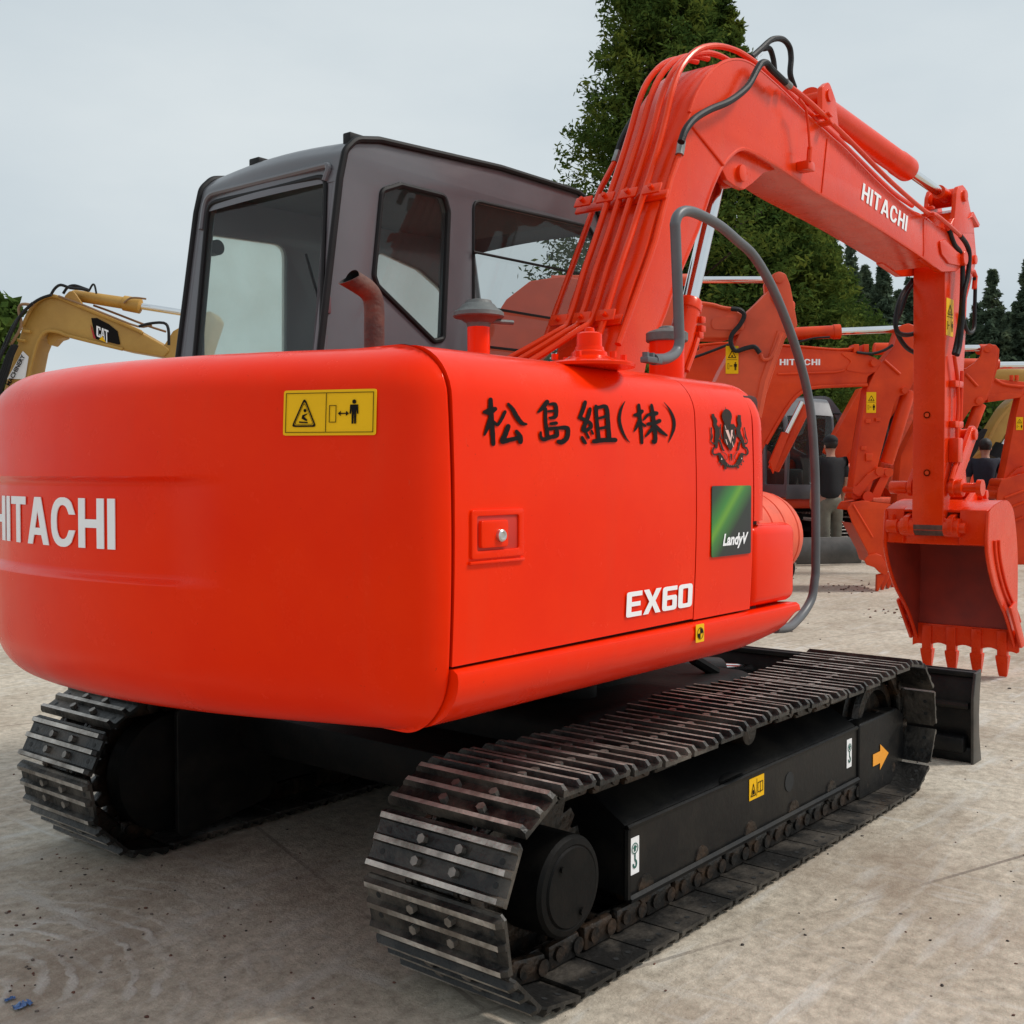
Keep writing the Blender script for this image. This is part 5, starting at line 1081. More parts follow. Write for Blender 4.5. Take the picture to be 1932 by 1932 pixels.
        o = link('track_shoe', me, TR); o.matrix_parent_inverse = Matrix.Identity(4)
        o.location = (x, (y0+y1)/2, z); o.rotation_euler = (0, R(-a) if False else -R(a), random.uniform(-.004, .004))
    return TR
T1 = track(-1); T2 = track(1)
# car body
mb = MB(); mb.add(rbox(-.55, .60, -.70, .70, .27, .56, .05, 3)); mb.add(rbox(-.8, -.45, -.72, .72, .30, .45, .03)); mb.add(rbox(.45, .85, -.72, .72, .30, .45, .03))
mb.build('car_body', BLACKDUST, EX)
mb = MB(); mb.add(lathe((0, 0, .55), (0, 0, .82), [(0, .46), (.05, .46), (.055, .42), (.13, .42), (.135, .47), (.22, .47), (.25, .44)], 48)); mb.build('swing_bearing', BLACKDUST, EX)
mb = MB(); mb.add(cyl((-.25, -.46, .55), (-.25, -.46, .60), .07, 24, .004)); mb.build('bearing_cover', BLACKDUST, EX)
# blade
def blade():
    # cross-section x(z) curved plate
    sec = []
    for t in np.linspace(0, 1, 12): z = .03+t*.385; sec.append((1.93+.045*(2*t-1)**2, z))
    back = [(x-.018, z) for x, z in sec]; poly = [(a[0], a[1]) for a in sec]+back[::-1]
    mb = MB(); mb.add(slab_xz([poly], -1.105, 1.105, .002)); mb.add(rbox(1.905, 1.935, -1.1, 1.1, .0, .07, .006)); mb.add(tube([(1.90, -1.09, .26), (1.90, 1.09, .26)], .018, 8)); mb.add(rbox(1.86, 1.94, -1.08, 1.08, .05, .12, .01)); mb.add(rbox(1.92, 1.965, -1.105, 1.105, .39, .412, .004))
    BL = mb.build('dozer_blade', BLACK, EX)
    mb = MB()
    for y in (-1.118, 1.105): mb.add(slab_xz([fillet([(1.885, .0), (2.0, .0), (1.965, .12), (1.957, .22), (1.965, .32), (1.985, .42), (1.905, .41), (1.875, .30)], [0, 0, .05, .05, .05, 0, 0, .02], 3)], y, y+.013, .002))
    mb.build('end_plate', simple('worn_blade_edge', (.03, .03, .028), .4, c2=(.08, .07, .06), scale=9), BL)
    mb = MB()
    for s in (-1, 1): 
        mb.add(rbox(.55, 1.92, s*.45-.05, s*.45+.05, .16, .27, .012)) ; mb.add(rbox(.5, .75, s*.45-.08, s*.45+.08, .2, .38, .02))
    mb.build('blade_arm', BLACK, BL)
    mb = MB(); mb.add(cyl((.62, 0, .50), (1.55, 0, .36), .055, 20)); bc = mb.build('blade_cylinder', BLACK, BL); mb = MB(); mb.add(cyl((1.5, 0, .367), (1.88, 0, .31), .03, 16)); mb.build('piston_rod', CHROME, bc)
    mb = MB(); a, b = P(1308, 1243, z=.62), P(1350, 1268, z=.56); mb.add(tube([a, (a+b)/2, b], .022, 8)); mb.build('hose_guard', BLACKDUST, EX)
blade()

# ================================================================== BACKGROUND MACHINES
# each stands at its own distance; its working arm lies in a vertical plane square to the yard's row
def Z6(*p): return [(1278+.3385*a, 461.5+.3385*b) for a, b in p]
def Z10(*p): return [(1455.5+.2466*a, 695.8+.2466*b) for a, b in p]
def Z15(*p): return [(1349+.1838*a, 710+.1838*b) for a, b in p]
def Z16(*p): return [(1704+.1838*a, 639+.1838*b) for a, b in p]
def Z9(*p): return [(.2205*a, 461.5+.2205*b) for a, b in p]
RH = np.array([math.sin(TH), -math.cos(TH), 0.])
def pm(h): # frame: u right in the row direction, v up, n back towards the camera
    o = CAM+HN*h; return Matrix(((RH[0], 0, -HN[0], o[0]), (RH[1], 0, -HN[1], o[1]), (0, 1, 0, 0), (0, 0, 0, 1)))
def uv(pts, h):
    out = []
    for p in pts: q = P(p[0], p[1], h=h)-CAM; out.append((float(q@RH), q[2]+CAM[2]))
    return out
def plate(pts, h, th, mb, mi=0, bev=.006, rnd=0, front=0.):
    """outline at distance h, solid going back by th"""
    g = uv(pts, h)
    if rnd: g = fillet(g, rnd, 3)
    mb.add(fill2d([g], th, bev if th > .02 else 0, pm(h+front) @ Matrix.Translation((0, 0, -th/2))), mi)
def parts(name, m, root, fns):
    for f in fns: part(name, m, root, f)
def ptube(pts, h, r, mb, mi=0, sm=3, n=8): mb.add(tube([P(a, b, h=h) for a, b in pts], r, n, sm), mi)
def part(name, m, root, fn, ang=35): mb = MB(); fn(mb); return mb.build(name, m, root, ang)

def body(root, u, h, m, rz=0, cabside=1, s=1., trk=1.15, cab=True):
    """undercarriage, house and cab of a parked machine; local +x is where the boom points"""
    o = CAM+HN*h+RH*u; ang = TH-R(90)+rz
    Mx = Matrix.Translation((o[0], o[1], 0)) @ Matrix.Rotation(ang, 4, 'Z') @ Matrix.Scale(s, 4)
    for sd_ in (-1, 1):
        mb = MB(); y0, y1 = (sd_*.66, sd_*1.08)
        pts = fillet([(-trk-.28, .3), (-trk-.2, .58), (trk+.2, .58), (trk+.28, .3), (trk+.15, .02), (-trk-.15, .02)], .2, 4)
        inn = fillet([(-trk-.2, .3), (-trk-.14, .50), (trk+.14, .50), (trk+.2, .3), (trk+.1, .09), (-trk-.1, .09)], .16, 4)
        mb.add(slab_xz([pts, inn], y0, y1, 0), 0, Mx)
        P2 = np.array(pts); seg = np.linalg.norm(np.diff(np.vstack([P2, P2[:1]]), axis=0), axis=1); cum_ = np.concatenate([[0], np.cumsum(seg)]); PP = np.vstack([P2, P2[:1]])
        for d in np.arange(0, cum_[-1], .052/1.0):
            i = min(np.searchsorted(cum_, d, side='right')-1, len(seg)-1); f = (d-cum_[i])/max(seg[i], 1e-6); q = PP[i]*(1-f)+PP[i+1]*f; tt = (PP[i+1]-PP[i])/max(seg[i], 1e-6); nn = np.array((-tt[1], tt[0])); nn = nn if nn@(q-np.array((0, .3))) > 0 else -nn
            a, b = q-tt*.006, q+tt*.006; c, d2 = b+nn*.02, a+nn*.02; yy0, yy1 = min(y0, y1), max(y0, y1)
            mb.add(([(a[0], yy0, a[1]), (b[0], yy0, b[1]), (c[0], yy0, c[1]), (d2[0], yy0, d2[1]), (a[0], yy1, a[1]), (b[0], yy1, b[1]), (c[0], yy1, c[1]), (d2[0], yy1, d2[1])], [(1, 2, 6, 5), (2, 3, 7, 6), (3, 0, 4, 7), (0, 1, 2, 3), (4, 7, 6, 5)]), 1, Mx)
        mb.add(rbox(-trk+.3, trk-.2, min(y0, y1)+.1, max(y0, y1)-.1, .12, .38, .02), 0, Mx)
        for xx in (-trk, trk): mb.add(lathe((xx, y0*1.0, .3), (xx, y1, .3), [(0, .08), (0, .2), (.36, .2), (.37, .1)], 20), 0, Mx)
        mb.build('track', [BLACKDUST, WORN], root)
    mb = MB(); mb.add(rbox(-.6, .6, -.7, .7, .3, .7, .05), 0, Mx); mb.add(lathe((0, 0, .65), (0, 0, .84), [(0, .45), (.19, .45)], 24), 0, Mx); mb.build('car_body', BLACKDUST, root)
    mb = MB(); mb.add(rbox(-1.65, -.3, -1.03, 1.0, .80, 1.58, .13, 4), 0, Mx); mb.add(rbox(-1.4, .95, -1.0, 1.0, .78, .93, .03), 0, Mx); mb.add(rbox(-.4, .15, -1.0, -.35, .9, 1.50, .08, 3), 0, Mx); mb.build('upper_house', m, root)
    if cab:
        c0, c1 = (.22, 1.02)
        mb = MB(); pr = fillet([(-.72, .95), (-.70, 1.8), (-.60, 2.46), (.70, 2.50), (.92, 2.2), (1.02, 1.6), (.98, .95)], [0, .1, .12, .2, .15, .1, 0], 4)
        w1 = fillet([(-.50, 1.75), (-.42, 2.28), (.05, 2.33), (.05, 1.62)], .04, 3); w2 = fillet([(.14, 1.15), (.14, 2.33), (.66, 2.36), (.84, 2.1), (.92, 1.6), (.90, 1.15)], .05, 3)
        for a, b in ((c0, c0+.04), (c1-.04, c1)): mb.add(slab_xz([pr, w1, w2], a, b, .006), 0, Mx)
        tp = [q for q in pr if q[1] > 2.2 and q[0] < .93]; mb.add(loft([[(q[0], c0+(c1-c0)*t, q[1]+.02*math.sin(math.pi*t)) for t in (0, .1, .3, .5, .7, .9, 1)] for q in tp]), 0, Mx)
        mb.add(rbox(-.73, -.70, c0, c1, .95, 1.6, .005), 0, Mx); mb.add(rbox(.96, 1.0, c0, c1, .93, 1.15, .005), 0, Mx)
        CBx = mb.build('cab', CABGREY, root)
        mb = MB(); gp = [q for q in pr if q[0] > .75]
        for yy in (c0+.02, c1-.02): mb.add(slab_xz([w1], yy, yy, 0), 0, Mx); mb.add(slab_xz([w2], yy, yy, 0), 0, Mx)
        mb.add(loft([[(q[0]-.01, c0+.03, q[1]), (q[0]-.01, c1-.03, q[1])] for q in gp]), 0, Mx); mb.add(([(-.70, c0+.03, 1.6), (-.70, c1-.03, 1.6), (-.62, c1-.03, 2.38), (-.62, c0+.03, 2.38)], [(0, 1, 2, 3)]), 0, Mx)
        mb.build('glazing', GLASS, CBx)
        mb = MB(); mb.add(rbox(-.4, .2, c0+.15, c1-.15, 1.0, 1.4, .05), 0, Mx); mb.add(rbox(-.45, -.3, c0+.15, c1-.15, 1.35, 1.85, .05), 0, Mx); mb.build('seat', DARKIN, CBx)
    return Mx
def bucket_teeth(root, tips, h, spacing_back=.115, n=4, m=ORANGE_BG): pass

# ---- A: nearest orange machine, its arm rising behind the handrail
hA = 10.2
EA = thing('excavator', 'dull orange excavator whose arm tip rises behind the grey handrail loop', 'excavator', tuple(CAM*(1, 1, 0)+HN*hA+RH*-.6), 'parked excavators in the yard')
body(EA, -.95, hA+.1, ORANGE_FADE, cab=False)
part('boom', ORANGE_FADE, EA, lambda mb: plate([(770, 900), (850, 720), (920, 620), (955, 565), (1000, 530), (1060, 521), (1110, 528), (1200, 540), (1316, 569)]+Z6((300, 350), (390, 405), (385, 465), (340, 500), (280, 520), (150, 518))+[(1250, 632), (1120, 622), (1060, 640), (1010, 690), (930, 900)], hA, .32, mb, rnd=.05, bev=.012), 30)
part('boom_end_plate', ORANGE_FADE, EA, lambda mb: plate(Z6((200, 405), (300, 405), (345, 425), (360, 450), (340, 475), (200, 472), (188, 440)), hA-.012, .02, mb, rnd=.05, bev=0))
def fA(mb):
    for f, t in ((0, .05), (.21, .05)): plate(Z6((508, 205), (530, 165), (565, 150), (602, 165), (625, 225), (640, 300), (655, 380), (668, 455), (640, 480), (520, 300)), hA, t, mb, rnd=.05, front=f-.02)
    plate(Z6((520, 245), (660, 320), (640, 480), (600, 530), (560, 640), (440, 1010), (360, 1180), (150, 1180), (150, 900), (245, 700), (300, 600), (335, 520), (360, 455), (375, 390), (470, 300)), hA, .26, mb, rnd=.04, bev=.01)
part('arm', ORANGE_FADE, EA, fA, 30)
part('pivot_pin', ORANGE_FADE, EA, lambda mb: (mb.add(cyl(P(*Z6((570, 185))[0], h=hA-.05), P(*Z6((570, 185))[0], h=hA-.05)+HN*.36, .045, 20, .003)), mb.add(cyl(P(*Z6((352, 455))[0], h=hA-.03), P(*Z6((352, 455))[0], h=hA-.03)+HN*.3, .035, 20, .003))))
part('inner_rib', ORANGE_FADE, EA, lambda mb: mb.add(tube([P(*Z6((575, 490))[0], h=hA+.02), P(*Z6((480, 760))[0], h=hA+.02), P(*Z6((440, 960))[0], h=hA+.02)], .05, 8)))
part('piston_rod', CHROME, EA, lambda mb: mb.add(cyl(P(1230, 528, h=hA+.14), P(*Z6((545, 196))[0], h=hA+.14), .031, 24)))
part('arm_cylinder', ORANGE_FADE, EA, lambda mb: mb.add(cyl(P(1040, 531, h=hA+.14), P(1300, 528, h=hA+.14), .055, 24, .006)))
part('hydraulic_hose', HOSE, EA, lambda mb: ptube(Z6((300, 358), (350, 365), (373, 395), (350, 445), (305, 500), (298, 550), (325, 592), (380, 578), (430, 570), (460, 605)), hA-.05, .022, mb))
parts('steel_pipe', ORANGE_FADE, EA, [lambda mb: ptube(Z6((130, 325), (200, 335), (250, 350), (305, 358)), hA-.02, .016, mb), lambda mb: ptube(Z6((465, 610), (480, 640), (520, 630), (555, 560), (575, 500)), hA-.03, .016, mb)])
q = uv(Z6((268, 720)), hA)[0]
sticker('warning_sticker', EA, pm(hA-.006) @ Matrix.Translation((q[0], q[1], 0)), .115, .25, STICKY, warn_tall(.115, .25), .005)

# ---- B: red machine beyond it
hB = 12.8
EB = thing('excavator', 'red excavator with white lettering on its level boom, second in the row behind', 'excavator', tuple(CAM*(1, 1, 0)+HN*hB+RH*1.9), 'parked excavators in the yard')
body(EB, 1.78, hB+.15, ORANGE_BG, cab=False, trk=.95)
part('boom', ORANGE_BG, EB, lambda mb: plate([(1330, 960), (1290, 900), (1283, 800), (1288, 720), (1300, 672), (1330, 652), (1380, 646)]+Z6((660, 572), (900, 590), (1030, 603), (1100, 630), (1140, 655), (1138, 690), (1105, 710), (1060, 735), (1060, 782), (800, 792), (720, 808), (660, 850), (600, 930), (495, 1110), (370, 1350)), hB, .30, mb, rnd=.06, bev=.012), 30)
part('boom_end_plate', ORANGE_BG, EB, lambda mb: plate(Z6((895, 598), (1030, 603), (1100, 630), (1140, 655), (1138, 690), (1105, 710), (1040, 715), (930, 700), (975, 650)), hB-.014, .02, mb, rnd=.04, bev=0))
parts('boom_flange', ORANGE_BG, EB, [lambda mb: ptube(Z6((560, 722), (880, 712), (930, 702)), hB-.01, .014, mb, sm=0), lambda mb: ptube(Z6((1060, 782), (800, 792), (720, 808), (660, 850), (600, 930), (495, 1110)), hB-.01, .02, mb, sm=2)])
def tB(mb):
    ps, tw = glyphs('HITACHI', 1, .165, .09, .56); a, b, t = uv(Z6((570, 672), (795, 677), (570, 638)), hB); sx = (b[0]-a[0])/tw; sy = t[1]-a[1]
    mb.add(fill2d([[(x*sx, y*sy) for x, y in p] for p in ps], 0, 0, pm(hB-.004) @ Matrix.Translation((a[0], a[1], 0))))
part('lettering', WHITE, EB, tB, 60)
parts('steel_pipe', ORANGE_BG, EB, [lambda mb, k=k: ptube(Z6((120, 560+k*10), (300, 548+k*12), (640, 565+k*9), (900, 585+k*8), (1010, 570+k*10)), hB+.03*k, .014, mb) for k in range(3)])
parts('pipe_clamp', ORANGE_BG, EB, [lambda mb, x=x: plate(Z6((x, 555), (x+28, 555), (x+28, 600), (x, 600)), hB-.03, .2, mb) for x in (985, 1040)])
part('arm_cylinder', ORANGE_BG, EB, lambda mb: (mb.add(lathe(P(*Z6((640, 497))[0], h=hB+.15), P(*Z6((905, 485))[0], h=hB+.15), [(0, .04), (0, .072), (.46, .075), (.47, .085), (.545, .085), (.55, .04)], 24)), ))
part('piston_rod', CHROME, EB, lambda mb: mb.add(cyl(P(*Z6((880, 486))[0], h=hB+.15), P(*Z6((1250, 470))[0], h=hB+.15), .042, 24)))
parts('hydraulic_hose', HOSE, EB, [lambda mb: ptube(Z6((1000, 600), (1080, 608), (1150, 590), (1200, 560)), hB-.05, .016, mb), lambda mb: ptube(Z6((60, 640), (160, 605), (290, 555)), hB-.1, .016, mb), lambda mb: ptube(Z6((670, 545), (760, 522), (850, 515)), hB+.05, .012, mb)])
def sB(mb):
    plate(Z6((1245, 450), (1290, 438), (1335, 455), (1350, 560), (1350, 700), (1300, 800), (1275, 832), (1232, 845), (1205, 900), (1110, 1262), (1065, 1400), (968, 1432), (1010, 1100), (1060, 800), (1105, 705), (1150, 640), (1205, 570)), hB-.02, .24, mb, rnd=.05, bev=.01)
    for x, y in ((1065, 985), (1120, 975), (1040, 1135)): plate(Z6((x-14, y-10), (x+14, y-10), (x+14, y+10), (x-14, y+10)), hB-.06, .05, mb)
    plate(Z6((1052, 1165), (1090, 1165), (1090, 1205), (1052, 1205)), hB-.06, .05, mb)
part('arm', ORANGE_BG, EB, sB, 30)
part('arm_brace', ORANGE_BG, EB, lambda mb: mb.add(tube([P(*Z6((1155, 645))[0], h=hB-.04), P(*Z6((1242, 722))[0], h=hB-.04)], .016, 8)))
part('bucket_cylinder', ORANGE_BG, EB, lambda mb: mb.add(cyl(P(*Z6((1290, 815))[0], h=hB+.1), P(*Z6((1165, 1220))[0], h=hB+.1), .078, 24, .01)))
part('link_arm', ORANGE_BG, EB, lambda mb: (plate(Z6((985, 1395), (1000, 1345), (1060, 1280), (1120, 1245), (1185, 1245), (1195, 1285), (1130, 1295), (1080, 1320), (1040, 1380), (1020, 1410)), hB-.06, .04, mb, rnd=.04), plate(Z6((1140, 1280), (1190, 1280), (1130, 1410), (1075, 1410)), hB-.02, .2, mb)))
def pinsB(mb):
    for x, y, r in ((1130, 1263, .05), (1180, 1270, .05), (1000, 1370, .045), (1065, 1405, .06), (1270, 812, .035), (1100, 658, .04)):
        c = P(*Z6((x, y))[0], h=hB-.09); mb.add(lathe(c, c+HN*.4, [(0, r*.4), (0, r), (.4, r)], 18))
part('pivot_pin', ORANGE_BG, EB, pinsB)
q = uv(Z6((1052, 938)), hB-.02)[0]
sticker('warning_sticker', EB, pm(hB-.026) @ Matrix.Translation((q[0], q[1], 0)), .11, .235, STICKY, warn_tall(.11, .235), .005)
def bkB(mb):
    pr = Z10((580, 1072), (612, 1022), (700, 1008), (905, 1030), (1010, 1060), (1000, 1200), (960, 1480), (905, 1520), (760, 1480), (735, 1400), (620, 1180))
    plate(pr, hB-.28, .03, mb, rnd=.03); plate(pr, hB+.42, .03, mb, rnd=.03)
    g = uv(pr, hB); M = pm(hB)
    rim = fillet(g, .03, 3)[4:-14] if False else fillet(g, .03, 3)
    m_ = len(rim); keep = [i for i in range(m_) if not (rim[i][0] > g[4][0]-.12 or rim[i][1] < g[7][1]-.0)]
    mb.add(loft([[tuple(M @ Vector((a[0], a[1], .28))), tuple(M @ Vector((a[0], a[1], -.42)))] for a in [rim[i] for i in keep]]))
    mb.add(tube([P(*Z10((625, 1040))[0], h=hB-.29), P(*Z10((775, 1290))[0], h=hB-.29)], .012, 6))
    plate(Z10((712, 1462), (745, 1425), (800, 1412), (845, 1430), (850, 1452), (905, 1520), (880, 1580), (830, 1560), (790, 1520), (730, 1500)), hB-.31, .03, mb, rnd=.01)
BKB = part('bucket', ORANGE_BG, EB, bkB)
for k, (x, y) in enumerate(((805, 1705), (843, 1698), (884, 1690), (922, 1680), (958, 1672))):
    part('tooth', ORANGE_BG, BKB, lambda mb: plate(Z10((x, y), (x+4, y-128), (x+56, y-140), (x+60, y-105), (x+14, y-4)), hB-.25+k*.15, .06, mb))

# ---- C
hC = 14.8
EC = thing('excavator', 'bright red excavator whose curved arm head shows just right of the near upright arm', 'excavator', tuple(CAM*(1, 1, 0)+HN*hC+RH*3.9), 'parked excavators in the yard')
body(EC, 2.30, hC+.15, ORANGE_BG, cab=False, trk=.95)
part('arm', ORANGE_BG, EC, lambda mb: (plate(Z16((830, 85), (880, 48), (935, 65), (960, 110), (955, 250), (905, 480), (835, 655), (780, 690), (720, 690), (650, 790), (575, 910), (440, 1300), (300, 1650), (200, 1650), (330, 1200), (430, 700), (560, 420), (640, 310), (740, 245), (800, 180)), hC, .05, mb, rnd=.04), plate(Z16((895, 60), (950, 62), (990, 110), (975, 280), (930, 440), (850, 650), (800, 600), (900, 300)), hC+.17, .05, mb, rnd=.04), plate(Z16((820, 400), (880, 440), (830, 640), (700, 680), (575, 890), (440, 1280), (330, 1500), (430, 700), (600, 450)), hC+.03, .18, mb)), 30)
part('boom', ORANGE_BG, EC, lambda mb: plate([(1340, 960), (1305, 860), (1325, 740), (1360, 682), (1430, 662)]+Z16((600, 300), (640, 300), (700, 420), (700, 500), (500, 480))+[(1740, 722), (1500, 716), (1440, 740), (1410, 800), (1420, 960)], hC+.02, .28, mb, rnd=.05, bev=.01), 30)
part('arm_brace', ORANGE_BG, EC, lambda mb: mb.add(tube([P(*Z16((645, 360))[0], h=hC-.02), P(*Z16((765, 490))[0], h=hC-.02)], .018, 8)))
part('bucket_cylinder', ORANGE_BG, EC, lambda mb: mb.add(cyl(P(*Z16((790, 670))[0], h=hC+.1), P(*Z16((640, 1060))[0], h=hC+.1), .08, 20, .01)))
part('piston_rod', CHROME, EC, lambda mb: mb.add(cyl(P(*Z16((400, 100))[0], h=hC+.12), P(*Z16((830, 98))[0], h=hC+.12), .045, 20)))
part('arm_cylinder', ORANGE_BG, EC, lambda mb: (mb.add(cyl(P(*Z16((-300, 105))[0], h=hC+.12), P(*Z16((420, 100))[0], h=hC+.12), .08, 20, .01)), mb.add(cyl(P(*Z16((780, 100))[0], h=hC+.12), P(*Z16((870, 100))[0], h=hC+.12), .055, 16))))
parts('pivot_pin', ORANGE_BG, EC, [lambda mb, c=c: mb.add(cyl(P(*Z16(c)[0], h=hC-.03), P(*Z16(c)[0], h=hC-.03)+HN*.3, .05, 18, .004)) for c in ((872, 102), (785, 640))])

# ---- D: at the right edge
hD = 16.6
ED = thing('excavator', 'red excavator cut off by the right edge, its bucket behind the near one', 'excavator', tuple(CAM*(1, 1, 0)+HN*hD+RH*4.6), 'parked excavators in the yard')
body(ED, (1785-966)/FOC*19.3, 19.3, ORANGE_BG, rz=R(-75), cab=False, trk=.95)
part('boom', ORANGE_BG, ED, lambda mb: (plate([(1690, 960), (1700, 860), (1740, 780), (1790, 730), (1850, 722)]+Z16((940, 412), (1240, 442), (1420, 480), (1480, 540), (1440, 590), (1240, 600), (1180, 608), (1150, 600), (870, 625))+[(1845, 762), (1800, 790), (1770, 850), (1760, 960)], hD, .28, mb, rnd=.05, bev=.01), plate(Z16((870, 570), (960, 568), (1060, 545), (1110, 560), (1240, 575), (1240, 600), (1180, 608), (870, 652)), hD-.01, .3, mb)), 30)
part('arm', ORANGE_BG, ED, lambda mb: plate(Z16((1205, 600), (1420, 440), (1480, 200), (1540, 180), (1580, 300), (1500, 700), (1300, 1310), (1200, 1310), (1150, 1420), (1110, 1545), (1000, 1560), (1060, 1300), (1150, 830)), hD-.02, .24, mb, rnd=.04), 30)
part('bucket_cylinder', ORANGE_BG, ED, lambda mb: mb.add(cyl(P(*Z16((1500, 600))[0], h=hD+.1), P(*Z16((1290, 1320))[0], h=hD+.1), .08, 20, .01)))
part('link_arm', ORANGE_BG, ED, lambda mb: (plate(Z16((1010, 1520), (1080, 1420), (1160, 1340), (1240, 1310), (1300, 1330), (1280, 1380), (1180, 1390), (1120, 1450), (1060, 1540)), hD-.06, .05, mb, rnd=.04), plate(Z16((1200, 1540), (1215, 1490), (1250, 1500), (1290, 1560), (1240, 1640), (1150, 1600)), hD-.05, .3, mb)))
part('piston_rod', CHROME, ED, lambda mb: mb.add(cyl(P(*Z16((960, 275))[0], h=hD+.12), P(*Z16((1500, 270))[0], h=hD+.12), .055, 20)))
part('arm_cylinder', ORANGE_BG, ED, lambda mb: mb.add(cyl(P(*Z16((400, 262))[0], h=hD+.12), P(*Z16((975, 262))[0], h=hD+.12), .085, 20, .01)))
part('steel_pipe', ORANGE_BG, ED, lambda mb: (ptube(Z16((940, 415), (1020, 462), (1110, 480), (1200, 490), (1245, 490)), hD-.03, .02, mb), [mb.add(cyl(P(*Z16((x, 430))[0], h=hD), P(*Z16((x, 375))[0], h=hD), .03, 8)) for x in (1112, 1165)]))
def bkD(mb):
    pr = [(1882, 925), (1890, 905), (1935, 892), (1990, 905), (2010, 960), (1985, 1060), (1935, 1085), (1900, 1110), (1893, 1040), (1880, 985)]
    plate(pr, hD-.30, .03, mb, rnd=.03); plate(pr, hD+.40, .03, mb, rnd=.03)
    M = pm(hD); rim = uv(pr[:7], hD); mb.add(loft([[tuple(M @ Vector((a[0], a[1], .3))), tuple(M @ Vector((a[0], a[1], -.4)))] for a in rim]))
    for k in range(4): plate([(1925-k*9, 1068+k*10), (1932, 1062), (1905, 1112), (1898, 1105)], hD-.25+k*.18, .05, mb)
    for yy in (940, 962, 990): mb.add(tube([P(1895, yy, h=hD-.32), P(1932, yy-14, h=hD-.32)], .02, 6))
part('bucket', ORANGE_BG, ED, bkD)
q = uv(Z16((1155, 938)), hD-.02)[0]
sticker('warning_sticker', ED, pm(hD-.03) @ Matrix.Translation((q[0], q[1], 0)), .10, .19, STICKY, warn_tall(.10, .19), .005)
part('pivot_pin', ORANGE_BG, ED, lambda mb: [mb.add(cyl(P(*Z16(c)[0], h=hD-.1), P(*Z16(c)[0], h=hD-.1)+HN*.4, r, 18, .004)) for c, r in (((1038, 1475), .06), ((990, 1605), .07), ((1185, 1545), .05))])

# ---- E: machine facing the camera with blade lowered, cab behind the handrail
hE = 17.75
EE = thing('excavator', 'dark cabbed excavator with a grey dozer blade behind the man in grey trousers', 'excavator', tuple(CAM*(1, 1, 0)+HN*hE+RH*4.4), 'parked excavators in the yard')
uE = (1500-966)/FOC*hE-.62
MxE = body(EE, uE, hE+.55, ORANGE_BG, rz=R(-80), trk=1.05, cab=True)
def blE(mb):
    a = P(*Z10((197, 1300))[0], h=16.0); b = P(*Z10((650, 1245))[0], h=16.2)
    d = (b-a)/np.linalg.norm(b-a); d[2] = 0; L_ = (P(*Z10((672, 1430))[0], h=16.5)-P(*Z10((203, 1505))[0], h=16.1)); 
    M = frame(a, (d[0], d[1], 0), (0, 0, 1)); Wd = np.linalg.norm(b-a)+.1; H = .78
    pr = [(.05*(2*t-1)**2, -a[2]+.02+t*(a[2]-.02)) for t in np.linspace(0, 1, 9)]
    mb.add(loft([[tuple(M @ Vector((x, z, -o))) for o, z in pr] for x in np.linspace(0, Wd, 5)])); mb.add(loft([[tuple(M @ Vector((x, z, -o-.03))) for o, z in pr] for x in np.linspace(0, Wd, 5)]))
    top = pr[-1]; mb.add(tube([M @ Vector((0, top[1], -top[0]-.015)), M @ Vector((Wd, top[1], -top[0]-.015))], .012, 6))
part('dozer_blade', simple('worn_grey_blade', (.05, .05, .048), .45, c2=(.11, .105, .10), scale=4, bump=.1), EE, blE)
part('boom', ORANGE_BG, EE, lambda mb: plate(Z15((1150, 780), (1310, 870), (1480, 640), (1512, 500), (1600, 110), (1500, 120), (1330, 430), (1180, 700)), 16.75, .28, mb, rnd=.03, bev=.01), 30)
part('boom_cylinder', ORANGE_BG, EB, lambda mb: mb.add(cyl(P(*Z15((930, 300))[0], h=hB+.1), P(*Z15((600, 960))[0], h=hB+.1), .07, 18, .01)))
part('piston_rod', CHROME, EB, lambda mb: mb.add(cyl(P(*Z15((893, 262))[0], h=hB-.05), P(*Z15((735, 580))[0], h=hB-.05), .026, 18)))
part('rod_guard', ORANGE_BG, EB, lambda mb: plate(Z15((690, 570), (765, 580), (600, 1000), (560, 880), (640, 690)), hB-.06, .06, mb))
# ---- H: machine seen side-on with a barred cab window
hH = 20.4
EH = thing('excavator', 'red excavator with a barred cab window behind the man in the black cap', 'excavator', tuple(CAM*(1, 1, 0)+HN*hH+RH*4.9), 'parked excavators in the yard')
MxH = body(EH, (1606-966)/FOC*hH-1.12, hH, ORANGE_BG, s=1.1, cab=True)
part('guard_bar', RUBBER, EH, lambda mb: [mb.add(tube([tuple(MxH @ Vector((.10, .18, z))), tuple(MxH @ Vector((.88, .18, z)))], .014, 6)) for z in (1.45, 1.75, 2.0, 2.2)])
part('boom', ORANGE_BG, EH, lambda mb: plate([(1560, 900), (1575, 850), (1700, 640), (1800, 640), (1800, 700), (1700, 760), (1640, 850), (1620, 920)], hH-.9, .3, mb, rnd=.05, bev=.01), 30)
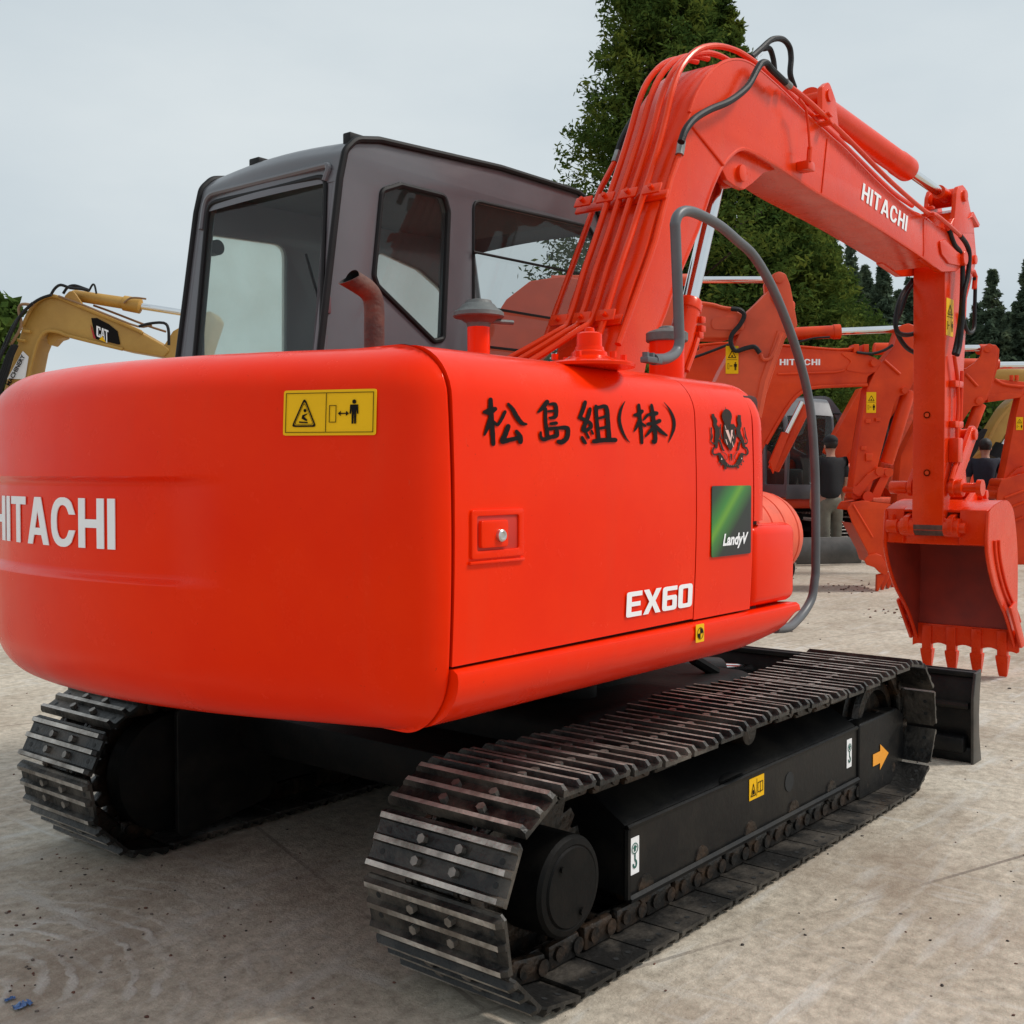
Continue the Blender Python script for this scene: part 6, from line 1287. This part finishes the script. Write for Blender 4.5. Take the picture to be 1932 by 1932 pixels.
# ---- F: orange machine further back
hF = 19.5
EF = thing('excavator', 'orange excavator further back with its slanting boom between two red arms', 'excavator', tuple(CAM*(1, 1, 0)+HN*hF+RH*5.6), 'parked excavators in the yard')
body(EF, 6.3, hF+.2, ORANGE_OLD, rz=R(-60), cab=True)
part('boom', ORANGE_OLD, EF, lambda mb: plate(Z10((905, 760), (930, 640), (1020, 380), (1085, 250), (1250, 60), (1250, 300), (1130, 460), (1000, 700), (940, 780)), hF-1.2, .3, mb, rnd=.04), 30)
part('bucket_link', ORANGE_OLD, EF, lambda mb: (plate(Z10((890, 900), (940, 780), (1010, 740), (1080, 690), (1095, 730), (1020, 800), (1000, 880), (960, 960)), hF-1.6, .2, mb, rnd=.04), plate(Z10((600, 900), (640, 730), (660, 715), (670, 760), (640, 900)), hF-2.2, .2, mb)))
# ---- G: yellow machine at right, behind
hG = 20.5
EG = thing('excavator', 'yellow excavator with a long slanting boom behind the man in the navy shirt', 'excavator', tuple(CAM*(1, 1, 0)+HN*hG+RH*8.1), 'parked excavators in the yard')
body(EG, 7.5, hG+.6, YELLOW, cab=False)
part('boom', YELLOW, EG, lambda mb: plate(Z16((1050, 705), (1095, 655), (1160, 600), (1300, 600), (1330, 760), (1150, 850), (1080, 930), (1010, 1050), (930, 1130), (760, 1400), (745, 1560), (590, 1560), (610, 1280), (700, 1190), (810, 1080)), hG, .4, mb, rnd=.05, bev=.01), 30)
parts('steel_pipe', YELLOW, EG, [lambda mb, k=k: ptube(Z16((1100+k*14, 690), (960+k*12, 860), (830+k*12, 1110), (680+k*10, 1230)), hG-.05, .022, mb) for k in range(2)])
part('boom_cylinder', RUBBER, EG, lambda mb: (mb.add(cyl(P(*Z16((1030, 1110))[0], h=hG-.3), P(*Z16((940, 1240))[0], h=hG-.3), .16, 16)), ))
part('piston_rod', CHROME, EG, lambda mb: mb.add(cyl(P(*Z16((1110, 960))[0], h=hG-.3), P(*Z16((1000, 1140))[0], h=hG-.3), .06, 16)))
part('arm_cylinder', YELLOW, EG, lambda mb: mb.add(cyl(P(*Z16((900, 373))[0], h=hG+.2), P(*Z16((1500, 376))[0], h=hG+.2), .20, 20, .02)))
parts('hydraulic_hose', HOSE, EG, [lambda mb, k=k: ptube(Z16((620+20*k, 1260-10*k), (700+15*k, 1130), (760+12*k, 1000+8*k), (820+9*k, 930)), hG-.4, .02, mb) for k in range(5)])

# ---- yellow machine at the left, behind the tail
hL = 14.
EL = thing('excavator', 'dusty yellow excavator boom behind the cab at the left with a black logo plate', 'excavator', tuple(CAM*(1, 1, 0)+HN*hL+RH*-7.2), 'parked excavators in the yard')
body(EL, -7.6, hL+.2, YELLOW, s=1.15, cab=False)
part('boom', YELLOW, EL, lambda mb: plate(Z9((-160, 1900), (-60, 1560), (90, 1050), (150, 850), (190, 700), (260, 560), (330, 480), (420, 440), (500, 450), (640, 510), (1150, 720), (1220, 760), (1380, 850), (1460, 900), (1400, 960), (1050, 900), (610, 790), (500, 750), (400, 740), (340, 800), (300, 900), (200, 1400), (120, 1900)), hL, .42, mb, rnd=.05, bev=.015), 30)
parts('boom_flange', YELLOW, EL, [lambda mb: ptube(Z9((190, 700), (260, 560), (330, 480), (420, 440), (500, 450), (640, 510), (1150, 720), (1220, 760)), hL-.02, .022, mb), lambda mb: ptube(Z9((1050, 895), (610, 787), (500, 748), (400, 740), (340, 800), (300, 900), (240, 1150)), hL-.02, .022, mb)])
part('cylinder_lug', YELLOW, EL, lambda mb: (plate(Z9((540, 450), (590, 400), (620, 395), (645, 420), (700, 500), (690, 530)), hL+.05, .05, mb, rnd=.03), plate(Z9((540, 450), (590, 400), (620, 395), (645, 420), (700, 500), (690, 530)), hL+.32, .05, mb, rnd=.03), plate(Z9((400, 800), (410, 850), (440, 865), (490, 810), (560, 790), (500, 750), (420, 750)), hL+.1, .2, mb, rnd=.03)))
part('arm_cylinder', YELLOW, EL, lambda mb: (lambda a, b: mb.add(lathe(a, b, [(0, .05), (0, .155), (.8, .155), (.81, .18), (.83, .18), (.84, .155), (2.75, .17), (2.76, .20), (3.3, .20), (3.31, .10)], 26)))(P(*Z9((635, 435))[0], h=hL+.25), P(*Z9((1200, 530))[0], h=hL+.25)) if False else mb.add(tube([P(*Z9(c)[0], h=hL+.22) for c in ((620, 432), (640, 435), (1060, 500), (1062, 500), (1200, 525), (1215, 528))], .1, 20, 0, True, [.06, .070, .076, .095, .098, .05])))
part('piston_rod', CHROME, EL, lambda mb: mb.add(cyl(P(*Z9((1195, 525))[0], h=hL+.22), P(*Z9((1800, 620))[0], h=hL+.22), .042, 20)))
part('arm', YELLOW, EL, lambda mb: plate(Z9((1380, 900), (1480, 740), (1800, 560), (1850, 640), (1700, 1100), (1500, 1900), (1350, 1900), (1430, 1000)), hL+.02, .4, mb, rnd=.05), 30)
parts('hydraulic_hose', HOSE, EL, [lambda mb: ptube(Z9((435, 430), (470, 375), (520, 345), (600, 370), (700, 380), (760, 395)), hL-.05, .018, mb), lambda mb: ptube(Z9((540, 420), (580, 365), (640, 350), (720, 375), (760, 390)), hL+.1, .018, mb), lambda mb: ptube(Z9((760, 400), (790, 345), (810, 350), (825, 420)), hL+.1, .013, mb), lambda mb: ptube(Z9((0, 950), (60, 800), (140, 650), (260, 520), (350, 460), (440, 430)), hL-.1, .018, mb), lambda mb: ptube(Z9((-80, 1150), (10, 950), (60, 850), (100, 750), (180, 600), (280, 500)), hL-.15, .019, mb), lambda mb: ptube(Z9((1190, 700), (1280, 675), (1400, 670), (1440, 720), (1445, 860)), hL-.1, .018, mb)])
parts('steel_pipe', simple('brown_yellow_pipe', (.24, .13, .06), .5), EL, [lambda mb: ptube(Z9((90, 860), (180, 700), (160, 560), (190, 510), (290, 520)), hL-.12, .019, mb), lambda mb: ptube(Z9((500, 440), (720, 520), (940, 610), (1180, 700), (1300, 690)), hL-.06, .013, mb), lambda mb: ptube(Z9((800, 520), (940, 570), (1250, 690), (1420, 745)), hL+.3, .014, mb), lambda mb: ptube(Z9((1060, 500), (1110, 460), (1170, 455), (1250, 465)), hL+.1, .012, mb)])
parts('hose_bundle', RUBBER, EL, [lambda mb, k=k: ptube(Z9((-120+20*k, 1400), (0+18*k, 1120), (60+14*k, 960), (110+12*k, 860)), hL-.2, .022, mb) for k in range(4)])
def logoL(mb):
    plate(Z9((780, 628), (830, 628), (930, 680), (1005, 740), (1028, 850), (1015, 855), (830, 810), (815, 806)), hL-.012, .004, mb, 0); plate(Z9((775, 680), (820, 806), (800, 800), (778, 710)), hL-.016, .004, mb, 1)
    M = pm(hL-.022); a, b = uv(Z9((832, 805), (932, 695)), hL); H = b[1]-a[1]; Wd = b[0]-a[0]; sh = lambda p: [(a[0]+x*Wd, a[1]+y*H-.06*x) for x, y in p]
    mb.add(fill2d([sh(fillet([(.06, .18), (.34, .18), (.34, .45), (.25, .45), (.25, .30), (.14, .30), (.14, .88), (.25, .88), (.25, .75), (.34, .75), (.34, 1.0), (.0, 1.0), (.0, .25)], .03))], 0, 0, M), 2)
    mb.add(fill2d([sh([(.36, .1), (.46, .2), (.48, .42), (.60, .42), (.62, .1), (.72, .0), (.60, 1.0), (.46, 1.0)]), sh([(.495, .5), (.585, .5), (.54, .85)])], 0, 0, M), 2)
    mb.add(fill2d([sh([(.80, .0), (.89, .0), (.89, .86), (1.0, .86), (1.0, 1.0), (.66, 1.0), (.66, .86), (.80, .86)])], 0, 0, M), 2)
    mb.add(fill2d([sh([(.22, .0), (.80, .0), (.51, .38)])], 0, 0, pm(hL-.026)), 3)
part('logo_plate', [INK, simple('deep_red_vinyl', (.45, .01, .02), .5), WHITE, STICKY], EL, logoL, 60)
part('name_sticker', [WHITE, INK], EL, lambda mb: (plate(Z9((195, 910), (245, 960), (215, 1150), (60, 1150)), hL-.01, .004, mb, 0), (lambda q: mb.add(fill2d(None, 0, 0, pm(hL-.02) @ Matrix.Translation((q[0], q[1], 0)) @ Matrix.Rotation(R(62), 4, 'Z'), text='MACHINERY', size=.075, off=.002), 1))(uv(Z9((88, 1215)), hL)[0])), 60)
parts('weld_bar', YELLOW, EL, [lambda mb, x=x, y=y: ptube(Z9((x, y), (x+70, y+8)), hL-.05, .02, mb, sm=0) for x, y in ((190, 738), (150, 815))])

# ================================================================== PEOPLE
def skinned(name, verts, edges, m, parent, sub=2, root=0):
    me = bpy.data.meshes.new(name); me.from_pydata([v[:3] for v in verts], edges, []); ob = bpy.data.objects.new(name, me); COL.objects.link(ob)
    md = ob.modifiers.new('s', 'SKIN'); sv = me.skin_vertices[0].data
    for i, v in enumerate(verts):
        r = v[3] if isinstance(v[3], tuple) else (v[3], v[3]); sv[i].radius = r
    sv[root].use_root = True; ob.modifiers.new('u', 'SUBSURF').levels = sub; ob.modifiers['u'].render_levels = sub
    dg = bpy.context.evaluated_depsgraph_get(); m2 = bpy.data.meshes.new_from_object(ob.evaluated_get(dg)); bpy.data.objects.remove(ob)
    for mm in (m if isinstance(m, list) else [m]): m2.materials.append(mm)
    m2.polygons.foreach_set('use_smooth', [True]*len(m2.polygons)); return link(name, m2, parent)
def person(u, h, H, face, shirt, trous, label, cap=False, lean=0, stride=.05, arms=((.02, .06), (.02, .02)), sleeve=.62, watch=False):
    o = CAM+HN*h+RH*u; k = H/1.75
    T = thing('person', label, 'person', (o[0], o[1], 0), 'men walking in the yard', rz=face)   # local +y is where the back faces away from
    def V(x, y, z, r): return (o[0]+(x*math.cos(face)-y*math.sin(face))*k, o[1]+(x*math.sin(face)+y*math.cos(face))*k, z*k, tuple(a*k for a in r) if isinstance(r, tuple) else r*k)
    hx = .095
    # continuous body: pelvis, spine, neck, head, arms, legs
    v = [V(0, 0, .93, (.12, .085)), V(0, .0, 1.10, (.115, .08)), V(0, .0, 1.32, (.135, .085)), V(0, 0, 1.45, (.09, .07)), V(0, .01, 1.52, .055), V(0, .03, 1.60, (.075, .088)), V(0, .02, 1.68, (.072, .085))]
    e = [(0, 1), (1, 2), (2, 3), (3, 4), (4, 5), (5, 6)]
    for s in (-1, 1):
        b = len(v); sw = arms[0 if s < 0 else 1]
        v += [V(s*.17, 0, 1.42, .055), V(s*.235, .0+sw[0], 1.16, .042), V(s*.25, .05+sw[1], .96, .034), V(s*.25, .07+sw[1], .90, .024)]; e += [(2, b), (b, b+1), (b+1, b+2), (b+2, b+3)]
        # palm and five fingers
        p = len(v); v += [V(s*.25, .08+sw[1], .85, (.034, .016))]; e += [(b+3, p)]
        for j, (dy, ln) in enumerate(((-.026, .062), (-.009, .072), (.009, .068), (.026, .052))):
            f = len(v); v += [V(s*.25, .08+sw[1]+dy, .81, .0095), V(s*(.247), .085+sw[1]+dy, .81-ln*.55, .009), V(s*.238, .09+sw[1]+dy, .81-ln, .007)]; e += [(p, f), (f, f+1), (f+1, f+2)]
        f = len(v); v += [V(s*.235, .125+sw[1], .845, .011), V(s*.225, .135+sw[1], .81, .009)]; e += [(p, f), (f, f+1)]
        b = len(v); st = stride*s
        v += [V(s*hx, 0, .85, .09), V(s*(hx+.01), st*.6, .50, .058), V(s*(hx+.01), st-.02, .10, .040), V(s*(hx+.015), st+.01, .05, .042), V(s*(hx+.03), st+.16, .03, (.042, .026))]; e += [(0, b), (b, b+1), (b+1, b+2), (b+2, b+3), (b+3, b+4)]
    bo = skinned('body', v, e, SKIN, T)
    # face, ears
    mb = MB()
    def hp(x, y, z): q = V(x, y, z, 1); return Vector(q[:3])
    def blob(x, y, z, rx, ry, rz_): 
        bm = bmesh.new(); bmesh.ops.create_uvsphere(bm, u_segments=14, v_segments=10, radius=1); M = Matrix.Translation(hp(x, y, z)) @ Matrix.Rotation(face, 4, 'Z') @ Matrix.Diagonal((rx*k, ry*k, rz_*k, 1)); bm.verts.index_update()
        out = [tuple(M @ q.co) for q in bm.verts], [tuple(a.index for a in f.verts) for f in bm.faces]; bm.free(); return out
    for s in (-1, 1): mb = MB(); mb.add(blob(s*.080, .02, 1.62, .012, .022, .034)); mb.build('ear', SKIN, T)
    mb = MB(); mb.add(blob(0, .118, 1.615, .013, .022, .022)); mb.build('nose', SKIN, T)
    for s in (-1, 1): mb = MB(); mb.add(blob(s*.032, .100, 1.645, .013, .010, .008)); mb.build('eye', INK, T)
    mb = MB(); mb.add(blob(0, .108, 1.572, .024, .008, .006)); mb.build('mouth', simple('lip', (.3, .1, .08), .5), T)
    # hair: covers crown, back and sides
    bm = bmesh.new(); bmesh.ops.create_uvsphere(bm, u_segments=28, v_segments=20, radius=1); M = Matrix.Translation(hp(0, .012, 1.665)) @ Matrix.Rotation(face, 4, 'Z') @ Matrix.Diagonal((.092*k, .108*k, .102*k, 1))
    dl = [q for q in bm.verts if (q.co.y > .25 and q.co.z < .45) or q.co.z < -.72]; bmesh.ops.delete(bm, geom=dl, context='VERTS')
    for q in bm.verts: q.co *= 1+random.uniform(-.02, .03); q.co = M @ q.co
    me = bpy.data.meshes.new('hair'); bm.to_mesh(me); bm.free(); me.materials.append(HAIR); me.polygons.foreach_set('use_smooth', [True]*len(me.polygons)); link('hair', me, T)
    if cap:
        mb = MB(); mb.add(blob(0, .015, 1.70, .100, .115, .085)); mb.add(blob(0, .14, 1.69, .07, .06, .010)); mb.build('cap', TEEB, T)
    # shirt
    v = [V(0, 0, .86, (.205, .150)), V(0, .0, 1.05, (.195, .145)), V(0, .0, 1.30, (.205, .140)), V(0, 0, 1.44, (.145, .10)), V(0, .0, 1.49, (.068, .064))]; e = [(0, 1), (1, 2), (2, 3), (3, 4)]
    for s in (-1, 1):
        b = len(v); sw = arms[0 if s < 0 else 1]; v += [V(s*.175, 0, 1.425, .070), V(s*.222, sw[0]*.6, 1.26, .066), V(s*.236, sw[0]*.9, 1.18, .062)]; e += [(2, b), (b, b+1), (b+1, b+2)]
    skinned('shirt', v, e, shirt, T)
    v = [V(0, 0, .95, (.163, .118)), V(0, 0, .88, (.168, .125))]; e = [(0, 1)]
    for s in (-1, 1):
        b = len(v); st = stride*s; v += [V(s*hx, 0, .78, .104), V(s*(hx+.01), st*.6, .48, .084), V(s*(hx+.012), st-.02, .20, .072), V(s*(hx+.012), st-.02, .07, .070)]; e += [(1, b), (b, b+1), (b+1, b+2), (b+2, b+3)]
    skinned('trousers', v, e, trous, T)
    for s in (-1, 1):
        st = stride*s; mb = MB(); mb.add(blob(s*(hx+.02), st+.06, .04, .048, .135, .045)); mb.build('shoe', RUBBER, T)
    return T
person((1567-966)/FOC*16.6, 16.6, 1.86, TH-R(90)+R(12), TEEB, KHAKI, 'man in black cap, black T-shirt and grey trousers walking away beside the handrail', cap=True, arms=((.0, .0), (.0, .06)))
person((1858-966)/FOC*17.6, 17.6, 1.86, TH-R(90)-R(14), TEEN, NAVYP, 'bareheaded man in navy T-shirt and dark trousers seen from behind above the near bucket', arms=((.02, .06), (-.02, .0)))

# ================================================================== BUILDING
def building():
    h = 46.; T = thing('warehouse', 'low pale blue metal clad shed far behind the yellow boom at the right', 'building', tuple(CAM*(1, 1, 0)+HN*h+RH*22))
    m = simple('pale_blue_cladding', (.34, .42, .47), .5, var=.06, scale=.6); mb = MB()
    M = pm(h); x0, x1, z1 = (1640-966)/FOC*h, 48, 4.3
    mb.add(rbox(x0, x1, 0, z1, -9, 0, .02), 0, M); mb.build('wall', m, T)
    mb = MB()
    for k in range(26): mb.add(rbox(x0+.5+k*1.25, x0+.54+k*1.25, .1, z1-.1, 0, .03, 0), 0, M)
    for z in (1.5, 2.9): mb.add(rbox(x0, x1, z, z+.05, 0, .035, 0), 0, M)
    mb.build('panel_joint', simple('joint_grey', (.14, .17, .19), .6), T)
    mb = MB(); mb.add(rbox(x0-.4, x1+.4, z1-.05, z1+.25, -9.4, .4, .02), 0, M); mb.build('roof', simple('roof_grey', (.3, .32, .34), .5), T)
    mb = MB(); xc = (1853-966)/FOC*h; mb.add(rbox(xc-.18, xc+.18, 0, z1+.02, .03, .35, .01), 0, M); mb.build('corner_post', simple('blue_post', (.03, .09, .22), .5), T)
building()

# ================================================================== TREES
def leafmat(name, c1, c2, c3):
    m, t, b = mat(name); t.nodes.clear(); nn = t.nodes.new; lk = t.links.new
    o = nn('ShaderNodeOutputMaterial'); tc = nn('ShaderNodeTexCoord'); n1 = nn('ShaderNodeTexNoise'); n1.inputs['Scale'].default_value = 1.3; n1.inputs['Detail'].default_value = 8; n1.inputs['Roughness'].default_value = .75; lk(tc.outputs['Object'], n1.inputs['Vector'])
    rp = nn('ShaderNodeValToRGB'); rp.color_ramp.elements[0].position = .36; rp.color_ramp.elements[0].color = (*c1, 1); rp.color_ramp.elements[1].position = .66; rp.color_ramp.elements[1].color = (*c3, 1); e = rp.color_ramp.elements.new(.5); e.color = (*c2, 1)
    lk(n1.outputs['Fac'], rp.inputs[0]); df = nn('ShaderNodeBsdfDiffuse'); tl = nn('ShaderNodeBsdfTranslucent'); mx = nn('ShaderNodeMixShader'); mx.inputs[0].default_value = .3
    lk(rp.outputs[0], df.inputs[0]); lk(rp.outputs[0], tl.inputs[0]); lk(df.outputs[0], mx.inputs[1]); lk(tl.outputs[0], mx.inputs[2]); lk(mx.outputs[0], o.inputs[0]); return m
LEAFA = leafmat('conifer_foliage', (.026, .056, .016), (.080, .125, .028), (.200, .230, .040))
LEAFB = leafmat('hazed_far_conifer_foliage', (.065, .098, .070), (.100, .140, .090), (.150, .180, .100))  # distance haze put into the leaf colour as a lighter grey green
LEAFC = leafmat('broad_leaf_foliage', (.035, .065, .018), (.07, .115, .025), (.13, .17, .035))
BARK = simple('bark', (.07, .05, .04), .9, bump=.4)
def leaves_mesh(name, C, size, m, parent, flat=.5, elong=1.6):
    """C: clump-leaf centres (n,3); one bent quad per entry"""
    n = len(C); a = rng.normal(size=(n, 3)); a[:, 2] *= flat; a /= np.linalg.norm(a, axis=1)[:, None]; b = rng.normal(size=(n, 3)); b -= a*np.sum(a*b, 1)[:, None]; b /= np.linalg.norm(b, axis=1)[:, None]
    s = (size*rng.uniform(.5, 1.5, n))[:, None]; a = a*s*elong*.5; b = b*s*.5
    V = np.stack([C-a, C+b*.9, C+a, C-b*.9], 1).reshape(-1, 3); me = bpy.data.meshes.new(name); me.vertices.add(4*n); me.vertices.foreach_set('co', V.ravel()); me.loops.add(4*n); me.loops.foreach_set('vertex_index', np.arange(4*n)); me.polygons.add(n); me.polygons.foreach_set('loop_start', np.arange(0, 4*n, 4)); me.polygons.foreach_set('loop_total', np.full(n, 4)); me.update(calc_edges=True); me.materials.append(m)
    return link(name, me, parent)
def conifer(px, h, Hh, slope, label, n=26000, m=None, size=.11, Rmax=3.4, group=None, top_round=.0, seed=0, dens=1., zmin=.6, gaps=.5):
    g = np.random.default_rng(seed); o = CAM+HN*h+RH*((px-966)/FOC*h); T = thing('conifer_tree', label, 'tree', (o[0], o[1], 0), group)
    mb = MB(); mb.add(tube([(o[0], o[1], 0), (o[0]+.03, o[1], Hh*.5), (o[0], o[1], Hh*.97)], .1, 8, 0, True, [Hh*.016, Hh*.010, .02])); 
    nb = int(420*dens*Hh/12); per = max(6, n//nb); Cs = []
    for k in range(nb):
        f = g.uniform(0, 1)**1.15; z = zmin+(Hh-zmin)*f*.985; Rz = min(Rmax, (Hh-z)*slope+.04)*g.uniform(.70, 1.10); az = g.uniform(0, 2*math.pi); rise = g.uniform(.10, .45)
        t = g.beta(1.9, 1.05, per)[:, None]; d = np.array([math.cos(az), math.sin(az), 0]); base = np.array([o[0], o[1], z-.25*Rz]); P0 = base+d*t*Rz+np.array([0, 0, 1])*(rise*Rz*t+.12*Rz*t*t)
        # side sprays
        side = np.array([-d[1], d[0], 0]); w_ = (.36*Rz*(1-.55*t)+.06); off = g.normal(size=(per, 1))*w_*.36; P0 = P0+side*off-np.array([0, 0, 1])*np.abs(off)*.25+g.normal(size=(per, 3))*np.array([.05, .05, .05])*min(1, Rz*1.2)
        Cs.append(P0)
        if k % 6 == 0 and Rz > .5: mb.add(tube([tuple(base), tuple(base+d*Rz*.8+np.array([0, 0, rise*Rz*.8+.06*Rz]))], .012*min(Rz, 2), 4, 0, False))
    mb.build('trunk', BARK, T)
    C = np.vstack(Cs); keep = (np.sin(C[:, 0]*1.7+seed)+np.sin(C[:, 1]*1.9+seed*2)+np.sin(C[:, 2]*2.3+seed)+g.normal(size=len(C))*.9) > -2.5+gaps
    leaves_mesh('crown', C[keep], size, m or LEAFA, T, .7, 2.6); return T
grp = 'tall conifers behind the yard'
conifer(1238, 24, 15.0, .285, 'tallest dark conifer rising left of the boom top, cut by the upper edge', 230000, size=.052, Rmax=4.2, group=grp, seed=1, dens=3.0, gaps=.9)
conifer(1352, 25.5, 12.5, .36, 'pointed conifer directly behind the boom crest, right of the tallest one', 150000, size=.052, Rmax=3.2, group=grp, seed=2, dens=2.6, gaps=1.0)
conifer(1462, 25, 8.4, .52, 'bushy conifer under the boom between the chrome cylinder and handrail', 150000, size=.052, Rmax=3., group=grp, seed=3, dens=2.6, gaps=.9)
conifer(1545, 28, 7.9, .42, 'dark rounded conifer behind the handrail arch, left of the thin conifers', 120000, size=.055, Rmax=2.4, group=grp, seed=4, dens=2.6, gaps=.9)
for i, (px, py, h, sl, lb) in enumerate(((1600, 452, 44, .20, 'slim grey green conifer next to the dark rounded one, under the boom lettering'), (1662, 492, 44, .26, 'slim grey green conifer just left of the hanging black hoses'), (1712, 520, 46, .24, 'slim grey green conifer partly hidden by the near upright arm'), (1867, 508, 46, .24, 'pointed far conifer standing alone right of the upright arm'), (1838, 572, 48, .26, 'low far conifer close to the right side of the upright arm'), (1896, 590, 50, .25, 'low far conifer between the two pointed ones at the right'), (1932, 490, 46, .22, 'far conifer cut by the right edge of the view'), (1770, 540, 50, .25, 'far conifer hidden mostly behind the upright arm'), (1628, 500, 52, .30, 'hazy low conifer filling the gap between the dark rounded one and the slim ones'), (1690, 545, 54, .30, 'hazy low conifer behind the hanging black hoses'), (1815, 600, 54, .32, 'hazy low conifer directly behind the right edge of the upright arm'), (1912, 575, 54, .32, 'hazy low conifer behind the gap near the right edge'))):
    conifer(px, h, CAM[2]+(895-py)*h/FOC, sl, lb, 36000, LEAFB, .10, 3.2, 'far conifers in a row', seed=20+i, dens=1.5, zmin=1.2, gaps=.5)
def broad(px, h, zc, rx, rz_, label, n=9000, size=.2, seed=0, m=None, group=None):
    g = np.random.default_rng(seed+50); o = CAM+HN*h+RH*((px-966)/FOC*h); T = thing('broadleaf_tree', label, 'tree', (o[0], o[1], 0), group)
    mb = MB(); mb.add(tube([(o[0], o[1], 0), (o[0]+.05, o[1], zc*.6), (o[0], o[1], zc)], .1, 8, 0, True, [.16, .12, .05])); Cs = []
    for k in range(70):
        d = g.normal(size=3); d /= np.linalg.norm(d); r = g.uniform(.45, 1.0)**.6; c = np.array([o[0], o[1], zc])+d*np.array([rx, rx, rz_])*r; Cs.append(c+g.normal(size=(n//70, 3))*np.array([.26, .26, .2])*rx*.55)
        if k % 4 == 0: mb.add(tube([(o[0], o[1], zc*.7), tuple((c+np.array([o[0], o[1], zc]))/2), tuple(c)], .03, 4, 0, False))
    mb.build('trunk', BARK, T); C = np.vstack(Cs); C = C[C[:, 2] > .3]; leaves_mesh('crown', C, size, m or LEAFC, T, 1, 1.4)
gb = 'light green trees behind the yard'
broad(1640, 38, 3.6, 2.6, 2.3, 'light green bushy tree above the second red boom', seed=1, group=gb)
broad(1560, 36, 3.0, 2.4, 2.1, 'light green bushy tree over the dark cab behind the handrail', seed=2, group=gb)
broad(1720, 40, 3.3, 2.6, 2.0, 'light green bushy tree behind the ears of the second red arm', seed=3, group=gb)
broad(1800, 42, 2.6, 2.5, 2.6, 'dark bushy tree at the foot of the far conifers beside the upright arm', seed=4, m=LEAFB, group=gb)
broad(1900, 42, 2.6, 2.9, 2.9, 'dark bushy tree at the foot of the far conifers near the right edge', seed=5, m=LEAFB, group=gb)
broad(1345, 30, 2.6, 2.4, 2.2, 'mid green bushy tree low behind the first orange arm', seed=6, group=gb)
broad(1440, 30, 2.6, 2.4, 2.2, 'mid green bushy tree low behind the handrail and barrel', seed=7, group=gb)
broad(-62, 19, 3.3, .95, 1.1, 'leafy branch tip of a broad tree at the left edge above the yellow machine', 4500, .15, 8)
